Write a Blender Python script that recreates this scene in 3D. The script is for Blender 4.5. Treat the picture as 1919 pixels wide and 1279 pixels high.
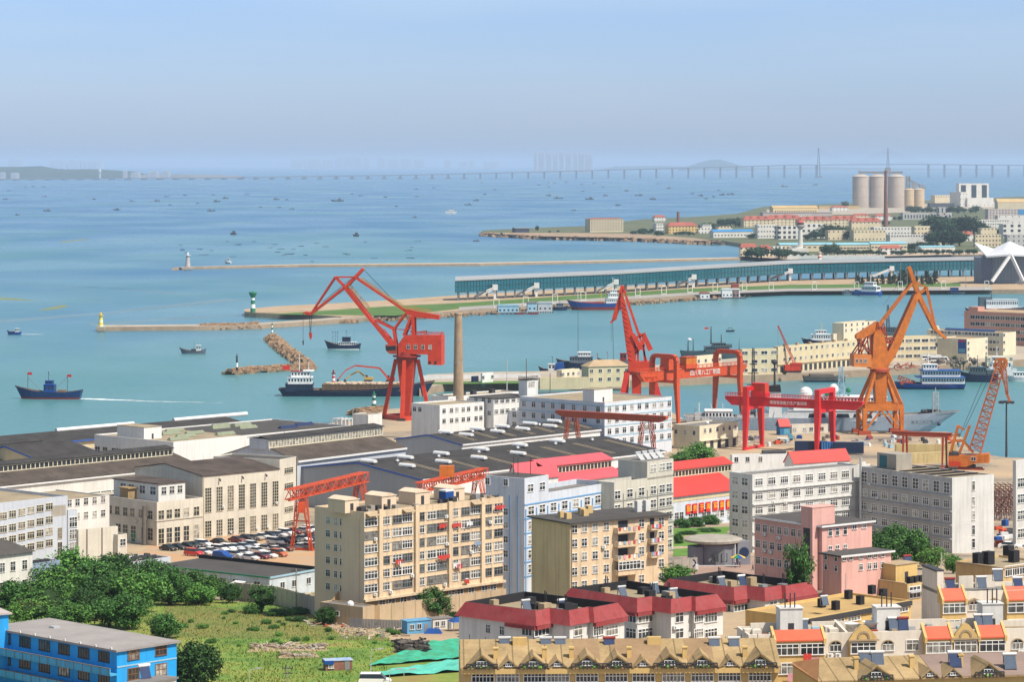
import bpy, math, random
from mathutils import Vector, Matrix
for o in list(bpy.data.objects): bpy.data.objects.remove(o)
C = bpy.context.scene.collection
SC = bpy.context.scene
RND = random.Random(7)
# ---------------------------------------------------------------- camera, sky, sun, exposure
F, HZ, CZ, CX = 5500.0, 306.0, 120.0, 959.5
cam = bpy.data.objects.new("camera", bpy.data.cameras.new("camera")); C.objects.link(cam)
cam.location = (0, 0, CZ); cam.rotation_euler = (math.pi/2, 0, 0)
cam.data.sensor_width = 36; cam.data.lens = 36*F/1919
cam.data.shift_y = -(639.5-HZ)/1919
cam.data.clip_start = 1; cam.data.clip_end = 200000
SC.camera = cam
SUN_AZ, SUN_EL = math.atan2(0.80, -0.60), math.radians(54)      # azimuth from +Y towards +X
sun = bpy.data.objects.new("sun", bpy.data.lights.new("sun", 'SUN')); C.objects.link(sun)
sun.data.energy = 4.6; sun.data.angle = math.radians(0.5); sun.data.color = (1.0, 0.93, 0.82)
sdir = Vector((math.sin(SUN_AZ)*math.cos(SUN_EL), math.cos(SUN_AZ)*math.cos(SUN_EL), math.sin(SUN_EL)))
sun.rotation_euler = sdir.to_track_quat('Z', 'Y').to_euler()
W = bpy.data.worlds.new("World"); SC.world = W; W.use_nodes = True
wn = W.node_tree.nodes; wl = W.node_tree.links
for n in list(wn): wn.remove(n)
wo = wn.new('ShaderNodeOutputWorld'); bg = wn.new('ShaderNodeBackground')
sky = wn.new('ShaderNodeTexSky'); sky.sky_type = 'NISHITA'; sky.sun_disc = False
sky.sun_elevation = SUN_EL; sky.sun_rotation = SUN_AZ
sky.altitude = 100; sky.air_density = 1.0; sky.dust_density = 0.7; sky.ozone_density = 4.0
tcw = wn.new('ShaderNodeTexCoord')
nzw = wn.new('ShaderNodeTexNoise'); nzw.inputs['Scale'].default_value = 3.0; nzw.inputs['Detail'].default_value = 5
mpw = wn.new('ShaderNodeMapping'); mpw.inputs['Scale'].default_value = (2.2, 2.2, 16)
rpw = wn.new('ShaderNodeValToRGB'); rpw.color_ramp.elements[0].position = .38; rpw.color_ramp.elements[1].position = .72
rpw.color_ramp.elements[0].color = (0.57, 0.665, 0.97, 1); rpw.color_ramp.elements[1].color = (0.65, 0.71, 0.97, 1)
mxw = wn.new('ShaderNodeMixRGB'); mxw.blend_type = 'MULTIPLY'; mxw.inputs[0].default_value = 1
sxw = wn.new('ShaderNodeSeparateXYZ'); elw = wn.new('ShaderNodeMapRange'); elw.inputs[1].default_value = .05; elw.inputs[2].default_value = .30
mew = wn.new('ShaderNodeMixRGB'); mew.inputs[2].default_value = (1.6, 1.18, 0.82, 1)
wl.new(tcw.outputs['Generated'], sxw.inputs[0]); wl.new(sxw.outputs[2], elw.inputs[0]); wl.new(elw.outputs[0], mew.inputs[0])
wl.new(tcw.outputs['Generated'], mpw.inputs[0]); wl.new(mpw.outputs[0], nzw.inputs[0]); wl.new(nzw.outputs[0], rpw.inputs[0])
lo = wn.new('ShaderNodeMixRGB'); lo.inputs[1].default_value = (.60, .71, 1.08, 1); ler = wn.new('ShaderNodeMapRange'); ler.inputs[2].default_value = .05; wl.new(sxw.outputs[2], ler.inputs[0]); wl.new(ler.outputs[0], lo.inputs[0]); wl.new(rpw.outputs[0], lo.inputs[2]); wl.new(lo.outputs[0], mew.inputs[1]); wl.new(sky.outputs[0], mxw.inputs[1]); wl.new(mew.outputs[0], mxw.inputs[2]); wl.new(mxw.outputs[0], bg.inputs[0])
bg.inputs[1].default_value = 0.13; wl.new(bg.outputs[0], wo.inputs[0])
SC.view_settings.view_transform = 'Standard'; SC.view_settings.look = 'None'
SC.view_settings.exposure = 0.36; SC.view_settings.gamma = 1.0
SC.render.engine = 'CYCLES'
SC.cycles.max_bounces = 5; SC.cycles.diffuse_bounces = 2; SC.cycles.glossy_bounces = 2
SC.cycles.transmission_bounces = 2; SC.cycles.volume_bounces = 1; SC.cycles.caustics_reflective = False
SC.cycles.use_denoising = True
# ---------------------------------------------------------------- projecting the survey into the world
def P(px, py, D): return Vector(((px-CX)*D/F, D, CZ-(py-HZ)*D/F))
def G(px, py, z=4.0): return P(px, py, F*(CZ-z)/(py-HZ))
def lerp(a, b, t): return a+(b-a)*t
def lin(a, b, n): return [a] if n == 1 else [a+(b-a)*i/(n-1) for i in range(n)]
def interp(tab, x):
    if x <= tab[0][0]: return tab[0][1]
    for (a, va), (b, vb) in zip(tab, tab[1:]):
        if x <= b: return lerp(va, vb, (x-a)/(b-a))
    return tab[-1][1]
ZL = [(300,27),(520,27),(600,24),(660,20),(720,15),(800,7),(880,4),(1200,4)]
ZR = [(300,38),(560,38),(600,35),(690,28),(760,20),(800,17.5),(870,12.4),(950,6),(1000,4),(1200,4)]
def terr(x, y):
    px = x*F/y+CX; t = min(1, max(0, (px-950)/200)); t = t*t*(3-2*t)
    return lerp(interp(ZL, y), interp(ZR, y), t)
def T(px, py):                                  # the point of the ground seen at a pixel
    D = 380.0; last = D
    while D < 1700:
        z = terr((px-CX)*D/F, D)
        if CZ-(py-HZ)*D/F <= z:
            a, b = last, D
            for _ in range(20):
                m = (a+b)/2
                if CZ-(py-HZ)*m/F <= terr((px-CX)*m/F, m): b = m
                else: a = m
            return Vector(((px-CX)*b/F, b, terr((px-CX)*b/F, b)))
        last = D; D += 4
    return G(px, py, 4)
# ---------------------------------------------------------------- materials
MATS = {}
def nodes(name):
    m = bpy.data.materials.new(name); m.use_nodes = True
    return m, m.node_tree.nodes, m.node_tree.links, m.node_tree.nodes['Principled BSDF']
def rgb(c): return (c[0], c[1], c[2], 1)
def mul(c, k): return tuple(min(1, v*k) for v in c[:3])
def mat(name, col, rough=.8, var=.25, scale=.25, streak=0.0, metal=0.0, dirt=None, spec=.3, rand=0.0, bump=0.0, fine=3.0):
    """Paint, render or metal with large blotches, fine grain and optional vertical weather streaks."""
    if name in MATS: return MATS[name]
    m, N, L, b = nodes(name)
    tc = N.new('ShaderNodeTexCoord')
    n1 = N.new('ShaderNodeTexNoise'); n1.inputs['Scale'].default_value = scale; n1.inputs['Detail'].default_value = 6; n1.inputs['Roughness'].default_value = .65
    n2 = N.new('ShaderNodeTexNoise'); n2.inputs['Scale'].default_value = fine; n2.inputs['Detail'].default_value = 3
    L.new(tc.outputs['Object'], n1.inputs[0]); L.new(tc.outputs['Object'], n2.inputs[0])
    ad = N.new('ShaderNodeMath'); ad.operation = 'MULTIPLY_ADD'; ad.inputs[1].default_value = .35
    L.new(n2.outputs[0], ad.inputs[0]); L.new(n1.outputs[0], ad.inputs[2])
    mr = N.new('ShaderNodeMapRange'); mr.inputs[1].default_value = .4; mr.inputs[2].default_value = .95
    L.new(ad.outputs[0], mr.inputs[0])
    mx = N.new('ShaderNodeMixRGB'); mx.inputs[1].default_value = rgb(mul(col, 1+var*.35)); mx.inputs[2].default_value = rgb(dirt if dirt else mul(col, 1-var))
    L.new(mr.outputs[0], mx.inputs[0]); out = mx.outputs[0]
    if streak:
        mp = N.new('ShaderNodeMapping'); mp.inputs['Scale'].default_value = (1.3, 1.3, .07)
        n3 = N.new('ShaderNodeTexNoise'); n3.inputs['Scale'].default_value = 1.0; n3.inputs['Detail'].default_value = 5
        L.new(tc.outputs['Object'], mp.inputs[0]); L.new(mp.outputs[0], n3.inputs[0])
        r3 = N.new('ShaderNodeMapRange'); r3.inputs[1].default_value = .47; r3.inputs[2].default_value = .78; r3.inputs[4].default_value = streak
        L.new(n3.outputs[0], r3.inputs[0])
        m3 = N.new('ShaderNodeMixRGB'); m3.inputs[2].default_value = rgb(mul((.55*col[0]+.06, .52*col[1]+.05, .48*col[2]+.04), .6))
        L.new(r3.outputs[0], m3.inputs[0]); L.new(out, m3.inputs[1]); out = m3.outputs[0]
    if rand:
        oi = N.new('ShaderNodeObjectInfo'); r4 = N.new('ShaderNodeMapRange'); r4.inputs[3].default_value = 1-rand; r4.inputs[4].default_value = 1+rand
        L.new(oi.outputs['Random'], r4.inputs[0])
        hs = N.new('ShaderNodeHueSaturation'); L.new(r4.outputs[0], hs.inputs['Value']); L.new(out, hs.inputs['Color']); out = hs.outputs[0]
    L.new(out, b.inputs['Base Color'])
    b.inputs['Roughness'].default_value = rough; b.inputs['Metallic'].default_value = metal; b.inputs['Specular IOR Level'].default_value = spec
    if bump:
        bp = N.new('ShaderNodeBump'); bp.inputs['Strength'].default_value = bump; bp.inputs['Distance'].default_value = .3
        L.new(n2.outputs[0], bp.inputs['Height']); L.new(bp.outputs[0], b.inputs['Normal'])
    MATS[name] = m; return m
def glass_mat(name, cols, rough=.12):
    if name in MATS: return MATS[name]
    m, N, L, b = nodes(name)
    oi = N.new('ShaderNodeObjectInfo'); r = N.new('ShaderNodeValToRGB'); r.color_ramp.interpolation = 'CONSTANT'
    e = r.color_ramp.elements
    while len(e) < len(cols): e.new(.5)
    for i, c in enumerate(cols): e[i].position = i/len(cols); e[i].color = rgb(c)
    tc = N.new('ShaderNodeTexCoord'); nz = N.new('ShaderNodeTexNoise'); nz.inputs['Scale'].default_value = 1.1
    va = N.new('ShaderNodeVectorMath'); va.operation = 'ADD'
    L.new(oi.outputs['Location'], va.inputs[0]); L.new(tc.outputs['Object'], va.inputs[1]); L.new(va.outputs[0], nz.inputs[0])
    mr = N.new('ShaderNodeMapRange'); mr.inputs[1].default_value = .35; mr.inputs[2].default_value = .65; mr.inputs[3].default_value = .5; mr.inputs[4].default_value = 1.5
    L.new(nz.outputs[0], mr.inputs[0])
    hs = N.new('ShaderNodeHueSaturation'); L.new(mr.outputs[0], hs.inputs['Value'])
    L.new(oi.outputs['Random'], r.inputs[0]); L.new(r.outputs[0], hs.inputs['Color']); L.new(hs.outputs[0], b.inputs['Base Color'])
    b.inputs['Roughness'].default_value = rough; b.inputs['Specular IOR Level'].default_value = .5
    MATS[name] = m; return m
def roofing(name, col, seam=2.2, var=.3, dark=.6, axis=0):
    """Felt or sheet roofing: blotches plus thin darker seams every few metres."""
    if name in MATS: return MATS[name]
    m = mat(name, col, rough=.9, var=min(.6,var*1.5), scale=.16, spec=.2); N = m.node_tree.nodes; L = m.node_tree.links; b = N['Principled BSDF']
    src = b.inputs['Base Color'].links[0].from_socket
    tc = N.new('ShaderNodeTexCoord'); sx = N.new('ShaderNodeSeparateXYZ'); L.new(tc.outputs['Object'], sx.inputs[0])
    d = N.new('ShaderNodeMath'); d.operation = 'DIVIDE'; d.inputs[1].default_value = seam; L.new(sx.outputs[axis], d.inputs[0])
    fr = N.new('ShaderNodeMath'); fr.operation = 'FRACT'; L.new(d.outputs[0], fr.inputs[0])
    lt = N.new('ShaderNodeMath'); lt.operation = 'LESS_THAN'; lt.inputs[1].default_value = .09; L.new(fr.outputs[0], lt.inputs[0])
    ml = N.new('ShaderNodeMath'); ml.operation = 'MULTIPLY'; ml.inputs[1].default_value = dark; L.new(lt.outputs[0], ml.inputs[0])
    mx = N.new('ShaderNodeMixRGB'); mx.inputs[2].default_value = rgb(mul(col, .35)); L.new(ml.outputs[0], mx.inputs[0]); L.new(src, mx.inputs[1])
    L.new(mx.outputs[0], b.inputs['Base Color']); return m
def striped(name, ca, cb, period, off=0.0):
    """Painted horizontal bands by height."""
    if name in MATS: return MATS[name]
    m, N, L, b = nodes(name)
    tc = N.new('ShaderNodeTexCoord'); sx = N.new('ShaderNodeSeparateXYZ'); L.new(tc.outputs['Object'], sx.inputs[0])
    d = N.new('ShaderNodeMath'); d.operation = 'MULTIPLY_ADD'; d.inputs[1].default_value = 1/period; d.inputs[2].default_value = off; L.new(sx.outputs[2], d.inputs[0])
    fr = N.new('ShaderNodeMath'); fr.operation = 'FRACT'; L.new(d.outputs[0], fr.inputs[0])
    lt = N.new('ShaderNodeMath'); lt.operation = 'LESS_THAN'; lt.inputs[1].default_value = .5; L.new(fr.outputs[0], lt.inputs[0])
    mx = N.new('ShaderNodeMixRGB'); mx.inputs[1].default_value = rgb(ca); mx.inputs[2].default_value = rgb(cb); L.new(lt.outputs[0], mx.inputs[0])
    L.new(mx.outputs[0], b.inputs['Base Color']); b.inputs['Roughness'].default_value = .6
    MATS[name] = m; return m
# ---------------------------------------------------------------- mesh builder
class MB:
    def __init__(s): s.v = []; s.f = []; s.m = []
    def face(s, pts, mi=0):
        k = len(s.v); s.v += [tuple(p) for p in pts]; s.f.append(tuple(range(k, k+len(pts)))); s.m.append(mi); return s
    def hexa(s, p, mi=0):                       # 8 points: bottom ring, top ring
        k = len(s.v); s.v += [tuple(q) for q in p]
        for f in ((3,2,1,0),(4,5,6,7),(0,1,5,4),(1,2,6,5),(2,3,7,6),(3,0,4,7)): s.f.append(tuple(k+i for i in f)); s.m.append(mi)
        return s
    def box(s, x0, x1, y0, y1, z0, z1, mi=0):
        return s.hexa([(x0,y0,z0),(x1,y0,z0),(x1,y1,z0),(x0,y1,z0),(x0,y0,z1),(x1,y0,z1),(x1,y1,z1),(x0,y1,z1)], mi)
    def beam(s, p, q, w, h=None, w2=None, h2=None, mi=0):
        p = Vector(p); q = Vector(q); d = (q-p)
        if d.length < 1e-6: return s
        d.normalize(); h = h or w; w2 = w2 or w; h2 = h2 or h
        up = Vector((0,0,1)) if abs(d.z) < .95 else Vector((1,0,0))
        a = d.cross(up).normalized(); b = a.cross(d).normalized()
        r = []
        for c, ww, hh in ((p, w, h), (q, w2, h2)):
            r.append([c-a*ww/2-b*hh/2, c+a*ww/2-b*hh/2, c+a*ww/2+b*hh/2, c-a*ww/2+b*hh/2])
        return s.hexa(r[0]+r[1], mi)
    def tube(s, p, q, r0, r1=None, n=8, mi=0):
        p = Vector(p); q = Vector(q); d = (q-p).normalized(); r1 = r0 if r1 is None else r1
        up = Vector((0,0,1)) if abs(d.z) < .95 else Vector((1,0,0))
        a = d.cross(up).normalized(); b = a.cross(d); k = len(s.v)
        for c, r in ((p, r0), (q, r1)):
            for i in range(n):
                t = 2*math.pi*i/n; s.v.append(tuple(c+a*math.cos(t)*r+b*math.sin(t)*r))
        for i in range(n):
            j = (i+1) % n; s.f.append((k+i, k+j, k+n+j, k+n+i)); s.m.append(mi)
        s.f.append(tuple(k+n+i for i in range(n))); s.m.append(mi); s.f.append(tuple(k+n-1-i for i in range(n))); s.m.append(mi)
        return s
    def lathe(s, x, y, prof, n=16, mi=0):
        k = len(s.v)
        for r, z in prof:
            for i in range(n): t = 2*math.pi*i/n; s.v.append((x+r*math.cos(t), y+r*math.sin(t), z))
        for j in range(len(prof)-1):
            for i in range(n):
                a = k+j*n+i; b = k+j*n+(i+1) % n; s.f.append((a, b, b+n, a+n)); s.m.append(mi)
        s.f.append(tuple(k+(len(prof)-1)*n+i for i in range(n))); s.m.append(mi)
        return s
    def prism(s, poly, y0, y1, mi=0):           # outline in x,z pushed along y
        n = len(poly); k = len(s.v)
        s.v += [(x, y0, z) for x, z in poly]+[(x, y1, z) for x, z in poly]
        s.f.append(tuple(range(k, k+n))); s.m.append(mi); s.f.append(tuple(range(k+2*n-1, k+n-1, -1))); s.m.append(mi)
        for i in range(n): j = (i+1) % n; s.f.append((k+i, k+n+i, k+n+j, k+j)); s.m.append(mi)
        return s
    def extr(s, poly, z0, z1, mi=0, top=None):  # outline in x,y pushed up
        n = len(poly); k = len(s.v)
        s.v += [(p[0], p[1], z0) for p in poly]+[(p[0], p[1], z1) for p in poly]
        s.f.append(tuple(range(k+n, k+2*n))); s.m.append(mi if top is None else top); s.f.append(tuple(range(k+n-1, k-1, -1))); s.m.append(mi)
        for i in range(n): j = (i+1) % n; s.f.append((k+i, k+j, k+n+j, k+n+i)); s.m.append(mi)
        return s
    def ball(s, c, r, n=10, mi=0, sq=1.0, z0=-1.0):
        pr = []; m = max(4, n//2)
        for i in range(m+1):
            t = -math.pi/2+math.pi*i/m
            if math.sin(t) >= z0-1e-6: pr.append((max(.01, r*math.cos(t)), c[2]+r*sq*math.sin(t)))
        return s.lathe(c[0], c[1], pr, n, mi)
    def truss(s, p, q, w, h, n, r, mi=0, w2=None, h2=None):
        p = Vector(p); q = Vector(q); d = (q-p).normalized(); w2 = w2 or w; h2 = h2 or h
        up = Vector((0,0,1)) if abs(d.z) < .9 else Vector((1,0,0))
        a = d.cross(up).normalized(); b = a.cross(d).normalized(); rings = []
        for i in range(n+1):
            t = i/n; c = p.lerp(q, t); ww = lerp(w, w2, t)/2; hh = lerp(h, h2, t)/2
            rings.append([c-a*ww-b*hh, c+a*ww-b*hh, c+a*ww+b*hh, c-a*ww+b*hh])
        for k in range(4): s.beam(rings[0][k], rings[-1][k], r*1.5, mi=mi)
        for i in range(n):
            A, B = rings[i], rings[i+1]
            for k in range(4):
                j = (k+1) % 4
                s.beam(A[k] if i % 2 else A[j], B[j] if i % 2 else B[k], r, mi=mi)
                s.beam(B[k], B[j], r, mi=mi)
        return s
    def mesh(s, name, mats, smooth=False):
        me = bpy.data.meshes.new(name); me.from_pydata(s.v, [], s.f)
        for m in (mats if isinstance(mats, (list, tuple)) else [mats]): me.materials.append(m)
        me.polygons.foreach_set('material_index', s.m)
        if smooth: me.polygons.foreach_set('use_smooth', [True]*len(s.f))
        me.update(); return me
    def build(s, name, mats, parent=None, loc=(0,0,0), rz=0.0, smooth=False):
        return put(name, s.mesh(name, mats, smooth), parent, loc, rz)
def put(name, me, parent=None, loc=(0,0,0), rz=0.0):
    o = bpy.data.objects.new(name, me); C.objects.link(o); o.location = loc; o.rotation_euler = (0, 0, rz)
    if parent is not None: o.parent = parent
    return o
def tag(o, label, cat, group=None):
    o['label'] = label; o['category'] = cat
    if group: o['group'] = group
    return o
def thing(name, label, cat, loc=(0,0,0), rz=0.0, group=None):
    return tag(put(name, None, None, loc, rz), label, cat, group)
def struct(o, kind='structure'): o['kind'] = kind; return o
KIDS = {}
def copy_tree(o, parent=None):
    c = o.copy(); C.objects.link(c)
    if parent is not None: c.parent = parent
    for ch in o.children: copy_tree(ch, c)
    return c
CJK = None
def lettering(txt, size, m, parent, loc, rot, name='lettering', depth=.03, sx=1.0):
    cu = bpy.data.curves.new(name, 'FONT'); cu.body = txt; cu.size = size; cu.extrude = depth; cu.align_x = 'CENTER'; cu.align_y = 'CENTER'
    cu.materials.append(m)
    q = bpy.data.objects.new(name, cu); C.objects.link(q); me = bpy.data.meshes.new_from_object(q); bpy.data.objects.remove(q)
    o = bpy.data.objects.new(name, me); C.objects.link(o); o.parent = parent; o.location = loc; o.rotation_euler = rot; o.scale = (sx, 1, 1)
    return o
# ---------------------------------------------------------------- common materials
white = mat('white_paint', (.78,.78,.76), .6, .15); offw = mat('frame_white', (.82,.82,.80), .5, .08)
GL = glass_mat('window_glass', [(.02,.024,.03),(.035,.04,.045),(.02,.03,.04),(.07,.075,.075),(.03,.034,.03),(.16,.15,.13),(.05,.06,.065),(.30,.29,.26)])
GLR = glass_mat('home_glass', [(.03,.035,.04),(.06,.065,.065),(.02,.025,.03),(.16,.15,.13),(.05,.055,.06),(.09,.10,.10),(.22,.21,.19),(.04,.05,.055)])
black = mat('black_felt', (.022,.022,.026), .8, .3); darkm = mat('dark_metal', (.05,.05,.055), .6, .3)
felt = roofing('dark_roof_felt', (.050,.045,.043), 3.0, .35, .35); feltb = roofing('brown_roof_felt', (.095,.075,.065), 3.0, .4, .4)
conc = mat('concrete', (.36,.33,.28), .9, .3, .3, .3); concd = mat('dark_concrete', (.17,.15,.13), .95, .35, .3)
redc = mat('crane_red', (.60,.05,.018), .5, .35, .4, .4, spec=.35); orgc = mat('crane_orange', (.60,.17,.022), .55, .4, .4, .5, spec=.35)
rorg = mat('gantry_vermilion', (.60,.085,.025), .5, .35, .4, .4, spec=.35); rust = mat('gantry_rust_red', (.36,.065,.03), .6, .3, .3, .3)
steel = mat('grey_steel', (.30,.31,.32), .5, .25, metal=.3); galv = mat('pale_steel', (.55,.56,.56), .45, .2, metal=.4)
yel = mat('yellow_paint', (.72,.50,.04), .5, .2)
# ---------------------------------------------------------------- windows
WM = {}
def win_mesh(w, h, st, fm, gm):
    """Frame with bars and sill (one mesh) and its pane (another). Styles: columns x rows of lights as 'CxR', with a shallow top row for T."""
    key = (round(w,2), round(h,2), st, fm.name, gm.name)
    if key in WM: return WM[key]
    top = st.endswith('T'); cs = st.rstrip('TS').split('x'); nc, nr = int(cs[0]), int(cs[1]); t = max(.07, min(.12, w*.05)); f = MB()
    f.box(-w/2-t, w/2+t, -.10, 0, h/2, h/2+t); f.box(-w/2-t-.06, w/2+t+.06, -.20, 0, -h/2-t, -h/2)
    f.box(-w/2-t, -w/2, -.10, 0, -h/2, h/2); f.box(w/2, w/2+t, -.10, 0, -h/2, h/2)
    for i in range(1, nc): x = -w/2+w*i/nc; f.box(x-t*.42, x+t*.42, -.085, 0, -h/2, h/2)
    if top: f.box(-w/2, w/2, -.082, 0, h*.18-t*.45, h*.18+t*.45)
    for i in range(1, nr): z = -h/2+h*i/nr; f.box(-w/2, w/2, -.082, 0, z-t*.4, z+t*.4)
    g = MB().face([(-w/2,-.035,-h/2),(w/2,-.035,-h/2),(w/2,-.035,h/2),(-w/2,-.035,h/2)])
    WM[key] = (f.mesh('window', fm), g.mesh('pane', gm)); return WM[key]
# ---------------------------------------------------------------- buildings
class Bld:
    """An oblong building surveyed from its near corner: front-right face is y = 0 (looking -y), left face is x = 0 (looking -x)."""
    def __init__(s, name, label, cat, cx, ct, xr, yr, xl, D, yb=None, h=None, th=None, group=None, base=-6, b=None, root=None):
        if th is None:
            m = (yr-ct)/(xr-cx); th = math.atan2(F, cx+(HZ-ct)/m-CX)
        else: th = math.radians(th)
        s.th = th; s.D = D; s.cx = cx; tp = P(cx, ct, D); s.C = tp
        s.h = h if h else (yb-ct)*D/F
        s.z0 = tp.z-s.h; c, n = math.cos(th), math.sin(th); u = (xr-CX)/F
        s.a = (u*tp.y-tp.x)/(c-u*n)
        u = (xl-CX)/F; s.b = b if b else (tp.x-u*tp.y)/(u*c+n)
        s.base = base
        s.root = thing(name, label, cat, (tp.x, tp.y, s.z0), th, group)
    def uR(s, px, d=0):
        c, n = math.cos(s.th), math.sin(s.th); x0, y0 = s.C.x-n*d, s.C.y+c*d; u = (px-CX)/F
        return (u*y0-x0)/(c-u*n)
    def uL(s, px, d=0):
        c, n = math.cos(s.th), math.sin(s.th); x0, y0 = s.C.x+c*d, s.C.y+n*d; u = (px-CX)/F
        return (x0-u*y0)/(u*c+n)
    def dep(s, face, u, d=0): c, n = math.cos(s.th), math.sin(s.th); return s.C.y+(u*n+d*c if face == 'R' else u*c+d*n)
    def z(s, face, px, py, d=0):
        u = s.uR(px, d) if face == 'R' else s.uL(px, d)
        return CZ-(py-HZ)*s.dep(face, u, d)/F-s.z0
    def part(s, name, mb, m, parent=None, smooth=False): return mb.build(name, m, parent or s.root, smooth=smooth)
    def shell(s, m, rm, par=.7, t=.3, over=0, rt=.3):
        a, b, h = s.a, s.b, s.h; w = MB()
        if over:
            w.box(0, a, 0, b, s.base, h-rt); s.wall = s.part('wall', w, m)
            s.roof = s.part('roof', MB().box(-over, a+over, -over, b+over, h-rt, h), rm)
        else:
            w.box(0, a, 0, t, s.base, h); w.box(0, a, b-t, b, s.base, h); w.box(0, t, t, b-t, s.base, h); w.box(a-t, a, t, b-t, s.base, h)
            s.wall = s.part('wall', w, m)
            s.roof = s.part('roof', MB().box(t, a-t, t, b-t, h-par-.3, h-par), rm)
        return s
    def gable(s, m, rm, rise, axis='x', over=.4, t=.2, ridge=.5, trim=None):
        a, b, h = s.a, s.b, s.h; w = MB()
        if axis == 'x': w.hexa([(0,0,s.base),(a,0,s.base),(a,b,s.base),(0,b,s.base),(0,0,h),(a,0,h),(a,b,h),(0,b,h)])
        else: w.box(0, a, 0, b, s.base, h)
        r = MB(); tr = MB()
        if axis == 'x':
            y = b*ridge
            w.prism([(0,h),(b,h),(y,h+rise)], 0, .25); k = len(w.v)-6      # gable triangles in the y,z plane
            w.v[k:] = [(yy, xx, zz) for xx, yy, zz in w.v[k:]]
            w.prism([(0,h),(b,h),(y,h+rise)], a-.25, a); k = len(w.v)-6
            w.v[k:] = [(yy, xx, zz) for xx, yy, zz in w.v[k:]]
            g1 = rise/y*over; g2 = rise/(b-y)*over
            r.hexa([(-over,-over,h-g1),(a+over,-over,h-g1),(a+over,y,h+rise),(-over,y,h+rise),(-over,-over,h-g1+t),(a+over,-over,h-g1+t),(a+over,y,h+rise+t),(-over,y,h+rise+t)])
            r.hexa([(-over,y,h+rise),(a+over,y,h+rise),(a+over,b+over,h-g2),(-over,b+over,h-g2),(-over,y,h+rise+t),(a+over,y,h+rise+t),(a+over,b+over,h-g2+t),(-over,b+over,h-g2+t)])
            if trim:
                for x in (-over-.08, a+over+.02):
                    tr.beam((x,-over,h-g1), (x,y,h+rise), .12, .5); tr.beam((x,y,h+rise), (x,b+over,h-g2), .12, .5)
        else:
            x = a*ridge
            w.prism([(0,h),(a,h),(x,h+rise)], 0, .25); w.prism([(0,h),(a,h),(x,h+rise)], b-.25, b)
            g1 = rise/x*over; g2 = rise/(a-x)*over
            r.hexa([(-over,-over,h-g1),(x,-over,h+rise),(x,b+over,h+rise),(-over,b+over,h-g1),(-over,-over,h-g1+t),(x,-over,h+rise+t),(x,b+over,h+rise+t),(-over,b+over,h-g1+t)])
            r.hexa([(x,-over,h+rise),(a+over,-over,h-g2),(a+over,b+over,h-g2),(x,b+over,h+rise),(x,-over,h+rise+t),(a+over,-over,h-g2+t),(a+over,b+over,h-g2+t),(x,b+over,h+rise+t)])
            if trim:
                for y in (-over-.08, b+over+.02):
                    tr.beam((-over,y,h-g1), (x,y,h+rise), .12, .5); tr.beam((x,y,h+rise), (a+over,y,h-g2), .12, .5)
        s.wall = s.part('wall', w, m); s.roof = s.part('roof', r, rm)
        if trim: s.part('roof_trim', tr, trim)
        return s
    def hip(s, m, rm, rise, over=.4, inset=None):
        a, b, h = s.a, s.b, s.h; i = inset or min(a, b)/2*.98
        s.wall = s.part('wall', MB().box(0, a, 0, b, s.base, h), m); o = over
        s.roof = s.part('roof', MB().hexa([(-o,-o,h),(a+o,-o,h),(a+o,b+o,h),(-o,b+o,h),(i,i,h+rise),(a-i,i,h+rise),(a-i,b-i,h+rise),(i,b-i,h+rise)]), rm)
        return s
    def win(s, face, us, zs, w, h, st='2x1T', fm=None, gm=None, d=0, pane=True, skip=(), name='window'):
        f, g = win_mesh(w, h, st, fm or offw, gm or GL)
        for i, u in enumerate(us):
            for j, z in enumerate(zs):
                if (i, j) in skip: continue
                loc, rz = ((u, d, z), 0) if face == 'R' else ((d, u, z), -math.pi/2)
                o = put(name, f, s.root, loc, rz)
                if pane: put('pane', g, o)
        return s
    def wp(s, face, pxs, pys, wpx, hpx, st='2x1T', ref=None, d=0, **k):
        ref = s.cx if ref is None else ref
        us = [(s.uR if face == 'R' else s.uL)(p, d) for p in pxs]; zs = [s.z(face, ref, p, d) for p in pys]
        mid = pxs[len(pxs)//2]; ua = (s.uR if face == 'R' else s.uL)(mid-wpx/2, d); ub = (s.uR if face == 'R' else s.uL)(mid+wpx/2, d)
        w = abs(ub-ua); h = hpx*s.dep(face, (ua+ub)/2)/F
        return s.win(face, us, zs, w, h, st, d=d, **k)
    def band(s, z, m, t=.25, out=.3, faces='RL', name='cornice'):
        mb = MB(); a, b = s.a, s.b
        if 'R' in faces: mb.box(-out if 'L' in faces else 0, a, -out, 0, z-t, z)
        if 'L' in faces: mb.box(-out, 0, 0, b, z-t, z)
        return s.part(name, mb, m)
    def acs(s, face, spots, d=0):
        for u, z in spots:
            loc, rz = ((u, d, z), 0) if face == 'R' else ((d, u, z), -math.pi/2)
            put('air_conditioner', AC, s.root, loc, rz)
    def hut(s, x0, x1, y0, y1, hh, m, z=None, door='R', name='stair_hut', rm=None):
        z = s.h-.72 if z is None else z
        o = s.part(name, MB().box(x0, x1, y0, y1, z, z+hh), m)
        s.part('roof_cap', MB().box(x0-.15, x1+.15, y0-.15, y1+.15, z+hh, z+hh+.15), rm or m, o)
        if door == 'R': s.part('door', MB().box((x0+x1)/2-.5, (x0+x1)/2+.4, y0-.05, y0, z+.1, z+2.0), darkm, o)
        else: s.part('door', MB().box(x0-.05, x0, (y0+y1)/2-.5, (y0+y1)/2+.4, z+.1, z+2.0), darkm, o)
        return o
_ac = MB(); _ac.box(-.42, .42, -.45, -.08, -.3, .3); _ac.tube((-.1,-.46,0), (-.1,-.45,0), .23, n=10, mi=1); _ac.box(-.4,.4,-.5,-.02,-.36,-.3, 2)
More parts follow.
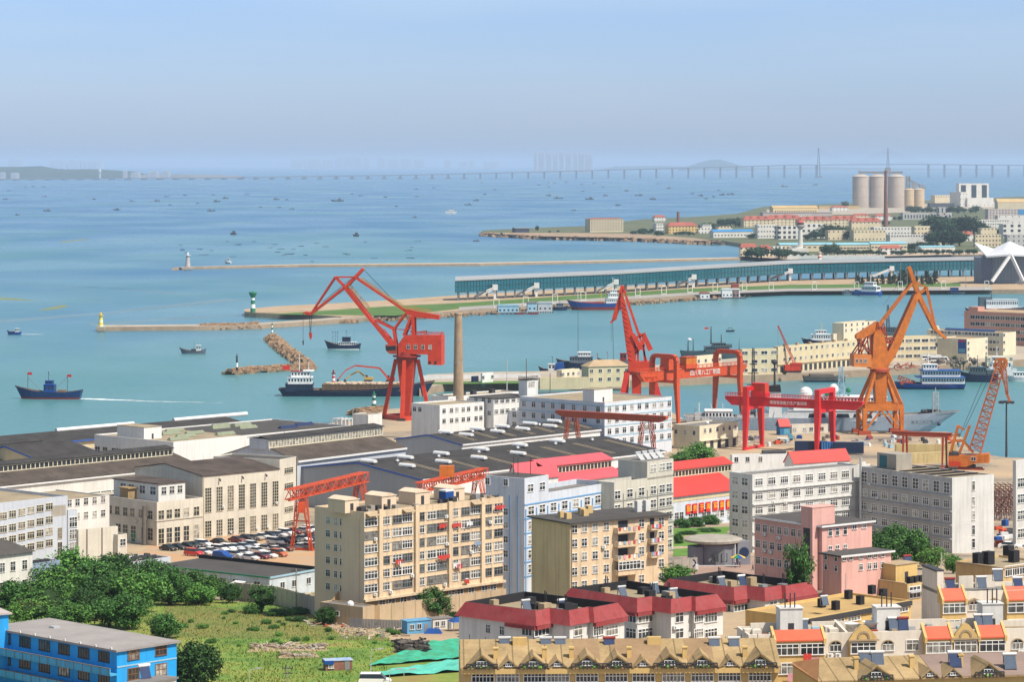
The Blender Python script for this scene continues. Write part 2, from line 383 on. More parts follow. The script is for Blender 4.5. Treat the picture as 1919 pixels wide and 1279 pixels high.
AC = _ac.mesh('air_conditioner', [white, steel, darkm])
# ================================================================ ground, sea, moles
COAST = [(-700,842),(0,838),(300,818),(465,807),(600,796),(680,786),(712,772),(730,766),(1000,764),(1250,768),(1300,797),(1360,807),(1795,810),(1822,846),(1880,858),(1960,860),(2700,862)]
def coastD(px): return F*(CZ-4)/(interp(COAST, px)-HZ)
def ground_mat():
    m, N, L, b = nodes('ground_mat')
    tc = N.new('ShaderNodeTexCoord'); a = N.new('ShaderNodeTexNoise'); a.inputs['Scale'].default_value = .035; a.inputs['Detail'].default_value = 8
    c = N.new('ShaderNodeTexNoise'); c.inputs['Scale'].default_value = .7; c.inputs['Detail'].default_value = 5
    L.new(tc.outputs['Object'], a.inputs[0]); L.new(tc.outputs['Object'], c.inputs[0])
    r = N.new('ShaderNodeValToRGB'); e = r.color_ramp.elements; e[0].position = .35; e[1].position = .68
    e[0].color = (.17,.145,.12,1); e[1].color = (.42,.31,.19,1); k = e.new(.5); k.color = (.33,.26,.18,1)
    ad = N.new('ShaderNodeMath'); ad.operation = 'MULTIPLY_ADD'; ad.inputs[1].default_value = .3; ad.inputs[2].default_value = -.12
    s = N.new('ShaderNodeMath'); s.operation = 'ADD'; L.new(c.outputs[0], ad.inputs[0]); L.new(a.outputs[0], s.inputs[0]); L.new(ad.outputs[0], s.inputs[1])
    L.new(s.outputs[0], r.inputs[0]); L.new(r.outputs[0], b.inputs['Base Color']); b.inputs['Roughness'].default_value = .95
    return m
GM = ground_mat()
def make_ground():
    mb = MB(); cols = list(range(-400, 2351, 25)); nr = 46; idx = []
    for px in cols:
        Dc = coastD(px); Ds = [lerp(330, Dc, (i/(nr-1))**1.15) for i in range(nr)]; col = []
        for D in Ds:
            x = (px-CX)*D/F; col.append(len(mb.v)); mb.v.append((x, D, terr(x, D)))
        mb.v.append(((px-CX)*Dc/F, Dc+.3, -4)); col.append(len(mb.v)-1); idx.append(col)
    for A, B in zip(idx, idx[1:]):
        for i in range(nr): mb.f.append((A[i], B[i], B[i+1], A[i+1])); mb.m.append(0)
    struct(mb.build('ground', GM))
make_ground()
def sheet(name, quad, m, lift=.06, n=14, fn=T):
    """A ground sheet between four surveyed corners (front-left, front-right, back-right, back-left) laid on the terrain."""
    mb = MB(); a, b, c, d = quad
    for j in range(n+1):
        t = j/n
        for i in range(n+1):
            s = i/n; l = (lerp(a[0], d[0], t), lerp(a[1], d[1], t)); r = (lerp(b[0], c[0], t), lerp(b[1], c[1], t))
            p = fn(lerp(l[0], r[0], s), lerp(l[1], r[1], s)); mb.v.append((p.x, p.y, terr(p.x, p.y)+lift))
    for j in range(n):
        for i in range(n): k = j*(n+1)+i; mb.f.append((k, k+1, k+n+2, k+n+1)); mb.m.append(0)
    return struct(mb.build(name, m))
def sea_mat():
    m, N, L, b = nodes('sea_mat'); tc = N.new('ShaderNodeTexCoord')
    def nz(sc, det, mp=None, rough=.5):
        n = N.new('ShaderNodeTexNoise'); n.inputs['Scale'].default_value = sc; n.inputs['Detail'].default_value = det; n.inputs['Roughness'].default_value = rough
        src = tc.outputs['Object']
        if mp: q = N.new('ShaderNodeMapping'); q.inputs['Scale'].default_value = mp; q.inputs['Rotation'].default_value = (0, 0, .2); L.new(src, q.inputs[0]); src = q.outputs[0]
        L.new(src, n.inputs[0]); return n
    sx = N.new('ShaderNodeSeparateXYZ'); L.new(tc.outputs['Object'], sx.inputs[0])
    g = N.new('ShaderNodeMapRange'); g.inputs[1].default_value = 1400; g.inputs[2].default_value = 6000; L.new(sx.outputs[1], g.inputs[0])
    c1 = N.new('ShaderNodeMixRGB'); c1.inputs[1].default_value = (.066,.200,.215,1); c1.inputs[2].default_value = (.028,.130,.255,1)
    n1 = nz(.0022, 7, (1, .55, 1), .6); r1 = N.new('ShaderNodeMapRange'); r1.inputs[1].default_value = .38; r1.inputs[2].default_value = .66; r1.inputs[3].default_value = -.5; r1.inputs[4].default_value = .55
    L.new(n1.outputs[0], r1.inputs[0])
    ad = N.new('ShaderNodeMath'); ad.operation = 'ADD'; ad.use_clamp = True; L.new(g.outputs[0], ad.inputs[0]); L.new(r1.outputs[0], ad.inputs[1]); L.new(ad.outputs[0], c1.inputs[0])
    n2 = nz(.0045, 6, (1, .35, 1), .62); r2 = N.new('ShaderNodeMapRange'); r2.inputs[1].default_value = .5; r2.inputs[2].default_value = .72; r2.inputs[4].default_value = .6
    L.new(n2.outputs[0], r2.inputs[0])
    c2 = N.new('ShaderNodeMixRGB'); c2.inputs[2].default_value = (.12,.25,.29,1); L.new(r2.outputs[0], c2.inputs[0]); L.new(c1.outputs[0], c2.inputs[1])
    L.new(c2.outputs[0], b.inputs['Base Color'])
    rr = N.new('ShaderNodeMapRange'); rr.inputs[1].default_value = .4; rr.inputs[2].default_value = .65; rr.inputs[3].default_value = .26; rr.inputs[4].default_value = .38
    n4 = nz(.004, 5, (1, .6, 1)); L.new(n4.outputs[0], rr.inputs[0]); L.new(rr.outputs[0], b.inputs['Roughness'])
    b.inputs['IOR'].default_value = 1.33; b.inputs['Specular IOR Level'].default_value = .5
    n3 = nz(.16, 6, (1, .6, 1), .6); bp = N.new('ShaderNodeBump'); bp.inputs['Strength'].default_value = .55; bp.inputs['Distance'].default_value = 1.6
    gs = N.new('ShaderNodeMapRange'); gs.inputs[1].default_value = 1300; gs.inputs[2].default_value = 4200; gs.inputs[3].default_value = .55; gs.inputs[4].default_value = .012; L.new(sx.outputs[1], gs.inputs[0]); L.new(gs.outputs[0], bp.inputs['Strength']); L.new(n3.outputs[0], bp.inputs['Height']); L.new(bp.outputs[0], b.inputs['Normal'])
    return m
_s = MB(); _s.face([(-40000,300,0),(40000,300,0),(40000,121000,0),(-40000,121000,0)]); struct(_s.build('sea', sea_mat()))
# haze: one even box of air round everything, sky outside
def make_haze():
    m = bpy.data.materials.new('haze_mat'); m.use_nodes = True; N = m.node_tree.nodes; L = m.node_tree.links
    N.remove(N['Principled BSDF']); v = N.new('ShaderNodeVolumePrincipled'); v.inputs['Color'].default_value = (.56,.70,.90,1)
    v.inputs['Density'].default_value = HAZE; v.inputs['Anisotropy'].default_value = .0
    L.new(v.outputs[0], N['Material Output'].inputs['Volume'])
    o = MB().box(-41000, 41000, -400, 122000, -6, 270).build('haze', m); o['kind'] = 'stuff'
HAZE = 3.1e-5
make_haze()
# ---------------------------------------------------------------- moles, piers, breakwaters, the far peninsula
stone = mat('mole_stone', (.36,.27,.19), .95, .35, .12, fine=.8); stonel = mat('mole_stone_pale', (.50,.40,.29), .95, .3, .1, fine=.8)
lawn = mat('lawn_grass', (.085,.17,.035), .95, .4, .05, fine=.6); sanddirt = mat('sandy_dirt', (.42,.31,.20), .95, .35, .05)
quayc = mat('quay_concrete', (.40,.35,.28), .95, .3, .08); asph = mat('asphalt', (.10,.10,.10), .95, .3, .08)
landm = mat('peninsula_soil', (.12,.12,.065), .95, .5, .008, dirt=(.06,.085,.035))
def slab(name, near, far, m, z=4.0, top=None):
    """Land between a near and a far shoreline surveyed at water level, with a plain vertical sea wall."""
    poly = [G(x, y, 0) for x, y in near]+[G(x, y, 0) for x, y in reversed(far)]
    return struct(MB().extr(poly, -3, z, 0, 1 if top else 0).build(name, [m, top] if top else m))
def patch(name, pts, m, z): return struct(MB().face([G(x, y, z) for x, y in pts], 0).build(name, m))
slab('mole_far', [(322,507),(352,505),(560,501),(900,498.5),(1200,492),(1390,488),(1480,486)], [(345,504.6),(560,499.5),(900,496.6),(1200,490.2),(1390,486),(1480,484)], stone, 2.6, stonel)
slab('mole_lighthouse', [(182,621),(375,619.5),(480,617),(600,609),(700,601)], [(184,617.5),(375,615.8),(480,613.5),(600,605),(700,596)], stone, 3.0, quayc)
slab('mole_lawn', [(458,594),(480,595.5),(560,598),(640,603),(760,599),(880,590),(1020,581),(1193,569),(1400,554),(1577,550),(1960,551),(2300,553)],
     [(458,588.5),(520,583),(720,572),(880,560),(1100,548),(1300,538),(1480,531),(1700,525),(1960,523),(2300,522)], stone, 3.8, sanddirt)
patch('mole_lawn_grass', [(500,589.5),(740,592),(880,577),(1060,563),(1300,548),(1480,541),(1800,537),(1800,531),(1480,534),(1300,541),(1060,555),(880,567),(720,575)], lawn, 3.85)
patch('mole_road', [(860,582),(1060,569.5),(1300,553),(1480,546),(1860,544),(1860,538),(1480,541),(1300,548),(1060,563),(860,576)], mat('mole_paving', (.33,.31,.29), .95, .25, .03), 3.89)
patch('mole_promenade', [(500,584),(720,574.2),(880,562.5),(1100,550.5),(1100,548.6),(880,560.6),(720,572.6),(510,582.5)], stonel, 3.95)
slab('pier', [(786,743),(840,733),(1000,730),(1130,729),(1280,723),(1510,713),(1700,702),(1930,686),(2300,668)], [(800,716),(900,711),(1000,710),(1100,706),(1280,694),(1500,672),(1700,650),(1930,630),(2300,610)], stone, 4, quayc)
patch('pier_grass', [(800,721),(900,719.5),(1000,719),(1000,714),(900,715),(806,717)], lawn, 4.05)
slab('peninsula', [(902,441),(1014,447),(1100,449.5),(1193,450),(1290,453),(1349,457),(1405,466),(1412,474),(1385,484),(1480,489.5),(1620,484),(1835,479),(2200,478)],
     [(905,437.5),(1000,432.5),(1095,429),(1200,416),(1300,411),(1380,405),(1430,391),(1600,384),(1919,371),(2200,371)], mat('sea_wall_stone', (.34,.26,.19), .95, .35, .05, fine=.4), 5, landm)
patch('peninsula_promenade', [(1385,480),(1480,486.6),(1620,481.4),(1835,476.5),(2200,475.5),(2200,471),(1835,472),(1620,476),(1500,480),(1420,477)], stonel, 5.1)
patch('peninsula_shingle', [(905,437.2),(1014,443),(1193,446.5),(1349,453.5),(1300,446),(1180,438),(1095,437),(980,436)], mat('shingle', (.36,.26,.17), .95, .4, .02, fine=.2), 5.1)
patch('peninsula_yard', [(1440,404),(1600,402),(1800,394),(1919,388),(1919,376),(1600,387),(1436,393)], quayc, 5.1)
# rock armour: heaps of boulders
rockm = mat('rock_armour', (.36,.24,.15), .95, .45, .5, fine=.9)
def rocks(name, path, wd, ht, n, r0, r1, seed, label=None):
    rr = random.Random(seed); mb = MB()
    segs = [(Vector(a), Vector(b)) for a, b in zip(path, path[1:])]; tot = sum((b-a).length for a, b in segs)
    for _ in range(n):
        t = rr.random()*tot
        for a, b in segs:
            l = (b-a).length
            if t <= l: break
            t -= l
        d = (b-a).normalized(); c = a+d*t; nrm = Vector((-d.y, d.x, 0)); w = rr.uniform(-1, 1)
        c = c+nrm*w*wd; z = ht*(1-abs(w))**.7; r = rr.uniform(r0, r1); k = len(mb.v)
        for sx, sy, sz in ((-1,-1,-1),(1,-1,-1),(1,1,-1),(-1,1,-1),(-1,-1,1),(1,-1,1),(1,1,1),(-1,1,1)):
            mb.v.append((c.x+sx*r*rr.uniform(.5,1.2), c.y+sy*r*rr.uniform(.5,1.2), z+sz*r*rr.uniform(.4,.9)))
        for f in ((3,2,1,0),(4,5,6,7),(0,1,5,4),(1,2,6,5),(2,3,7,6),(3,0,4,7)): mb.f.append(tuple(k+i for i in f)); mb.m.append(0)
    o = mb.build(name, rockm); o['kind'] = 'stuff'; return o
rocks('rock_breakwater', [G(510,637,0),(G(532,658,0)),G(572,687,0)], 4.5, 3.4, 460, 1.0, 2.2, 1)
rocks('rock_breakwater_arm', [G(584,692,0), G(520,696,0), G(470,699,0), G(428,703,0)], 4.5, 3.0, 420, .7, 1.5, 2)
rocks('rubble_slope', [G(376,618,0), G(430,617,0), G(482,615.6,0)], 8, 3.4, 300, 1.0, 2.0, 3)
rocks('rubble_beach', [G(584,598,3), G(620,600,2), G(668,598,3)], 9, 1.5, 260, .6, 1.5, 4)
rocks('rubble_shore', [G(905,440,2), G(1010,446,2), G(1180,449.5,2), G(1345,457,2)], 16, 4, 420, 1.5, 3.5, 5)
rocks('rubble_mole_edge', [G(690,601,1), G(880,590,1), G(1193,569,1), G(1400,554,1)], 5, 2.2, 420, .7, 1.5, 6)
rocks('rock_jetty_head', [G(668,772,2), G(700,770,2), G(722,768,2)], 7, 3.0, 220, .8, 1.6, 8)
# ================================================================ vegetation
def leaf_mat(name, col, hi):
    m, N, L, b = nodes(name); g = N.new('ShaderNodeNewGeometry'); r = N.new('ShaderNodeValToRGB'); e = r.color_ramp.elements
    e[0].color = rgb(mul(col, .55)); e[1].color = rgb(hi); k = e.new(.55); k.color = rgb(col)
    oi = N.new('ShaderNodeObjectInfo'); mr = N.new('ShaderNodeMapRange'); mr.inputs[3].default_value = .7; mr.inputs[4].default_value = 1.6
    L.new(oi.outputs['Random'], mr.inputs[0]); hs = N.new('ShaderNodeHueSaturation'); L.new(mr.outputs[0], hs.inputs['Value'])
    L.new(g.outputs['Random Per Island'], r.inputs[0]); L.new(r.outputs[0], hs.inputs['Color']); L.new(hs.outputs[0], b.inputs['Base Color'])
    b.inputs['Roughness'].default_value = .6; b.inputs['Specular IOR Level'].default_value = .25
    return m
LFD = leaf_mat('leaf_dark', (.030,.090,.018), (.068,.165,.03)); LFM = leaf_mat('leaf_mid', (.048,.135,.023), (.11,.24,.04))
LFB = leaf_mat('leaf_bright', (.085,.21,.03), (.18,.36,.06)); LFC = leaf_mat('leaf_conifer', (.016,.045,.020), (.035,.075,.03))
barkm = mat('bark', (.10,.075,.05), .95, .3, 1.0)
def crown_mesh(seed, lm, nc=64, per=84, sq=.92, lf=.112, cr=.33, con=False):
    rr = random.Random(seed); mb = MB()
    for _ in range(nc):
        while True:
            q = Vector((rr.uniform(-1,1), rr.uniform(-1,1), rr.uniform(-1,1)))
            if .45 < q.length < 1: break
        q = q*rr.uniform(.70, .95)
        c = Vector((q.x, q.y, q.z*sq))
        if con: t = rr.random(); a = rr.random()*6.283; k = (1-t)*.42*rr.uniform(.5,1); c = Vector((math.cos(a)*k, math.sin(a)*k, t*2-1))
        r = cr*rr.uniform(.6, 1.2)*(.5 if con else 1)
        for _ in range(per):
            d = Vector((rr.gauss(0,1), rr.gauss(0,1), rr.gauss(0,1))).normalized(); p = c+d*r*rr.uniform(.55, 1.0)*Vector((1,1,.8)).length/1.62
            nn = (d+Vector((rr.gauss(0,.5), rr.gauss(0,.5), rr.gauss(.25,.5)))).normalized(); u = nn.orthogonal().normalized(); v = nn.cross(u)
            a = rr.random()*6.283; u, v = u*math.cos(a)+v*math.sin(a), v*math.cos(a)-u*math.sin(a); s = lf*rr.uniform(.6, 1.25)
            mb.face([p-u*s*.5, p-v*s*.32, p+u*s*.6, p+v*s*.32])
    if not con:
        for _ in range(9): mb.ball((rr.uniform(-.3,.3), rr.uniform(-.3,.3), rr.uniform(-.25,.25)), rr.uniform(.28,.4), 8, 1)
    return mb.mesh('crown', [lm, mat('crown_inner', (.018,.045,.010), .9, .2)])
def trunk_mesh(seed):
    rr = random.Random(seed); mb = MB(); mb.tube((0,0,-1.4), (0,0,-.3), .09, .06, 8)
    for i in range(6): a = i*1.05+rr.random(); mb.tube((0,0,-.7+.08*i), (math.cos(a)*.6, math.sin(a)*.6, .1+.08*i), .045, .012, 6)
    mb.tube((0,0,-.3), (.05,.03,.5), .06, .015, 6); return mb.mesh('trunk', barkm)
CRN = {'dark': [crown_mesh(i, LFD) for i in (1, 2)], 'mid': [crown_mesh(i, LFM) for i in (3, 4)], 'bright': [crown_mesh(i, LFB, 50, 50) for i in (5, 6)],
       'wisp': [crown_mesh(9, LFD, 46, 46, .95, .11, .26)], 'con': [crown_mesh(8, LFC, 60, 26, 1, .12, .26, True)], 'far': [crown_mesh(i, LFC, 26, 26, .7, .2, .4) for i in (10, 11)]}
TRK = [trunk_mesh(1), trunk_mesh(2)]
TREES = {}
def tree(kind, px, top, wpx, base, label, group=None, D=None, fn=T, name='tree', cat='tree'):
    p = fn(px, base) if D is None else P(px, base, D); s = p.y/F; w = wpx*s/2; h = (base-top)*s
    t = TREES.get((kind, name)); a = RND.random()*6.28
    if t is None:
        t = thing(name, label, cat, p, a, group); vs = CRN[kind]
        tr = put('trunk', TRK[0], t); c = put('crown', vs[0], t); TREES[(kind, name)] = t
        tr.location.z = 1.3; c.location.z = 1.02
        if kind == 'con': c.location.z = 1.0
    else:
        t = copy_tree(t); t.location = p; t.rotation_euler = (0, 0, a); tag(t, label, cat, group)
        vs = CRN[kind]; v = RND.choice(vs)
        for ch in t.children:
            if ch.name.startswith('crown'): ch.data = v
    sq = 1.0 if kind == 'con' else (1.12 if kind == 'wisp' else 1.0)
    k = 2.2 if kind == 'con' else (1 if kind == 'far' else 1.22); t.scale = (w*k, w*k, h/2.0*(1.06 if kind not in ('con','far') else 1)); return t
def bush(kind, px, top, wpx, base, label, group=None, D=None, fn=T):
    p = fn(px, base) if D is None else P(px, base, D); s = p.y/F; w = wpx*s/2; h = (base-top)*s; v = RND.choice(CRN[kind])
    o = tag(put('shrub', v, None, (p.x, p.y, p.z+h*.42), RND.random()*6.28), label, 'shrub', group); o.scale = (w, w, h*.62); return o
# ================================================================ far shore: bridge, hills, skyline
farw = mat('far_wall', (.45,.46,.47), .9, .15, .02); farm = mat('far_hill', (.05,.08,.05), .95, .4, .002); brm = mat('bridge_concrete', (.12,.135,.155), .9, .1, .01)
def bridge():
    t = thing('sea_bridge', 'long low sea bridge on many piers crossing the whole bay, with two tall pylons', 'bridge')
    deck = [(-150,338.0),(0,336.5),(420,333),(760,328.5),(1100,320),(1490,309.5),(1700,308),(1919,310),(2100,312)]
    def bd(px): return lerp(20500, 25500, (px)/1919)
    pxs = list(range(-150, 2101, 30)); d = MB()
    for a, b in zip(pxs, pxs[1:]):
        pa = P(a, interp(deck, a), bd(a)); pb = P(b, interp(deck, b), bd(b)); d.beam(pa, pb, 34, 7)
    d.build('deck', brm, t)
    pm = None
    for px in pxs:
        if 1500 < px < 1530 or 1535 < px < 1665 or 1665 < px < 1720: continue
        p = P(px, interp(deck, px), bd(px))
        MB().box(-7, 7, -14, 14, -2, p.z-3).build('pier', brm, t, (p.x, p.y, 0))
        if px < 900: MB().box(-22, 22, -20, 20, -2, 8).build('pile_cap', brm, t, (p.x, p.y, 0))
    for px in (1534, 1664):
        p = P(px, 277, bd(px)); q = interp(deck, px); pl = MB()
        pl.beam((-13,0,-2), (-2,0,p.z), 9, 9, 5, 5); pl.beam((13,0,-2), (2,0,p.z), 9, 9, 5, 5); pl.box(-30, 30, -25, 25, -2, 10)
        o = pl.build('pylon', brm, t, (p.x, p.y, 0)); c = MB(); dz = P(px, q, bd(px)).z
        for s in (-1, 1):
            for k in range(1, 7): c.beam((0,0,p.z-8*k), (s*50*(8-k),0,dz), .8)
        c.build('stay_cable', brm, o)
bridge()
def hill(label, prof, D, ybase, depth, m=farm):
    mb = MB(); n = len(prof); zb = CZ-(ybase-HZ)*D/F
    rows = []
    for j, (k, hh) in enumerate(((0,0),(.35,.75),(.6,1),(1.2,0))):
        r = []
        for px, py in prof:
            p = P(px, py, D); r.append(len(mb.v)); mb.v.append((p.x, D+depth*k, lerp(-2, p.z, hh)))
        rows.append(r)
    for A, B in zip(rows, rows[1:]):
        for i in range(n-1): mb.f.append((A[i], A[i+1], B[i+1], B[i])); mb.m.append(0)
    o = mb.build('hill', m); struct(o); return o
hill('', [(-120,316),(-60,313),(0,313),(40,311.5),(75,317),(95,318),(140,317.5),(190,320),(225,322),(240,326),(260,330)], 22500, 332, 1500)
hill('', [(100,331),(150,329.5),(240,328),(330,327),(400,328),(450,330.5)], 22700, 333, 400, mat('far_shore', (.20,.20,.19), .95, .4, .004))
hill('', [(1290,316),(1320,306),(1345,299.5),(1365,298.5),(1390,306),(1420,315)], 46000, 318, 3000)
hill('', [(1130,318),(1160,312),(1240,311),(1330,313),(1450,314),(1560,313),(1700,316),(1960,318)], 52000, 319, 3000)
def far_block(px0, px1, yt, D, label, group, cat='tower block', name='tower_block'):
    a = P(px0, yt, D); b = P(px1, yt, D); mb = MB(); w = b.x-a.x; h = a.z
    mb.box(0, w, 0, w*.8, -5, h); mb.box(w*.3, w*.7, w*.2, w*.6, h, h+.05*h)
    for k in range(1, 4): mb.box(w*k/4-w*.03, w*k/4+w*.03, -w*.06, 0, 5, h*.97)
    return tag(mb.build(name, farw, None, (a.x, a.y, 0)), label, cat, group)
gA = 'hazy tower blocks beyond the bridge'
lbA = 'hazy grey-blue tower block in the tight cluster beyond the bridge'
for x0, x1, y in ((1000,1007,283),(1009,1021,284.5),(1023,1034,285),(1036,1046,286),(1048,1057,284.5),(1060,1072,287.5),(1074,1083,285),(1084,1096,287),(1097,1111,288)): far_block(x0, x1, y, 38000, lbA, gA)
gB = 'faint skyline blocks far across the bay'
for x0, x1, y in ((545,572,298.5),(575,600,297),(603,622,299),(627,642,292.5),(644,660,292),(662,678,293),(681,694,295),(706,722,295),(726,746,297),(750,772,296),(775,795,298),(832,845,300),(878,890,301),(905,935,303),(860,875,303)):
    far_block(x0, x1, y, 60000, 'very faint hazy skyline block low over the sea to the left of the bridge cluster', gB, 'building', 'skyline_block')
for x0, x1, y in ((15,42,297),(92,125,301),(130,150,300),(152,190,301)): far_block(x0, x1, y, 62000, 'barely visible skyline block above the wooded hill', 'faint skyline above the hill', 'building', 'skyline_block')
for i, (x0, x1, y, lb) in enumerate(((0,9,323,'pale low building at the foot of the wooded hill'),(20,34,324.5,'long pale building under the wooded hill'),(230,238,320,'pale house on the far low shore'),(246,262,323.5,'long whitish block on the far low shore'),(280,296,321.5,'pinkish block on the far low shore'),(305,318,321,'orange block on the far low shore'))):
    far_block(x0, x1, y, 22300, lb, None, 'building', 'shore_building')
_p = P(187, 313, 22400); tag(MB().lathe(0, 0, [(9,-2),(8,50),(14,55),(4,_p.z-10),(1,_p.z)], 8).build('watch_tower', farw, None, (_p.x, _p.y, 0)), 'pale slim tower on the far wooded shore', 'tower')
# ================================================================ boats
def hull_mesh(L, B, H, bow=2.0, stern=.8, rake=.10, mats=None, full=.25, sq=.72, boot=.9):
    """Closed hull: bow towards +x, boot stripe below, bulwark with a sunk deck."""
    mb = MB(); n = 12; R = []
    for i in range(n+1):
        t = i/n; w = B/2*(sq+(1-sq)*min(1, t/.3)) if t < .3 else B/2*(1 if t < 1-full-.2 else max(.015, 1-((t-(1-full-.2))/(full+.2))**2.2))
        z = H+bow*max(0, (t-.45)/.55)**2+stern*max(0, (.3-t)/.3)**2; x = -L/2+L*t; xw = x-rake*L*max(0, (t-.5)/.5)**2+(.03*L*(1-t/.15) if t < .15 else 0)
        ww = w*.88 if t < .97 else w; xm = lerp(xw, x, boot/max(z, .1)); k = len(mb.v)
        for sgn in (-1, 1): mb.v += [(xw, sgn*ww*.9, -.6), (xm, sgn*ww, boot), (x, sgn*w, z), (x, sgn*max(.01, w-.25), z), (x, sgn*max(.01, w-.25), z-.8)]
        R.append(k)
    for a, b in zip(R, R[1:]):
        for j, mi in ((0,1),(1,0),(2,0),(3,2)):
            mb.f.append((a+j, b+j, b+j+1, a+j+1)); mb.m.append(mi); mb.f.append((a+5+j+1, b+5+j+1, b+5+j, a+5+j)); mb.m.append(mi)
        mb.f.append((a+4, b+4, b+9, a+9)); mb.m.append(2)
    a = R[0]; mb.f.append((a, a+1, a+2, a+7, a+6, a+5)); mb.m.append(0)
    return mb.mesh('hull', mats)
navy = mat('hull_navy', (.015,.03,.075), .45, .3, .5, .2); blueh = mat('hull_blue', (.012,.075,.30), .45, .25, .4, .2); redb = mat('boot_red', (.26,.035,.03), .7, .3, .5)
greyh = mat('hull_grey', (.14,.17,.21), .6, .3, .4, .3); deckm = mat('deck_brown', (.22,.15,.10), .9, .35, .6); whs = mat('ship_white', (.72,.73,.73), .5, .18, .3, .25)
cyanm = mat('ship_cyan', (.10,.32,.45), .5, .25, .4); flagm = mat('flag_red', (.60,.02,.02), .7, .1); grn = mat('paint_green', (.02,.20,.10), .6, .2); wgl = mat('bridge_glass', (.02,.03,.04), .15, .2)
def at_sea(px, py): return G(px, py, 0)
def wheelhouse(t, x0, x1, y, z0, z1, m, name='wheelhouse', win=True, roof=None):
    o = MB().box(x0, x1, -y, y, z0, z1).build(name, m, t); h = z1-z0
    if win:
        g = MB(); n = max(2, int((x1-x0)/1.4)); st = (x1-x0)/n
        for s in (-1, 1):
            for i in range(n): g.box(x0+st*(i+.22), x0+st*(i+.78), s*y-(.04 if s < 0 else 0), s*y+(.04 if s > 0 else 0), z0+h*.45, z0+h*.8)
        g.box(x1, x1+.04, -y*.8, y*.8, z0+h*.45, z0+h*.8); g.box(x0-.04, x0, -y*.8, y*.8, z0+h*.45, z0+h*.8)
        g.build('window', wgl, o)
    MB().box(x0-.3, x1+.3, -y-.3, y+.3, z1, z1+.15).build('roof', roof or m, o); return o
def mast(t, x, z0, z1, r=.12, yard=0, m=None, name='mast'):
    mb = MB().tube((x,0,z0), (x,0,z1), r, r*.5, 6)
    if yard:
        mb.beam((x,-yard,lerp(z0,z1,.72)), (x,yard,lerp(z0,z1,.72)), .12); mb.beam((x-yard*.7,0,lerp(z0,z1,.55)), (x,0,lerp(z0,z1,.95)), .06)
        mb.beam((x,-yard*.6,lerp(z0,z1,.88)), (x,yard*.6,lerp(z0,z1,.88)), .1); mb.ball((x,0,z1), .35, 6)
    return mb.build(name, m or darkm, t)
def flag(t, x, z, w=1.6, dx=-1): return MB().hexa([(x,0,z),(x+dx*w,.25,z-.1),(x+dx*w,.29,z-.1),(x,.04,z),(x,0,z+w*.6),(x+dx*w,.25,z+w*.55),(x+dx*w,.29,z+w*.55),(x,.04,z+w*.6)]).build('flag', flagm, t)
def boat(name, label, px, py, Lpx, head, B, H, mats, bow=1.5, stern=.6, cat='boat', group=None, **k):
    p = at_sea(px, py); th = math.radians(head); L = Lpx*p.y/F/max(.35, abs(math.cos(th))); t = thing(name, label, cat, (p.x, p.y, 0), th, group)
    put('hull', hull_mesh(L, B, H, bow, stern, mats=mats, **k), t); return t, L
# small boats strewn over the far bay
dkb = mat('far_boat_dark', (.05,.06,.08), .7, .4, .1); dkc = mat('far_boat_cabin', (.16,.15,.15), .7, .4, .1)
def far_boat_mesh(L, wide, cab):
    me = hull_mesh(L, wide, 2.4, 2.5, 1.0, mats=[dkb, dkb, dkb]); mb = MB(); mb.v = [tuple(v.co) for v in me.vertices]; mb.f = [tuple(p.vertices) for p in me.polygons]; mb.m = [0]*len(mb.f)
    mb.box(-L*.3, -L*.3+L*.25*cab, -wide*.35, wide*.35, 1.5, 6.5, 1); mb.box(-L*.27, -L*.12, -wide*.25, wide*.25, 6.5, 8.5, 1)
    mb.tube((L*.15,0,1), (L*.15,0,9), .25, .1, 5); mb.tube((-L*.2,0,8), (-L*.2,0,12), .2, .1, 5); mb.beam((L*.15,0,8), (-L*.1,0,3), .25)
    return mb.mesh('fishing_boat', [dkb, dkc])
FBM = [far_boat_mesh(34, 8, 1), far_boat_mesh(26, 7, 1.3)]
FB = [(10,374),(88,396,1.5),(63,350.5),(83,350.5),(17,358),(48,351),(83,369),(177,374),(218,394,1.3),(295,377.5,1.2),(312,369),(318,385),(347,366.5),(371,382),(396,396,1.3),(399,366),(407,378.5,1.2),(423,372.5,1.3),(463,365),(518,374.5,1.3),(547,392.5),(537,375),(632,377.5,1.9),(247,377.5),(33,403.5),(488,389.5),(523,389.5),
 (659,364.5),(676,367.5),(722,370),(780,355),(781,369),(813,352.5),(892,376.5,1.2),(877,384.5,1.3),(908,365),(903,343.5),(927,356.5),(1010,347.5),(1028,342.5),(1039,343.5),(1060,342.5,1.2),(1028,350.5),(1028,367.5,1.2),(1047,372.5,1.5),(1090,346),(1114,344.5),(1092,359),(1104,374,1.5),(1130,351),(1134,367.5),(1174,358.5,1.2),(1075,395),(777,408),(892,452.5),(743,387.5),(1157,385.5),
 (1113,344.5),(1135,367),(1174,358.5),(1197,367,1.4),(1223,374.5,1.5),(1233,345),(1253,353.5,1.2),(1297,363.5),(1313,367.5,1.3),(1348,357.5),(1353,366,1.4),(1369,365,1.4),(1338,369.5),(1470,350.5,1.6),(1528,347,1.5),(1160,385),(1323,373)]
_prev = None
for i, e in enumerate(FB):
    p = at_sea(e[0], e[1]); k = (e[2] if len(e) > 2 else .85)*.85; big = k > 1
    o = put('fishing_boat', FBM[i % 2], None, (p.x, p.y, 0), RND.choice((0, math.pi))+RND.uniform(-.6, .6))
    s = k*(.75 if p.y > 9000 else .62)*(p.y/9000)**.35; o.scale = (s, s, s)
    tag(o, 'dark fishing boat lying among many others on the open far water below the bridge', 'boat', 'fishing boats scattered over the bay')
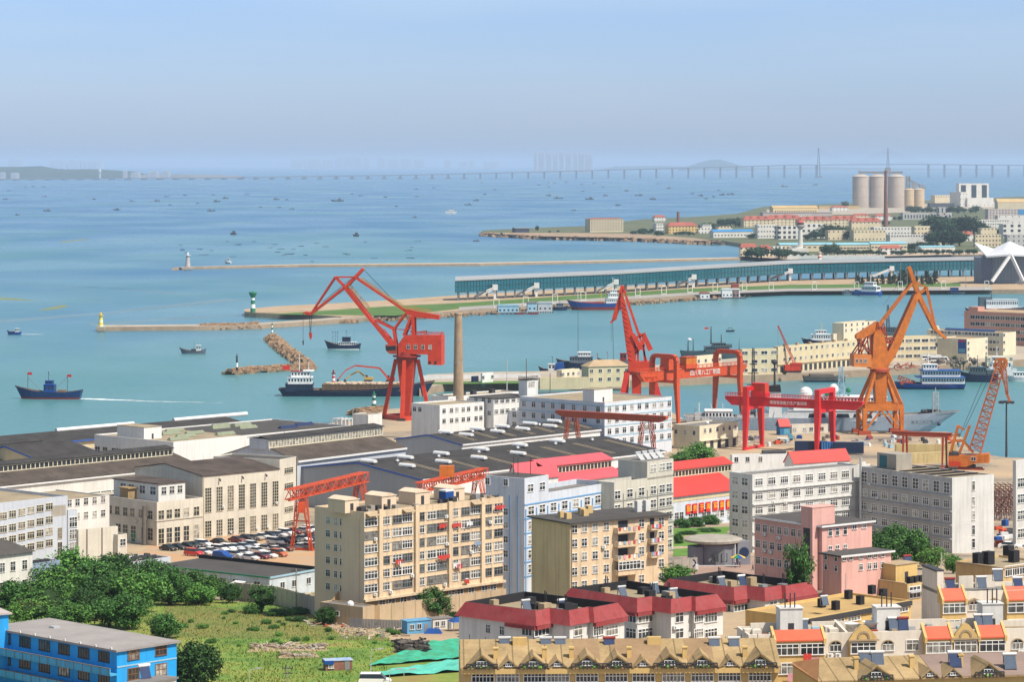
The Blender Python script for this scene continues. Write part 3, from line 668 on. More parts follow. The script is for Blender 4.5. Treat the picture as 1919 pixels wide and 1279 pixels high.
# navigation marks and boats of the near water
_w = boat('motor_yacht', 'white motor boat leaving a short wake on the far water', 849, 401.5, 14, 0, 9, 4, [whs, whs, whs])[0]; wheelhouse(_w, -18, 8, 3.2, 3, 8, whs); wheelhouse(_w, -10, 2, 2.4, 8, 11, whs); mast(_w, -4, 11, 16, .3)
foam = mat('foam', (.80,.86,.88), .8, .15, .2)
def wake(path, w0, w1, name='wake'):
    rr = random.Random(3); mb = MB()
    pts = [at_sea(*q) for q in path]
    for a, b, k in zip(pts, pts[1:], range(99)):
        n = 26
        for i in range(n):
            t = (i+rr.random())/n; c = a.lerp(b, t); tt = (k+t)/(len(pts)-1); w = lerp(w0, w1, tt); dens = 1-tt*.75
            if rr.random() > dens: continue
            c = c+Vector((0, rr.uniform(-w, w), 0)); l = rr.uniform(2, 6); h = rr.uniform(.15, .6)*w*.5
            mb.face([(c.x-l,c.y-h*.3,.03),(c.x-l*.2,c.y-h,.04),(c.x+l,c.y-h*.2,.03),(c.x+l*.5,c.y+h*.8,.04),(c.x-l*.6,c.y+h,.03)])
    o = mb.build(name, foam); o['kind'] = 'stuff'
wake([(154,748),(200,749.5),(260,752),(330,754),(420,755.5)], 3.0, 1.0); wake([(38,627),(60,627),(80,627.5)], 1.5, .6); wake([(843,401.5),(826,402.5)], 9, 4)
# blue trawler with two masts and flags, running left
t, L = boat('trawler', 'blue trawler with red flags running left ahead of a white wake', 91, 748, 127, 176, 7.5, 3.6, [mat('hull_deep_blue', (.010,.045,.15), .45, .3, .4, .3), redb, deckm], 3.2, 1.2)
o = wheelhouse(t, -L*.10, L*.06, 2.4, 3, 7.2, blueh, win=True); wheelhouse(t, -L*.07, L*.04, 1.9, 7.2, 9.2, blueh)
mast(t, 0, 9, 13.5, .15, 1.5); mast(t, L*.31, 4, 12.5, .15, .8); mast(t, -L*.28, 4, 11.5, .15, 1.2); flag(t, L*.31, 12.2, 2.2); flag(t, -L*.28, 11.2, 2.2)
d = MB(); d.box(-L*.25, -L*.14, -1.8, 1.8, 3, 4.6); d.beam((L*.31,0,11), (L*.12,0,4.2), .12); d.beam((-L*.28,0,11), (-L*.1,0,5), .12); d.build('deck_gear', deckm, t)
t, L = boat('skiff', 'tiny bright blue boat with a white shelter at the edge of the water', 26, 627.5, 27, 172, 5, 1.8, [blueh, blueh, deckm], 1.4, .4); wheelhouse(t, -L*.33, -L*.12, 1.6, 1.4, 4.2, whs); d = MB(); d.box(-L*.05, L*.15, -1.5, 1.5, 1, 2.2); d.build('net_heap', darkm, t)
t, L = boat('wooden_boat', 'weathered grey boat with white wheelhouse near the rock breakwater', 361, 663.5, 50, 178, 5.5, 2.0, [greyh, greyh, deckm], 2.0, 1.4); wheelhouse(t, -L*.30, -L*.14, 1.7, 1.5, 5.2, whs); mast(t, -L*.05, 1.5, 8.5, .1); d = MB(); d.box(-L*.12, L*.05, -1.6, 1.6, 1, 3.0); d.build('net_heap', darkm, t)
t, L = boat('fishing_vessel', 'navy and white fishing vessel with many upright booms off the green-topped light', 642, 656, 68, 176, 8, 3.2, [navy, whs, deckm], 3.0, 1.0); wheelhouse(t, -L*.38, L*.10, 2.8, 2.6, 5.0, whs); wheelhouse(t, -L*.22, 0, 2.2, 5.0, 8.0, navy); mast(t, -L*.1, 8, 12, .12, 1.2)
for x in (.14, .2, .27): mast(t, L*x, 3.5, 11.5, .1, 1.0, name='boom')
mast(t, -L*.32, 5, 12.5, .18, 0, cyanm)
# bulk barge with superstructure aft (left) and two excavators
t, L = boat('dredging_barge', 'long dark bulk barge with white deckhouse at its left end, loaded with stone', 669, 742, 292, 1.2, 15, 3.4, [navy, navy, deckm], 4.5, .5, full=.12, rake=.06)
wheelhouse(t, -L*.455, -L*.28, 6, 2.6, 6.2, navy, 'deckhouse'); wheelhouse(t, -L*.44, -L*.285, 5.2, 6.2, 9.6, whs, 'deckhouse'); wheelhouse(t, -L*.42, -L*.30, 4.0, 9.6, 12.6, whs, roof=redb); MB().box(-L*.345, -L*.275, -4.6, 4.6, 12.75, 13.1).build('canopy', whs, t)
mast(t, -L*.37, 12.6, 21, .3, 1.5, whs); mast(t, -L*.31, 12.6, 17, .2, 1, whs); flag(t, -L*.475, 13.5, 3.5, 1)
cg = MB(); cg.box(-L*.22, L*.30, -6.0, 6.0, 2.6, 6.2); cg.build('cargo_hold', mat('barge_hold', (.20,.13,.09), .9, .4, .4, .5), t)
rib = MB()
for i in range(64): x = lerp(-L*.22, L*.30, i/63); rib.box(x-.14, x+.14, -6.5, -6.0, 2.6, 6.1)
rib.box(-L*.22, L*.30, -6.7, -6.0, 6.1, 6.4); rib.build('hold_ribs', mat('rib_brown', (.28,.18,.12), .9, .3, .5), t)
ld = MB(); rr = random.Random(5)
for i in range(160):
    x = lerp(-L*.2, L*.28, rr.random()); y = rr.uniform(-5.2, 5.2); r = rr.uniform(.5, 1.1); ld.ball((x, y, 6.2+rr.uniform(0,.5)), r, 5, 0, .6)
struct(ld.build('stone_load', stonel, t), 'stuff')
def excavator(label, px, py, D, z, m, dirx, arm, rz=0):
    p = P(px, py, D); e = thing('excavator', label, 'excavator', (p.x, p.y, z), rz if dirx > 0 else math.pi+rz)
    tr = MB()
    for y in (-1.5, 1.1): tr.prism([(-2,.1),(2,.1),(2.3,.5),(2,.9),(-2,.9),(-2.3,.5)], y, y+.6)
    tr.build('track', darkm, e); bd = MB(); bd.prism([(-2.6,1.0),(1.6,1.0),(1.6,2.2),(-2.2,2.5),(-2.6,2.0)], -1.4, 1.4); bd.build('house', m, e)
    cb = MB(); cb.prism([(.3,2.2),(1.8,1.4),(1.8,2.6),(1.2,3.4),(.3,3.4)], -1.35, -.1); cb.build('cab', wgl, e)
    a = MB(); pts = arm
    for (x0, z0), (x1, z1), w in zip(pts, pts[1:], (.9, .8, .6, .5)): a.beam((x0,.3,z0), (x1,.3,z1), .5, w)
    a.build('arm', m, e); bx, bz = pts[-1]; b = MB(); b.prism([(bx-.9,bz-1.2),(bx+.5,bz-1.4),(bx+.6,bz+.2),(bx-.2,bz+.3)], -.5, 1.1); b.build('bucket', darkm, e); return e
_bz = 6.7
excavator('orange-red excavator standing on the barge load with a long bent arm', 731, 716, 1519, _bz, redc, -1, [(1.2,2.2),(5.5,7.2),(18,8.5),(23,6.0),(27,1.2)])
excavator('yellow excavator parked on the barge load', 690, 716, 1521, _bz, mat('machine_yellow', (.55,.36,.10), .6, .3), -1, [(1.2,2.2),(5,5.5),(9,3.4),(12,1.0)])
# ---------------------------------------------------------------- lights on the moles
def light(label, px, yb, yt, z, wpx, m, top=None, base=None, gal=True):
    p = G(px, yb, z); s = p.y/F; h = (yb-yt)*s; r = wpx*s/2; t = thing('harbour_light', label, 'lighthouse', p)
    MB().lathe(0, 0, [(r*1.0,0),(r*.62,h*.74),(r*.62,h*.75)], 14).build('tower', m, t)
    g = MB(); g.lathe(0, 0, [(r*.6,h*.75),(r*1.05,h*.78),(r*1.05,h*.81),(r*.5,h*.81)], 14); g.build('gallery', top or m, t)
    MB().lathe(0, 0, [(r*.42,h*.81),(r*.42,h*.92),(r*.5,h*.92),(.05,h)], 10).build('lantern', top or whs, t)
    if base: MB().box(-r*1.6, r*1.6, -r*1.6, r*1.6, -1.5, h*.05).build('plinth', base, t)
    return t
light('grey-white stone lighthouse with white lantern at the tip of the farthest mole', 352, 502, 473, 2.6, 10, mat('light_stone', (.52,.46,.42), .9, .3, .4), whs, stonel)
light('yellow and white banded light at the left tip of the stone mole', 189, 614, 586, 3, 10, striped('band_yellow', (.70,.55,.04), (.72,.68,.42), 3.6, .0), yel, quayc)
t = light('green and white banded light tower with flared green head', 474, 585.5, 545, 3.8, 10, striped('band_green', (.78,.79,.77), (.01,.16,.09), 6.3, .0), grn)
_g = G(474, 583, 5); MB().lathe(0, 0, [(1.3,11.0),(3.2,14.6),(3.2,15.6),(1.0,15.6)], 12).build('flared_head', grn, t)
for _p in ([(-20,557),(30,559.5),(70,564),(30,563),(-20,561)],[(88,578),(118,572),(130,574),(105,580),(70,583)],[(112,453),(165,448),(168,449.3),(115,455)]): struct(MB().face([at_sea(*q)+Vector((0,0,.03)) for q in _p]).build('algae', mat('algae_yellow', (.20,.24,.10), .6, .4, .05)), 'stuff')
for _p in ([(0,600),(190,586),(420,560),(470,562),(200,589),(0,606)],[(0,533),(200,540),(410,559),(300,546),(120,536)],[(180,612),(330,600),(470,590),(470,588.5),(320,596),(160,606)]): struct(MB().face([at_sea(*q)+Vector((0,0,.02)) for q in _p]).build('slick', mat('slick_pale', (.12,.22,.27), .4, .3, .02)), 'stuff')
light('small green and white light on the tip of the rock breakwater', 510, 628, 604, 3, 4, striped('band_green_small', (.78,.79,.77), (.01,.16,.09), 3.4), grn, rockm)
light('black and white banded light on the left end of the rocks', 444, 697, 663, 3, 5, striped('band_black', (.80,.80,.78), (.02,.02,.02), 5.0), darkm, rockm)
light('red and white banded light standing behind the barge', 625, 728, 693, 2, 8, striped('band_red', (.80,.79,.76), (.60,.03,.03), 2.6), redb, concd)
light('dark green and white banded light on the rocky jetty head', 701, 763, 734, 3, 9, striped('band_green_near', (.80,.81,.79), (.01,.12,.08), 3.0), grn, rockm)
# floats and stakes of the shellfish nets
_n = MB(); rr = random.Random(12)
for _ in range(34):
    p = at_sea(rr.uniform(300, 810), rr.choice((rr.uniform(448, 492), rr.uniform(452, 475)))); a = rr.uniform(-.5, .5); l = rr.uniform(2, 6)
    _n.beam((p.x-l*math.cos(a), p.y-l*4*math.sin(a), .2), (p.x+l*math.cos(a), p.y+l*4*math.sin(a), .5), .9, .7)
struct(_n.build('net_floats', mat('net_grey', (.08,.12,.16), .7, .3)), 'stuff')
for (px, py, lb) in ((427,494,'small pale workboat beside the farthest mole'),(667,443,'little brown boat alone in the left middle water'),(437,440,'tiny dark buoy boat in the middle of the left water')):
    t, L = boat('workboat', lb, px, py, 12, 170, 6, 2.5, [whs if px == 427 else dkb, dkb, deckm], 1, .5); wheelhouse(t, -L*.3, L*.1, 2, 2, 6, whs if px == 427 else dkc)
# ================================================================ the peninsula town
creamw = mat('town_cream', (.60,.52,.36), .9, .2, .05, .2); paleW = mat('town_pale', (.62,.61,.57), .9, .2, .05, .2); yellW = mat('town_yellow', (.62,.44,.17), .9, .2, .05, .2)
greyW = mat('town_grey', (.42,.42,.41), .9, .2, .05, .25); pinkT = mat('town_pink_grey', (.46,.40,.38), .9, .2, .05, .2)
redR = mat('town_red_tiles', (.34,.10,.07), .85, .3, .05); blueR = mat('town_blue_sheet', (.04,.22,.48), .6, .2, .05); cyanR = mat('town_cyan_sheet', (.22,.48,.58), .6, .2, .05)
greyR = mat('town_grey_roof', (.20,.20,.20), .9, .3, .05); ochR = mat('town_ochre_roof', (.50,.36,.17), .8, .25, .05); wgray = mat('town_window', (.035,.045,.06), .3, .3)
FWM = {}
def fwin(b, face, n, rows, w=1.3, h=1.5, y0=.16, y1=.86, u0=.05, u1=.95, d=0):
    key = (w, h)
    if key not in FWM: FWM[key] = MB().box(-w/2, w/2, -.12, .03, -h/2, h/2).mesh('window', wgray)
    ln = b.a if face == 'R' else b.b
    for u in lin(u0*ln, u1*ln, n):
        for z in lin(y0*b.h, y1*b.h, rows):
            loc, rz = ((u, d, z), 0) if face == 'R' else ((d, u, z), -math.pi/2); put('window', FWM[key], b.root, loc, rz)
def fb(label, cx, ct, xr, xl, yb, wm, roof='flat', rm=None, R=None, L=None, th=50, rise=4, cat='building', name='town_building', z=5, ww=2.2, wh=2.0, y0=.16, y1=.86, group=None):
    D = F*(CZ-z)/(yb-HZ); b = Bld(name, label, cat, cx, ct, xr, 0, xl, D, yb=yb, th=th, base=-3, group=group); rm = rm or greyR
    if roof == 'flat': b.shell(wm, rm, .8, .5)
    elif roof == 'hip': b.hip(wm, rm, rise, .6)
    elif roof == 'gy': b.gable(wm, rm, rise, 'y', .5)
    else: b.gable(wm, rm, rise, 'x', .5)
    if R: fwin(b, 'R', R[0], R[1], ww, wh, y0, y1)
    if L: fwin(b, 'L', L[0], L[1], ww, wh, y0, y1)
    return b
b = fb('cream five-storey block with red roof edge alone on the bare spit', 1106, 410.5, 1168, 1097, 435.5, creamw, 'hip', redR, (12,5), (2,5), 24, 1.5, ww=2.4)
b = fb('yellow hall with hipped red roof amid dark trees on the spit', 1253, 424, 1307, 1247, 438.5, yellW, 'hip', redR, (9,3), (2,3), 24, 6)
fb('small white house left of the yellow hall', 1229, 419, 1244, 1223, 436, paleW, 'flat', None, (4,3), None, 24)
fb('low pale annex right of the yellow hall', 1309, 428, 1336, 1300, 438, paleW, 'flat', None, (5,2), None, 24)
fb('long blue-roofed shed on the near shore of the spit', 1337, 434.5, 1412, 1330, 446, paleW, 'gx', blueR, (12,1), None, 22, 3, y0=.4)
_p = G(1271, 420, 5); tag(MB().lathe(0, 0, [(3.4,-3),(2.6,22),(3,22),(3,23)], 12).build('brick_chimney', mat('chimney_brick', (.22,.11,.09), .9, .3, .2), None, _p), 'short brown brick chimney behind the yellow hall', 'chimney')
b = fb('yellow gable-roofed warehouse standing by the outer water', 1449, 390, 1533, 1442, 403, mat('town_warehouse', (.66,.52,.28), .9, .2), 'gx', ochR, (18,1), None, 14, 5, y0=.5, wh=4)
fb('long low brown quay shed at the foot of the yellow warehouse', 1430, 399.5, 1560, 1424, 405, pinkT, 'gx', mat('shed_mauve', (.25,.19,.19), .9, .3), None, None, 8, 1.5)
for a in (('long red-roofed block nearest the spit',1394,412.5,1450,1388,426,8,3),('red-roofed block with dormers in the red-roofed row',1440,410.5,1505,1432,425,9,3),('red-roofed block in front of the small white office',1500,413,1560,1490,428,8,3),('red-roofed block below the silos',1556,412,1612,1548,426,8,3),('red-roofed block at the right end of the red-roofed row',1596,416,1652,1590,430,8,2)):
    b = fb(a[0], a[1], a[2], a[3], a[4], a[5], creamw, 'hip', redR, (a[6],a[7]), None, 22, 7, group='red-roofed quarter on the peninsula')
    dm = MB()
    for k in range(3): u = b.a*(k+1)/4; dm.prism([(u-3,b.h+1),(u+3,b.h+1),(u+3,b.h+4),(u,b.h+6.5),(u-3,b.h+4)], 1.5, 8)
    b.part('dormer', dm, redR)
fb('white office block just above the red roofs', 1484, 402.5, 1524, 1479, 412, paleW, 'flat', None, (9,2), None, 22)
fb('pale three-storey block at the left of the peninsula town', 1420, 421.5, 1456, 1414, 447.5, paleW, 'flat', None, (7,3), None, 24)
fb('white square block with large dark windows left of the control tower', 1459, 423.5, 1500, 1452, 449, paleW, 'flat', None, (5,3), (2,3), 24, ww=4.5, wh=4)
fb('pale block with dark windows behind the control tower', 1504, 419.5, 1547, 1497, 447, paleW, 'flat', None, (5,3), None, 24, ww=4, wh=3.5)
b = fb('stepped cream college block with long wings', 1600, 432, 1660, 1592, 452, creamw, 'flat', None, (9,2), None, 24)
fb('tall middle wing of the cream college', 1638, 426, 1712, 1631, 450, paleW, 'flat', None, (12,3), None, 20)
fb('cream college end tower', 1714, 424, 1743, 1708, 460, creamw, 'flat', None, (5,4), None, 24)
fb('lower white wing in front of the college end tower', 1668, 440, 1742, 1660, 461, paleW, 'flat', None, (14,2), None, 20)
for a in (('long cream shed with pale blue roof near the promenade',1462,459,1562,1455,472),('cream shed with cyan roof edge behind the promenade trees',1568,459,1630,1560,474.5),('cream terminal shed with cyan roof edge ending the row',1632,457,1700,1624,474)):
    fb(a[0], a[1], a[2], a[3], a[4], a[5], creamw, 'gx', cyanR, (10,1), None, 14, 2.2, y0=.6, ww=3.5, wh=1.6)
fb('low blue-roofed shelter at the end of the promenade', 1726, 463.5, 1790, 1716, 474, paleW, 'gx', cyanR, None, None, 14, 1.5)
for a in (('little villa with red mansard roof by the mole root',1388,464,1418,1385,480),('second little red-roofed villa beside a dark tree',1424,467,1446,1420,481.5)):
    fb(a[0], a[1], a[2], a[3], a[4], a[5], creamw, 'hip', redR, (4,2), None, 22, 5)
fb('white flat terrace building left of the control tower foot', 1446, 462, 1470, 1442, 478, paleW, 'flat', None, (4,2), None, 24)
# right-hand end of the peninsula
fb('broad beige warehouse right of the silos', 1752, 366, 1800, 1744, 386, creamw, 'flat', None, (10,2), None, 24, wh=3)
fb('white stepped hall beside the glass block', 1800, 360, 1812, 1780, 388, paleW, 'flat', None, (3,3), None, 24)
b = fb('dark-glazed office tower on the outer quay', 1797, 344, 1853, 1792, 384, paleW, 'flat', None, None, None, 24); fwin(b, 'R', 3, 1, b.a*.17, b.h*.85, .5, .5, .15, .85)
fb('white low hall in front of the glass block', 1813, 371, 1862, 1806, 388, paleW, 'flat', None, (7,1), None, 24)
fb('dark low shed left of the white hall', 1742, 381, 1788, 1738, 389, mat('town_dark', (.06,.07,.09), .8, .3), 'flat', None, None, None, 14)
fb('long grey colonnaded building in front of the silos', 1692, 399, 1784, 1687, 412, greyW, 'flat', None, (16,1), None, 16, ww=3, wh=7, y0=.45)
fb('grey stair block on the colonnaded building', 1758, 388.5, 1774, 1755, 412, greyW, 'flat', None, (3,1), None, 16, ww=3, wh=10, y0=.75)
b = fb('pinkish-grey office with blue sign panel at the right edge', 1852, 392, 1935, 1846, 412, pinkT, 'flat', None, (14,4), None, 22, ww=3)
b.part('sign_panel', MB().box(b.a*.68, b.a*.9, -.5, -.05, b.h*.45, b.h*.95), blueR)
fb('white domed-roof hall far right', 1870, 379, 1935, 1864, 394, creamw, 'gx', ochR, None, None, 14, 8)
fb('white hotel block left of the pinkish office', 1826, 412, 1892, 1820, 430, paleW, 'flat', None, (14,3), None, 20)
fb('white flat block right of the hotel', 1880, 420, 1940, 1872, 446, paleW, 'flat', None, (5,3), None, 22, ww=5, wh=4)
fb('cream twin-gabled house above the star building', 1828, 440, 1876, 1824, 463, creamw, 'flat', None, (8,3), None, 22)
fb('grey house at the right edge above the star building', 1888, 440, 1940, 1882, 464, greyW, 'flat', None, (6,3), None, 22)
fb('little red-roofed house among the trees', 1800, 440, 1824, 1795, 452, paleW, 'hip', redR, (4,1), None, 22, 5)
for i, (cx, ct, xr, xl, yb, k) in enumerate(((1552,432,1590,1546,450,0),(1470,405,1482,1466,413,0),(1345,425,1372,1340,434,0),(1226,407,1248,1222,416,1),(1316,421,1334,1312,434,1),(1640,405,1672,1634,414,1),(1756,414,1786,1750,428,0),(1790,423,1822,1785,437,1),(1838,428,1868,1832,442,0),(1650,466,1690,1645,478,1),(1745,446,1775,1740,460,0),(1600,404,1630,1595,411,0),(1870,404,1925,1864,420,1),(1560,389,1590,1555,396,1))):
    fb(('cream','white')[k]+' small block '+('at the left of the green wood','beside the white office above the red roofs','behind the long blue-roofed shed','above the white house on the spit','beside the yellow hall annex','under the red-brown tall chimney','in the wood below the colonnaded building','at the right edge of the dark wood','left of the white flat block','behind the promenade terminal shed','above the promenade shelter','right of the red-roofed row','below the pinkish office','under the long yellow canopy')[i], cx, ct, xr, xl, yb, (creamw, paleW)[k], ('flat','hip')[i % 2], (greyR, redR)[i % 2], (5,2), None, 22, 4)
# silos
silo = mat('silo_concrete', (.47,.40,.34), .9, .25, .02, .35); siloy = mat('silo_buff', (.56,.43,.28), .9, .2, .02, .25)
def silos(label, cxs, wpx, yt, yb, m, group):
    for px, lb in cxs:
        p = G(px, yb, 5); s = p.y/F; r = wpx*s/2; h = (yb-yt)*s; t = thing('silo', lb, 'silo', p, 0, group)
        mb = MB().lathe(0, 0, [(r,-3),(r,h*.97)], 28)
        mb.build('shell', m, t, smooth=False); MB().lathe(0, 0, [(r*1.03,h*.965),(r*1.03,h*.99),(r*.45,h*1.05),(r*.1,h*1.06)], 28).build('roof', m, t)
        rb = MB()
        for k in (.33, .66): rb.lathe(0, 0, [(r*1.004,h*k),(r*1.004,h*k+.8)], 28)
        rb.build('band', mat('silo_band', (.34,.30,.27), .9, .2), t)
G1 = 'three tall grey silos'; G2 = 'two short buff silos'
silos('', [(1613,'leftmost of the three tall grey concrete silos'),(1645,'middle one of the three tall grey concrete silos'),(1680,'rightmost of the three tall grey concrete silos')], 31, 330, 389.5, silo, G1)
silos('', [(1704,'buff shorter silo next to the tall grey ones'),(1722.5,'buff shorter silo farthest from the tall grey ones')], 20, 355, 389.5, siloy, G2)
_c = G(1613, 389.5, 5); _g = thing('conveyor_gantry', 'dark steel conveyor gallery running over the silo tops', 'conveyor', _c); k = _c.y/F; hh = 66*k
mb = MB(); mb.truss((0,0,hh), (78*k,0,hh), 4*k, 3*k, 12, 1.5); mb.beam((-2*k,0,hh*.93), (-2*k,0,hh*1.05), 4*k); mb.build('gallery', steel, _g)
mb = MB(); mb.box(46*k, 56*k, -4*k, 4*k, hh*.98, hh*1.14); mb.build('head_house', steel, _g)
mb = MB(); mb.truss((89*k,0,0), (89*k,0,hh*.9), 6*k, 6*k, 9, 1.6); mb.truss((89*k,0,hh*.8), (122*k,0,hh*.55), 3*k, 3*k, 7, .8); mb.box(96*k, 104*k, -3*k, 3*k, hh*.45, hh*.72); mb.box(110*k, 118*k, -3*k, 3*k, hh*.5, hh*.66); mb.build('hoist_tower', steel, _g)
_p = G(1660, 426, 5); tag(MB().lathe(0, 0, [(4.2,-3),(2.6,104*_p.y/F),(3.0,104*_p.y/F),(3.0,106*_p.y/F)], 14).build('brick_chimney', mat('chimney_red', (.25,.12,.09), .9, .3, .1, .3), None, _p), 'very tall slim brown chimney in front of the silos', 'chimney')
b = fb('long yellow canopy on posts left of the silos', 1535, 386.5, 1612, 1530, 392, ochR, 'flat', None, None, None, 8)
# control tower and its pavilion
_p = G(1500, 474, 5); t = thing('control_tower', 'slim white harbour control tower with red-capped cabin', 'tower', _p)
s = _p.y/F
MB().lathe(0, 0, [(5.2*s,-3),(3.6*s,45*s)], 16).build('shaft', paleW, t); MB().lathe(0, 0, [(3.6*s,44*s),(8.2*s,50*s),(8.2*s,52*s),(6*s,52.4*s)], 18).build('cabin_floor', pinkT, t)
MB().lathe(0, 0, [(6.2*s,52*s),(6.6*s,56.5*s)], 18).build('cabin', wgray, t); MB().lathe(0, 0, [(7.2*s,56.5*s),(4.5*s,60*s),(.6*s,62*s)], 18).build('cap', mat('cap_red', (.45,.09,.07), .8, .2), t); mast(t, 0, 61*s, 66*s, .4)
pv = MB(); pv.box(-24*s, 10*s, -10*s, 12*s, -2, 9*s); pv.box(-17*s, 14*s, -14*s, 10*s, -2, 5*s); pv.lathe(-8*s, 0, [(9*s,9*s),(9*s,13*s),(10*s,13*s),(10*s,14*s)], 16); pv.build('pavilion', paleW, t)
fn = thing('parapet', 'scalloped white sea parapet along the tower terrace', 'wall', G(1475, 486, 5)); mb = MB()
for k in range(13): x = k*9.0; mb.prism([(x,0),(x+9,0),(x+9,3.0),(x+4.5,6.0),(x,3.0)], 0, 1.2)
mb.build('battlement', paleW, fn)
_p = G(1536, 487, 5); tag(MB().lathe(0, 0, [(2.6,-2),(2.0,8),(2.0,9)], 14).build('harbour_light', striped('band_orange', (.62,.14,.08), (.75,.70,.62), 4), None, _p), 'orange and white banded drum light at the terrace end', 'lighthouse')
# trees on the peninsula
gT = 'dark trees of the peninsula town'; rr = random.Random(21)
pen = lambda x, y: G(x, y, 5)
spots = [(1202,1222,438,8,4),(1228,1245,442,8,3),(1310,1350,430,10,5),(1350,1412,424,12,7),(1385,1412,424,10,3),(1404,1412,448,8,2),(1545,1600,449,20,4),(1508,1545,450,14,3),(1600,1620,420,8,2),(1640,1668,424,8,3),(1700,1745,470,14,5),(1745,1830,440,26,10),(1745,1800,462,24,5),(1828,1850,440,16,3),(1870,1900,440,14,3),(1580,1596,390,16,1),(1400,1430,484,16,3),(1455,1480,484,14,4),(1540,1565,478,18,3),(1490,1515,482,10,2),(1570,1700,478,8,14),(1700,1830,477,8,12),(1180,1215,440,7,3),(1262,1300,441,6,4),(1660,1690,412,6,2),(1700,1830,400,11,10)]
for x0, x1, y, h, n in spots:
    n = int(n*1.5)
    for i in range(n):
        px = lerp(x0, x1, (i+rr.random())/n); hh = h*rr.uniform(.85, 1.55)
        tree('far', px, y-hh, hh*rr.uniform(1.1, 1.7), y+rr.uniform(-1, 1.5), 'dark rounded tree among the peninsula buildings', gT, fn=pen)
tree('far', 1007, 422, 9, 434, 'lone umbrella-shaped tree on the bare spit', fn=pen); fb('dark low shed on the bare spit', 966, 428.5, 992, 960, 436, mat('shed_navy', (.05,.06,.09), .9, .3), 'gx', None, None, None, 12, 1)
for px, y in ((940,439),(1030,435),(1046,434)): bush('far', px, y-3, 6, y+1, 'low dark bush on the bare spit', 'bushes on the bare spit', fn=pen)
# ---------------------------------------------------------------- glass corridor on columns
corr = thing('elevated_gallery', 'very long teal-glazed boarding gallery raised on columns above the grass mole', 'building')
CT = [(853,2476),(1000,2548),(1161,2629),(1320,2760),(1480,2897),(1660,2960),(1842,3014)]
gp = [((px-CX)*D/F, D) for px, D in CT]; ZB, ZT, WD = 11.5, 22.0, 26.0
teal = mat('teal_glass', (.010,.12,.165), .18, .35, .05, spec=.6, fine=.4); galr = mat('gallery_roof', (.34,.36,.38), .6, .15, .02); mull = mat('teal_frame', (.03,.09,.12), .5, .2)
g_, r_, k_, fl_ = MB(), MB(), MB(), MB()
for (x0, y0), (x1, y1) in zip(gp, gp[1:]):
    g_.extr([(x0,y0),(x1,y1),(x1,y1+WD),(x0,y0+WD)], ZB, ZT-1.4); r_.extr([(x0,y0-1.2),(x1,y1-1.2),(x1,y1+WD+1),(x0,y0+WD+1)], ZT-1.4, ZT)
    r_.extr([(x0,y0+8),(x1,y1+8),(x1,y1+18),(x0,y0+18)], ZT, ZT+1.6); fl_.extr([(x0,y0-.5),(x1,y1-.5),(x1,y1+WD),(x0,y0+WD)], ZB-1.0, ZB-.02)
    n = 26
    for i in range(n): t = i/n; x, y = lerp(x0,x1,t), lerp(y0,y1,t); k_.box(x-.22, x+.22, y-.5, y-.05, ZB, ZT-1.45)
    k_.beam((x0,y0-.3,(ZB+ZT)/2-1), (x1,y1-.3,(ZB+ZT)/2-1), .3)
(x0, y0) = gp[0]; k_.box(x0-.4, x0-.05, y0, y0+WD, ZB, ZB+.5)
g_.build('glass_wall', teal, corr); r_.build('roof', galr, corr); k_.build('glazing_bars', mull, corr); fl_.build('floor_edge', mull, corr)
colm = MB(); colm.box(-.8, .8, -.8, .8, -11, 0); colm = colm.mesh('column', mat('column_grey', (.16,.17,.18), .8, .2))
for i in range(50):
    t = (i+.3)/50*(len(gp)-1); k = int(t); f = t-k; x, y = lerp(gp[k][0], gp[k+1][0], f), lerp(gp[k][1], gp[k+1][1], f)
    put('column', colm, corr, (x, y+1.5, ZB)); put('column', colm, corr, (x, y+WD-3, ZB))
for a, b in (((889,562),(923,540)),((969,557.5),(1001,535)),((1120,548),(1150,526)),((1266,538),(1296,518)),((1443,529.5),(1477,511)),((1632,521.5),(1667,504))):
    i = interp([(p[0], p[1]) for p in CT], b[0])-3; q = P(b[0], b[1], i); p = P(a[0], a[1], i-4); st = MB()
    st.beam((p.x,p.y,5.2), (q.x,q.y,ZB+.4), 4.5, .8); st.beam((p.x,p.y-2.2,6.4), (q.x,q.y-2.2,ZB+1.9), .2, 1.0); st.beam((p.x,p.y+2.2,6.4), (q.x,q.y+2.2,ZB+1.9), .2, 1.0); st.box(q.x, q.x+4.5, q.y-2.4, q.y+2.6, ZB, ZB+4.6); st.box(q.x+1, q.x+3, q.y-1, q.y+1, 4, ZB)
    st.build('stair', whs, corr)
# white frames along the mole road
fr = MB(); fr.box(-2.6,-2.2,-.3,.3,0,8.5); fr.box(2.2,2.6,-.3,.3,0,8.5); fr.box(-2.6,2.6,-.3,.3,8.1,8.5); fr.box(-2.6,2.6,-.3,.3,1.2,1.6); fr = fr.mesh('sign_frame', mat('frame_cream', (.70,.70,.60), .7, .1))
for px, y in ((930,580),(985,575.5),(1040,571),(1093,566),(1195,557),(1244,554),(1293,551),(1340,548.5),(1395,547),(1445,546.5),(1526,546),(1605,545.5),(1687,545),(1768,544),(1849,544)):
    p = G(px, y, 3.9); tag(put('sign_frame', fr, None, p, .5), 'open cream sign frame standing along the mole road', 'sign frame', 'sign frames along the mole road')
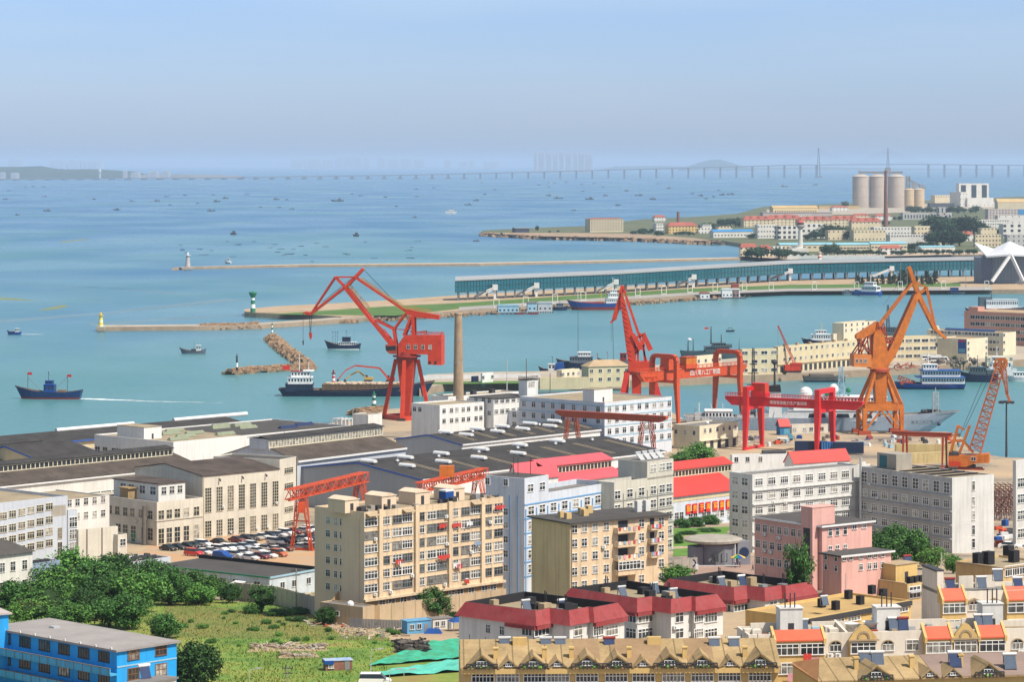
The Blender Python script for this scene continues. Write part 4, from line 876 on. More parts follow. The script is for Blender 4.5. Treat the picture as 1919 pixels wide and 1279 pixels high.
# conifers on the mole
rr = random.Random(4); gm = 'conifers on the mole lawn'; mol = lambda x, y: G(x, y, 3.8)
for i in range(34):
    px = rr.choice((rr.uniform(1660,1765), rr.uniform(1600,1680), rr.uniform(1630,1770))); h = rr.uniform(12, 26) if px > 1650 else rr.uniform(8, 15)
    y = rr.uniform(530, 535); tree('con', px, y-h, h*.8, y, 'dark pointed conifer on the mole lawn below the gallery', gm, fn=mol)
tree('con', 1604, 514, 8, 531, 'single conifer standing left of the mole group', fn=mol)
# ---------------------------------------------------------------- star-roofed terminal
sd = 2830.0; t = thing('ferry_terminal', 'angular glass terminal under a folded white star-shaped roof with white V columns', 'building')
q = lambda px, py, dd=0: P(px, py, sd+dd)
body = MB(); base = [q(1842,527), q(1935,527), q(2010,527,70), q(1900,527,110)]
body.extr([(v.x, v.y) for v in base], 4, q(0,478).z, 0); body.build('glass_body', mat('terminal_glass', (.20,.26,.34), .25, .3, .05, spec=.5), t)
gr = MB()
for k in range(12): z = lerp(6, q(0,480).z, k/11); a, b = q(1842,527), q(1935,527); gr.beam((a.x,a.y-.4,z), (b.x,b.y-.4,z), .35)
for k in range(16): x = lerp(q(1842,0).x, q(1935,0).x, k/15); gr.beam((x,sd-.4,5), (x,sd-.4,q(0,480).z), .3)
gr.build('glazing_bars', mat('terminal_bars', (.30,.34,.40), .5, .1), t)
dk = MB(); a = q(1838,527,-2); b = q(1858,527,-2); dk.box(a.x, b.x, sd-3, sd+40, 4, q(0,484).z); dk.build('stair_block', mat('terminal_dark', (.12,.15,.22), .5, .3), t)
rf = MB(); A, B_, C_, D_, E_, F_, G_, H_ = q(1826,455,-8), q(1849,480,-14), q(1862,466,40), q(1891,452,60), q(1893,477,-20), q(1916,462,40), q(1935,478,-14), q(1968,455,0)
I_ = q(1880,468,10)
def slabt(x, y, z): 
    dn = Vector((0,0,-1.6)); rf.face([x,y,z]); rf.face([z+dn,y+dn,x+dn])
    for u, v in ((x,y),(y,z),(z,x)): rf.face([u,u+dn,v+dn,v])
for tri in ((A,B_,C_),(B_,I_,C_),(B_,E_,I_),(I_,D_,C_),(E_,D_,I_),(E_,F_,D_),(E_,G_,F_),(G_,H_,F_)): slabt(*[Vector(v) for v in tri])
rf.build('star_roof', mat('star_white', (.56,.58,.62), .6, .08), t)
for a, b in ((q(1894,477,-18), q(1859,528,-26)), (q(1894,477,-18), q(1918,528,-26)), (q(1945,477,-18), q(1922,528,-26))): MB().beam(a, b, 2.6).build('splayed_column', whs, t)
for px in (1700, 1810, 1688):
    p = G(px, 540 if px != 1688 else 538, 5); tag(MB().tube((0,0,0),(0,0,18 if px != 1688 else 30),.3,.15,6).box(-1.5,1.5,-.3,.3,17.5 if px != 1688 else 29.5,18 if px != 1688 else 30).build('light_mast', steel, None, p), {1700:'short lamp mast beside the conifers',1810:'lamp mast in front of the star terminal',1688:'tall thin mast rising through the gallery near the conifers'}[px], 'mast')
# ================================================================ the inner pier: buildings, quay gear, ships
pcream = mat('pier_cream', (.62,.53,.34), .9, .22, .1, .25); pcrl = mat('pier_cream_light', (.68,.62,.46), .9, .2, .1, .25); pinkB = mat('pier_pink', (.52,.28,.22), .9, .2, .08, .2)
tanR = mat('pier_tan_roof', (.42,.31,.19), .9, .3, .1)
def pb(label, cx, ct, xr, xl, yb, m, th=50, R=None, L=None, roof='flat', rm=None, rise=2, ww=1.9, wh=1.7, y0=.2, y1=.85, st='2x1', over=0, z=4, name='pier_building'):
    D = F*(CZ-z)/(yb-HZ); b = Bld(name, label, 'building', cx, ct, xr, 0, xl, D, yb=yb, th=th, base=-2)
    if roof == 'flat': b.shell(m, rm or tanR, .5, .3, over=over)
    elif roof == 'hip': b.hip(m, rm or tanR, rise, .5)
    else: b.gable(m, rm or tanR, rise, 'x', .4)
    for face, g in (('R', R), ('L', L)):
        if g: b.win(face, lin((b.a if face == 'R' else b.b)*.07, (b.a if face == 'R' else b.b)*.93, g[0]), lin(b.h*y0, b.h*y1, g[1]), ww, wh, st, pane=False if False else True)
    return b
pb('white harbour cabin with blue door and railed roof on the grass pier', 904, 700, 924, 901, 718, whs, R=(2,1), y0=.55)
b = pb('dark open kiosk left of the white harbour cabin', 886, 706, 897, 883, 717, navy, R=None)
fn = thing('sea_fence', 'white parapet wall along the far edge of the grass pier', 'fence', G(786, 712, 4)); a = G(786, 713, 4); e = G(1012, 709.5, 4); a.z = e.z = 0; f_ = MB(); d = e-a
f_.beam((0,0,1.2), (d.x,d.y,1.2), .4, 1.6)
for i in range(60): p = d*(i/59); f_.box(p.x-.35, p.x+.35, p.y-.4, p.y+.3, 0, 2.3)
f_.build('wall', whs, fn)
b = pb('long cream compound wall on the pier edge', 1012, 709, 1106, 1010, 723.5, pcream, th=6); 
pb('little flat cream house with open porch on the pier', 1053, 694, 1086, 1043, 711, pcrl, R=(4,1), L=(1,1), y0=.5)
pb('two-storey cream house with tan hipped roof behind the red luffing crane', 1103, 688, 1180, 1090, 720, pcream, th=20, R=(5,2), roof='hip', rise=3.2, y0=.25, y1=.75)
pb('low pale shed with white roof between the pier houses', 1306, 668, 1352, 1300, 700, pcrl, R=(4,1), rm=whs, y0=.7)
pb('cream three-storey block left of the long pier building', 1391, 655, 1455, 1386, 703, pcream, th=20, R=(4,3), ww=3.6, y0=.17, y1=.85)
b = pb('long cream three-storey pier building with a row of dark garage bays', 1458, 650, 1620, 1450, 700, pcream, R=(15,2), y0=.5, y1=.86)
bay = MB(); 
for u in lin(b.a*.04, b.a*.97, 18): bay.box(u-1.4, u+1.4, -.06, 0, .2, 3.6)
b.part('garage_door', bay, wgray); b.band(4.6, tanR, .3, .5, 'R', 'canopy')
for k, c in enumerate(lin(.1, .95, 7)): b.part('roof_vent', MB().box(b.a*c-.8, b.a*c+.8, b.b*.3, b.b*.3+1.4, b.h-.5, b.h+1.1), tanR)
pb('tall pale windowless block rising behind the long pier building', 1581, 606, 1642, 1560, 655, pcrl, R=(6,2), y0=.72, y1=.92)
pb('lower pale blank block left of the tall one', 1562, 626, 1582, 1557, 655, pcrl)
pb('cream office wing right of the orange luffing crane', 1650, 632, 1756, 1640, 677, pcream, th=18, R=(7,3), ww=4.2, y0=.18, y1=.82)
b = pb('cream gabled wing with a blue poster on its shaded wall', 1812, 636, 1851, 1752, 674, pcrl, R=(2,3), y0=.2, y1=.8)
po = MB().box(-.12, -.02, b.uL(1812)+.6, b.uL(1795.5), b.h*.28, b.h*.97); o = b.part('poster', po, blueh)
MB().box(-.16, -.12, b.uL(1812)+1.2, b.uL(1796.5), b.h*.33, b.h*.52).build('poster_picture', cyanm, o); MB().box(-.16, -.12, b.uL(1812)+1.2, b.uL(1796.5), b.h*.86, b.h*.93).build('poster_picture', flagm, o)
b = pb('long cream barrack with solar panels along its roof', 1880, 624, 1904, 1737, 667, pcrl, L=(20,3), R=(1,3), y0=.25, y1=.9)
so = MB()
for i in range(12): y = lerp(b.b*.12, b.b*.72, i/11); so.hexa([(.8,y,b.h),(2.8,y,b.h+1.2),(2.8,y+3,b.h+1.2),(.8,y+3,b.h),(.7,y,b.h+.2),(2.7,y,b.h+1.4),(2.7,y+3,b.h+1.4),(.7,y+3,b.h+.2)])
b.part('solar_panel', so, mat('solar_blue', (.03,.06,.16), .25, .2)); b.part('water_tank', MB().lathe(3, b.b*.9, [(1.3,b.h-.5),(1.3,b.h+2),(.3,b.h+2.4)], 10), pcrl)
b = pb('big pink four-storey block at the right edge of the harbour', 2040, 592, 2100, 1807, 655, pinkB, th=48, L=(22,4), y0=.2, y1=.82, ww=3.4, wh=2.2); b.part('roof_box', MB().box(2, 10, b.b-9, b.b-2, b.h-.5, b.h+2.6), pinkB)
pb('low pale kiosk with red doors at the right end of the pier', 1850, 668, 1898, 1846, 680, pcrl, R=(3,1), y0=.5, th=15)
# bus, trucks, heaps on the quay
def bus(px, y, lb):
    p = G(px, y, 4); t = thing('coach', lb, 'bus', p, .1); MB().prism([(-6,.5),(6,.5),(6,2.4),(5.6,3.2),(-6,3.2)], -1.25, 1.25).build('body', whs, t)
    w = MB(); w.box(-5.6, 5.4, -1.29, -1.25, 1.6, 2.6); w.build('window', wgl, t)
    for x in (-3.6, 3.8): o = MB().tube((x,-1.3,.5),(x,1.3,.5),.5,n=12).build('wheel', darkm, t)
bus(1745, 676, 'white coach parked on the pier by the office wing'); bus(1757, 679, 'second white coach parked nearer the water on the pier')
hp = MB(); rr = random.Random(8); p = G(1700, 694, 4)
for i in range(60):
    a = Vector((p.x+rr.uniform(-14,16), p.y+rr.uniform(-10,10), 4+rr.uniform(0,3))); hp.beam(a, a+Vector((rr.uniform(-4,4), rr.uniform(-3,3), rr.uniform(-.5,2))), .35)
tag(hp.build('scrap_heap', rust), 'heap of rusty red steel frames lying on the pier', 'scrap heap')
hp = MB(); p = G(1790, 682, 4)
for i in range(70): r = rr.uniform(.5,1.3); hp.ball((p.x+rr.uniform(-14,12), p.y+rr.uniform(-8,8), 4+rr.uniform(0,2.5)), r, 6)
struct(hp.build('rubble', concd), 'stuff')
for px, y, h in ((1700,668,8),(1790,676,9),(1800,678,8),(1470,702,5)): bush('dark', px, y-h, h*1.6, y, 'dark rounded bush on the pier quay', 'bushes on the pier quay', fn=lambda a, c: G(a, c, 4))
# red lattice crawler crane on the pier
p = G(1487, 699, 4); t = thing('crawler_crane', 'small red crawler crane with lattice jib on the pier', 'crane', p); s = p.y/F
MB().box(-5,4,-2.4,2.4,1.2,4.4).box(-2,4.5,-2.6,-.5,4.4,5.6).build('body', redc, t); mb = MB()
for y in (-2.2, 1.4): mb.prism([(-4,.2),(4,.2),(4.4,.7),(4,1.2),(-4,1.2),(-4.4,.7)], y, y+.9)
mb.build('track', darkm, t); tp = Vector((-29*s, 0, 88*s)); MB().truss((2,0,2), tp, 1.5, 1.5, 16, .16, w2=.6, h2=.6).build('jib', redc, t)
mb = MB(); mb.beam((-4,0,4), (-1,0,9), .3); mb.beam((-1,0,9), tp, .1); mb.beam(tp, (tp.x,0,12), .08); mb.build('rope', darkm, t)
# ---- ships round the pier and the mole
t, L = boat('cargo_ship', 'blue cargo ship with red boot and white aft bridge moored at the mole', 1114, 581, 104, 184, 13, 5.4, [blueh, redb, redb], 3.0, 1.0, boot=2.4)
wheelhouse(t, -L*.46, -L*.2, 5, 5, 9.5, whs, 'deckhouse'); wheelhouse(t, -L*.42, -L*.24, 4, 9.5, 13.5, whs, 'deckhouse'); wheelhouse(t, -L*.40, -L*.28, 3, 13.5, 16.2, whs); mast(t, -L*.33, 16, 26, .3, 2, whs); mast(t, L*.3, 7, 18, .3, 1.5, whs); MB().box(-L*.16, L*.26, -4, 4, 4.6, 6.4).build('hatch', redb, t); mast(t, -L*.12, 5, 17, .3, 0, yel)
t, L = boat('tug', 'dark tugboat moored behind the blue cargo ship', 1049, 582, 32, 2, 6, 2.6, [navy, navy, deckm], 1.6, .6); wheelhouse(t, -L*.2, L*.2, 2, 2.4, 5.6, greyh); mast(t, 0, 5, 10, .15, 1)
def pontoon(label, px, py, Lpx, houses, m):
    p = at_sea(px, py); t = thing('pontoon', label, 'pontoon', p, .12); L = Lpx*p.y/F; MB().box(-L/2, L/2, -4, 4, -.5, 1.4).build('float', m, t)
    for x0, x1, z1, hm, rf in houses:
        o = MB().box(L*x0, L*x1, -3, 3, 1.4, z1).build('house', hm, t); MB().prism([(L*x0-.4,z1),(L*x1+.4,z1),(L*x1-.8,z1+1.2),(L*x0+.8,z1+1.2)], -3.4, 3.4).build('roof', rf, o)
        g = MB(); n = max(2, int((x1-x0)*L/3))
        for i in range(n): x = lerp(L*x0, L*x1, (i+.5)/n); g.box(x-.7, x+.7, -3.06, -3, 2.6, 4)
        g.build('window', wgray, o)
    r = MB()
    for i in range(12): x = lerp(-L/2, L/2, i/11); r.tube((x,-4.1,.4), (x,-4.5,.4), .6, n=8)
    r.build('tyre_fender', darkm, t)
lbl = mat('light_blue_sheet', (.30,.48,.58), .7, .2)
pontoon('low pontoon with pale blue hut and orange boats alongside', 945, 589, 84, [(-.15,.32,6.5,lbl,lbl)], greyh); pontoon('pontoon with grey-green striped boathouse', 1010, 586, 50, [(-.45,-.1,7.5,lbl,greyR),(-.05,.48,7.5,galv,galv)], galv)
for px, lb in ((975,'orange rowing boat beside the blue-hutted pontoon'),(1000,'orange rowing boat between the two pontoons')): boat('rowing_boat', lb, px, 589.5, 20, 5, 3, 1.2, [redb, redb, deckm], .6, .3)
pontoon('floating white hut with pink-red roof off the mole', 1320, 563, 44, [(-.2,.2,6,whs,redR)], greyh); pontoon('larger floating white hut with a red box on its roof off the mole', 1370, 560, 52, [(-.35,.3,8,whs,whs),(.02,.26,12,redR,redR)], greyh)
t, L = boat('ferry', 'white and blue catamaran ferry seen end on at the mole', 1629, 555, 40, 150, 11, 4, [blueh, whs, whs], 1.5, .5); wheelhouse(t, -L*.4, L*.25, 5, 4, 9, whs, 'cabin'); wheelhouse(t, -L*.25, L*.15, 4, 9, 12.5, whs); mast(t, -L*.05, 12, 19, .25, 1.6, whs)
t, L = boat('patrol_boat', 'small white patrol boat moored left of the ferry', 1588, 553, 22, 160, 4.5, 2, [whs, whs, whs], 1, .3); wheelhouse(t, -L*.2, L*.2, 1.7, 2, 5, whs)
t, L = boat('motor_boat', 'blue-hulled motor boat between the patrol boat and the ferry', 1606, 553.5, 22, 170, 5, 2.6, [blueh, navy, whs], 1.2, .4); wheelhouse(t, -L*.3, L*.2, 2, 2.4, 5, blueh)
t, L = boat('work_barge', 'small blue-topped work boat below the star terminal', 1791, 552, 34, 175, 6, 2, [greyh, navy, deckm], 1.0, .4); wheelhouse(t, -L*.15, L*.3, 2.4, 1.8, 6, blueh); mast(t, L*.1, 6, 10, .12)
t, L = boat('sampan', 'little green-canopied sampan alone in the inner harbour', 1369, 622, 17, 10, 2.6, 1, [greyh, navy, deckm], .6, .3); MB().prism([(-1.8,2.6),(1.2,2.6),(1.0,3.0),(-1.6,3.0)], -1.3, 1.3).build('canopy', grn, t); MB().box(-1.7,-1.6,-1.2,-1.1,1,2.6).box(1,1.1,-1.2,-1.1,1,2.6).box(-1.7,-1.6,1.1,1.2,1,2.6).box(1,1.1,1.1,1.2,1,2.6).build('post', darkm, t)
t, L = boat('moored_tug', 'dark tug with blue tarpaulin moored behind the grass pier', 1035, 706, 52, 178, 9, 3.4, [navy, navy, deckm], 2.4, .8); wheelhouse(t, -L*.1, L*.14, 2.4, 3, 7, whs); MB().prism([(-L*.45,3),(-L*.1,3),(-L*.12,7.5),(-L*.4,8.2)], -3, 3).build('tarpaulin', blueh, t); mast(t, 0, 7, 11, .15, 1)
t, L = boat('moored_ship', 'grey ship with long white bridge deck moored behind the pier houses', 1085, 700, 86, 178, 11, 6, [navy, navy, deckm], 2.5, 1.0); wheelhouse(t, -L*.3, L*.2, 4, 6, 9.5, greyh, 'deckhouse'); wheelhouse(t, -L*.25, L*.02, 4, 9.5, 12, whs); mast(t, L*.02, 9, 46*.9, .18); mast(t, -L*.4, 6, 11, .2, 1, redb)
t, L = boat('rusty_boat', 'small red-funnelled boat behind the luffing crane', 1150, 690, 60, 178, 8, 4, [greyh, navy, deckm], 2, 1); wheelhouse(t, -L*.4, -L*.2, 2, 4, 8.5, redb); mast(t, L*.2, 4, 9, .15, 1, redb)
nv = mat('navy_grey', (.075,.11,.13), .6, .3, .4)
t, L = boat('grey_ship', 'dark grey-green naval ship with tangled masts behind the pier', 1335, 672, 120, 3, 11, 6, [nv, nv, nv], 2, .5); t.scale = (1, 1, .72); wheelhouse(t, -L*.12, L*.25, 5, 6, 10, nv, 'deckhouse'); wheelhouse(t, 0, L*.2, 4, 10, 13, nv)
mast(t, -L*.02, 12, 27, .6, 3, nv); mast(t, L*.14, 12, 20, .5, 2.2, nv); mast(t, -L*.30, 6, 16, .4, 2.5, nv); mast(t, -L*.38, 6, 14, .6, 3, nv); MB().ball((-L*.36,0,16), 1.4, 10).build('radome', whs, t); flag(t, -L*.06, 25, 2.5); mast(t, L*.42, 6, 17, .25, 0, nv); MB().box(L*.2,L*.3,-3,3,9,12).build('gun_mount', nv, t)
t, L = boat('white_yacht', 'white motor vessel with dark hull behind the long pier building', 1540, 650, 78, 178, 9, 4, [navy, navy, whs], 2, .8); wheelhouse(t, -L*.3, L*.25, 3.4, 4, 8, whs, 'deckhouse'); wheelhouse(t, -L*.1, L*.15, 2.6, 8, 10.5, whs); mast(t, 0, 10, 15, .25, 1, yel)
t, L = boat('mast_ship', 'grey ship whose lattice mast shows left of the orange boom', 1664, 642, 60, 3, 10, 5, [nv, nv, nv], 2, .6); wheelhouse(t, -L*.25, L*.25, 4, 5, 10, nv, 'deckhouse'); MB().truss((0,0,10), (0,0,25), 2, 2, 7, .25, w2=.8, h2=.8).build('mast', nv, t)
t, L = boat('research_launch', 'grey ship with white upper deck moored behind the pink block', 1870, 590, 120, 3, 12, 5, [nv, nv, whs], 2, .6); wheelhouse(t, -L*.2, L*.3, 4, 5, 12, whs); MB().box(-L*.3,-L*.1,-3,3,5,14).build('deckhouse', nv, t); mast(t, -L*.1, 12, 19, .4, 2, nv)
t, L = boat('dredger', 'blue dredger with three-storey white deckhouse in the right basin', 1742, 729, 132, 178, 14, 3.0, [blueh, navy, deckm], .8, .3, full=.06, rake=.03)
wheelhouse(t, -L*.48, L*.12, 6, 3, 6.2, whs, 'deckhouse'); wheelhouse(t, -L*.42, L*.12, 5, 6.6, 9.8, whs, 'deckhouse'); wheelhouse(t, -L*.1, L*.10, 4, 10.2, 13, whs); MB().box(-L*.49, L*.2, -7, 7, 6.2, 6.5).box(-L*.44, L*.14, -6, 6, 9.8, 10.1).build('deck_edge', blueh, t)
mast(t, L*.02, 13, 19, .3, 1.4, whs); d = MB(); d.box(L*.2, L*.42, -5, 5, 2.4, 3.6); d.truss((L*.22,0,3), (L*.44,0,6), 3, 2, 6, .2); d.build('dredging_ladder', rust, t)
t, L = boat('navy_cutter', 'dark blue harbour cutter right of the dredger', 1832, 716, 76, 176, 9, 4, [navy, navy, nv], 2.4, .6); wheelhouse(t, -L*.2, L*.2, 3, 4, 8, nv); mast(t, 0, 8, 14, .25, 1.6, nv); MB().box(-L*.4,-L*.22,-2.5,2.5,4,6.5).build('deckhouse', nv, t)
t, L = boat('white_patrol_ship', 'white patrol ship with tiered bridge right of the dark cutter', 1868, 708, 72, 176, 9, 4.6, [whs, whs, whs], 2.6, .6); wheelhouse(t, -L*.35, L*.2, 3.4, 4.6, 8.5, whs, 'deckhouse'); wheelhouse(t, -L*.2, L*.12, 2.8, 8.5, 11.5, whs); mast(t, 0, 11, 17, .3, 1.8, whs); MB().box(-L*.5+2,-L*.28,-3,3,4.6,7.4).build('tarpaulin', lbl, t)
t, L = boat('launch', 'low white launch at the right edge of the basin', 1908, 715, 44, 176, 6, 2.2, [whs, whs, whs], 1.4, .4); wheelhouse(t, -L*.3, L*.2, 2.2, 2.2, 5, whs)
t, L = boat('rusting_barge', 'long dark rusting barge lying along the pier wall', 1545, 716, 80, 2, 9, 3, [concd, navy, deckm], .5, .4, full=.05, rake=.02); MB().box(-L*.35,L*.2,-3,3,2.6,4.4).build('deck_load', concd, t)
# ---- the big white survey ship at the quay
t, L = boat('survey_ship', 'large grey-white survey ship moored bow right along the yard quay', 1540, 306+F*CZ/1296, 514, -3, 17, 8.0, [mat('ship_hull_white', (.46,.48,.54), .5, .2, .15, .3), mat('ship_hull_grey', (.24,.28,.33), .5, .2, .2), mat('ship_deck', (.30,.29,.27), .8, .3)], 3.2, .6, full=.22, rake=.13, boot=2.6)
sx = lambda px: (px-1540)*1296/F
wheelhouse(t, sx(1478), sx(1640), 8.2, 6.8, 11.2, whs, 'deckhouse', win=False); wheelhouse(t, sx(1486), sx(1660), 7.6, 11.4, 14.2, whs, 'deckhouse'); wheelhouse(t, sx(1530), sx(1660), 6.4, 14.4, 17, whs); MB().prism([(sx(1462),6.8),(sx(1478),6.8),(sx(1478),11.2)], -8.2, 8.2).build('bulwark', whs, t)
op = MB()
for a, b in ((1513,1526),(1532,1546),(1565,1590),(1596,1612),(1618,1632)): op.hexa([(sx(a),-8.3,8.2),(sx(b),-8.3,8.2),(sx(b),-8.2,8.2),(sx(a),-8.2,8.2),(sx(a)+.5,-8.3,10),(sx(b)-.5,-8.3,10),(sx(b)-.5,-8.2,10),(sx(a)+.5,-8.2,10)])
op.build('deck_opening', wgray, t)
wheelhouse(t, sx(1322), sx(1372), 6, 6.6, 10.6, whs, 'aft_house')
MB().prism([(sx(1440),7),(sx(1466),7),(sx(1463),19),(sx(1444),19)], -2.5, 2.5).build('funnel', whs, t); MB().prism([(sx(1436),19),(sx(1464),19),(sx(1462),22),(sx(1438),21.4)], -2.8, 2.8).build('funnel_cap', black, t)
MB().truss((sx(1412),0,7), (sx(1412),0,38), 1.8, 1.8, 14, .22, w2=.8, h2=.8).beam((sx(1400),0,22),(sx(1424),0,22),.4).beam((sx(1402),0,27),(sx(1422),0,27),.4).beam((sx(1405),0,31),(sx(1419),0,31),.4).build('mast', darkm, t)
MB().tube((sx(1452),0,20),(sx(1452),0,31),.5,.4,8).ball((sx(1452),0,32),1.3,10).build('mast', darkm, t)
for px, z, r, m in ((1510,17,3.0,whs),(1553,17.5,2.0,grn),(1563,19,2.4,whs),(1590,18.5,1.2,grn),(1640,19,1.6,whs)): MB().tube((sx(px),0,12),(sx(px),0,z-r*.7),.5,n=8).ball((sx(px),0,z+1.2),r,14).build('radome', m, t)
MB().truss((sx(1576),0,16), (sx(1576),0,30), 3, 3, 7, .25, w2=1.4, h2=1.4).beam((sx(1564),0,26),(sx(1588),0,26),.3).beam((sx(1567),0,21),(sx(1585),0,21),.3).build('mast', lbl, t)
MB().truss((sx(1752),0,8.6), (sx(1752),0,19), 2.6, 2.6, 6, .22, w2=2.2, h2=2.2).beam((sx(1752),0,19),(sx(1752),0,21),.3).build('bow_mast', galv, t)
cl = MB(); rr = random.Random(31)
for i in range(46):
    x = rr.uniform(sx(1290), sx(1476)); y = rr.uniform(-6.5, 6); h = rr.uniform(.8, 3.4); w = rr.uniform(.5, 1.8); cl.box(x-w, x+w, y-w*.6, y+w*.6, 6.6, 6.6+h)
for i in range(16): x = rr.uniform(sx(1300), sx(1476)); cl.beam((x,rr.uniform(-6,5),6.6), (x+rr.uniform(-3,3),0,rr.uniform(10,14)), .25)
cl.build('deck_gear', galv, t); cd = MB()
for i in range(7): cd.ball((sx(1728+i*5),rr.uniform(-2,2),10.5),1.0,8)
cd.build('windlass', darkm, t); rl = MB()
for i in range(30): x = lerp(sx(1290), sx(1478), i/29); rl.box(x-.05, x+.05, -8.2, -8.1, 7.2, 8.4)
rl.beam((sx(1290),-8.15,8.4),(sx(1478),-8.15,8.4),.1); rl.build('rail', whs, t)
_t = (sx(1725)+L/2)/L; _q = lambda q: 17/2*max(.015, 1-((q-.58)/.42)**2.2); _an = math.atan2(_q(_t)-_q(_t+.02), L*.02)
lettering('海洋二十二号', 1.75, black, t, (sx(1725), -(_q(_t)+.28), 6.0), (math.pi/2, 0, _an), sx=1.0)
MB().ball((sx(1757), -_q((sx(1757)+L/2)/L)*.92-.1, 5.2), .9, 8).build('anchor', darkm, t)
MB().truss((sx(1455),3,7), (sx(1418),3,13), .8, .8, 8, .12).build('deck_crane', whs, t)
# ================================================================ cranes
class Prof:
    """A side-on survey: crop pixels to metres in a crane's own plane."""
    def __init__(s, ox, oy, sc, px0, py0, D): s.k = (ox, oy, sc, px0, py0, D/F)
    def __call__(s, cx, cy, y=0.0):
        ox, oy, sc, px0, py0, m = s.k; return Vector(((ox+cx/sc-px0)*m, y, (py0-oy-cy/sc)*m))
    def xz(s, *pts): return [(v.x, v.z) for v in (s(*p) for p in pts)]
hazst = mat('walkway_yellow', (.45,.30,.08), .7, .3)
def rail(mb, p, q, h=1.1, y=0, n=10):
    p = Vector(p); q = Vector(q); u = Vector((0,0,h)); mb.beam(p+u, q+u, .16); mb.beam(p+u*.5, q+u*.5, .1)
    for i in range(n+1): a = p.lerp(q, i/n); mb.beam(a, a+u, .14)
# ---- 1: red level-luffing crane
S1 = Prof(520, 480, 3.7625, 762.4, 785.6, 1330); t = thing('luffing_crane', 'tall red level-luffing portal crane with bent jib reaching left over the water', 'crane', P(762.4, 785.6, 1330), math.radians(-10))
r = 10.6
cr = [(-r,0),(0,-r),(r,0),(0,r)]
for (a, b), (c, d) in zip(cr, cr[1:]+cr[:1]): MB().beam((a,b,1.0),(c,d,1.0),1.6,2.0).build('sill_beam', redc, t)
for a, b in cr:
    MB().beam((a*.48,b*.48,27), (a,b,1.0), 1.5, 1.5, 1.7, 1.7).build('leg', redc, t)
    MB().box(a-1.6, a+1.6, b-1.2, b+1.2, -.2, 1.1).build('bogie', darkm, t)
MB().hexa([(-1.3,-1.3,1.5),(1.3,-1.3,1.5),(1.3,1.3,1.5),(-1.3,1.3,1.5),(-4.0,-3.4,27),(4.0,-3.4,27),(4.0,3.4,27),(-4.0,3.4,27)]).build('column', redc, t)
MB().lathe(0, 0, [(4.6,25.5),(4.8,28.0),(6.4,28.2),(6.4,28.8),(4.6,28.8),(4.4,30.5)], 22).build('slew_ring', mat('ring_red_dark', (.30,.035,.02), .6, .3), t)
h = MB().prism(S1.xz((865,700),(945,712),(945,690),(1075,690),(1075,760),(1172,765),(1172,555),(905,560),(862,620)), -4, 4).build('machine_house', redc, t)
for x in (937,988,1040,1092): o = put('window', win_mesh(1.4, 2.0, '2x1T', offw, GL)[0], h, S1(x, 637, -4.0)); put('pane', win_mesh(1.4, 2.0, '2x1T', offw, GL)[1], o)
for x in (1090,1130): o = put('vent', win_mesh(.9, .9, '1x1', darkm, GL)[0], h, S1(x, 745, -4.0)); put('pane', win_mesh(.9, .9, '1x1', darkm, GL)[1], o)
mb = MB()
for y in (-4, 4): rail(mb, S1(950,556,y), S1(1165,556,y), 1.2, n=12)
rail(mb, S1(1165,556,-4), S1(1165,556,4), 1.2, n=5); mb.build('handrail', redc, t)
c = MB().prism(S1.xz((770,625),(855,625),(855,690),(800,688),(775,665)), -4.2, -.6).build('cab', rust, t); MB().prism(S1.xz((774,636),(845,632),(845,660),(780,664)), -4.3, -4.2).build('window', wgl, c)
mb = MB()
for y in (-2.4, 2.4):
    mb.beam(S1(897,560,y), S1(950,425,y), 1.0, 1.1); mb.beam(S1(965,560,y), S1(962,425,y), 1.0, 1.2); mb.beam(S1(905,520,y), S1(968,500,y), .4)
    mb.beam(S1(985,540,y), S1(1050,530,y), .5); mb.beam(S1(1045,555,y), S1(1045,530,y), .4)
for cy in (430,480,530): mb.beam(S1(950,cy,-2.4), S1(950,cy,2.4), .6)
mb.build('mast_frame', redc, t)
MB().prism(S1.xz((893,382),(920,375),(1000,392),(1147,415),(1147,446),(1085,440),(985,432),(915,412)), -1.6, 1.6).build('counterweight_beam', redc, t)
mb = MB()
for y in (-1.7, 1.7): rail(mb, S1(905,378,y), S1(1080,402,y), 1.4, n=12)
mb.build('walkway', hazst, t)
mb = MB()
for y0, y1 in ((-2.2,-.8),(.8,2.2)): mb.prism(S1.xz((835,665),(812,655),(735,560),(600,400),(470,245),(470,225),(505,235),(560,310),(680,465),(790,580),(838,632)), y0, y1)
for cx, cy in ((815,640),(700,500),(620,405),(540,310),(490,240)): mb.beam(S1(cx,cy,-1), S1(cx,cy,1), 1.0)
mb.build('boom', redc, t)
mb = MB()
for y in (-2.1, 2.1): rail(mb, S1(640,385,y), S1(500,228,y), 1.3, n=12)
mb.build('boom_walkway', hazst, t)
mb = MB()
for y in (-1.4, 1.4):
    mb.beam(S1(222,412,y*.6), S1(468,222,y), .9, 1.1); mb.beam(S1(468,228,y), S1(598,92,y*.5), 1.0, 1.3); mb.beam(S1(225,405,y*.6), S1(396,152,y), .55, .7)
    mb.beam(S1(394,152,y), S1(540,152,y), .6); mb.beam(S1(394,150,y), S1(468,225,y), .7)
for cx, cy in ((396,152),(468,225),(540,152),(330,330)): mb.beam(S1(cx,cy,-1.4), S1(cx,cy,1.4), .6)
mb.prism(S1.xz((160,405),(180,398),(225,405),(222,425),(170,415)), -1.3, 1.3); mb.build('fly_jib', redc, t)
mb = MB()
for y in (-1.2, 1.2): mb.beam(S1(540,152,y), S1(905,388,y), .8, .9)
for i in range(9): a = S1(540,152,0).lerp(S1(905,388,0), i/8); mb.beam(a-Vector((0,1.2,0)), a+Vector((0,1.2,0)), .5)
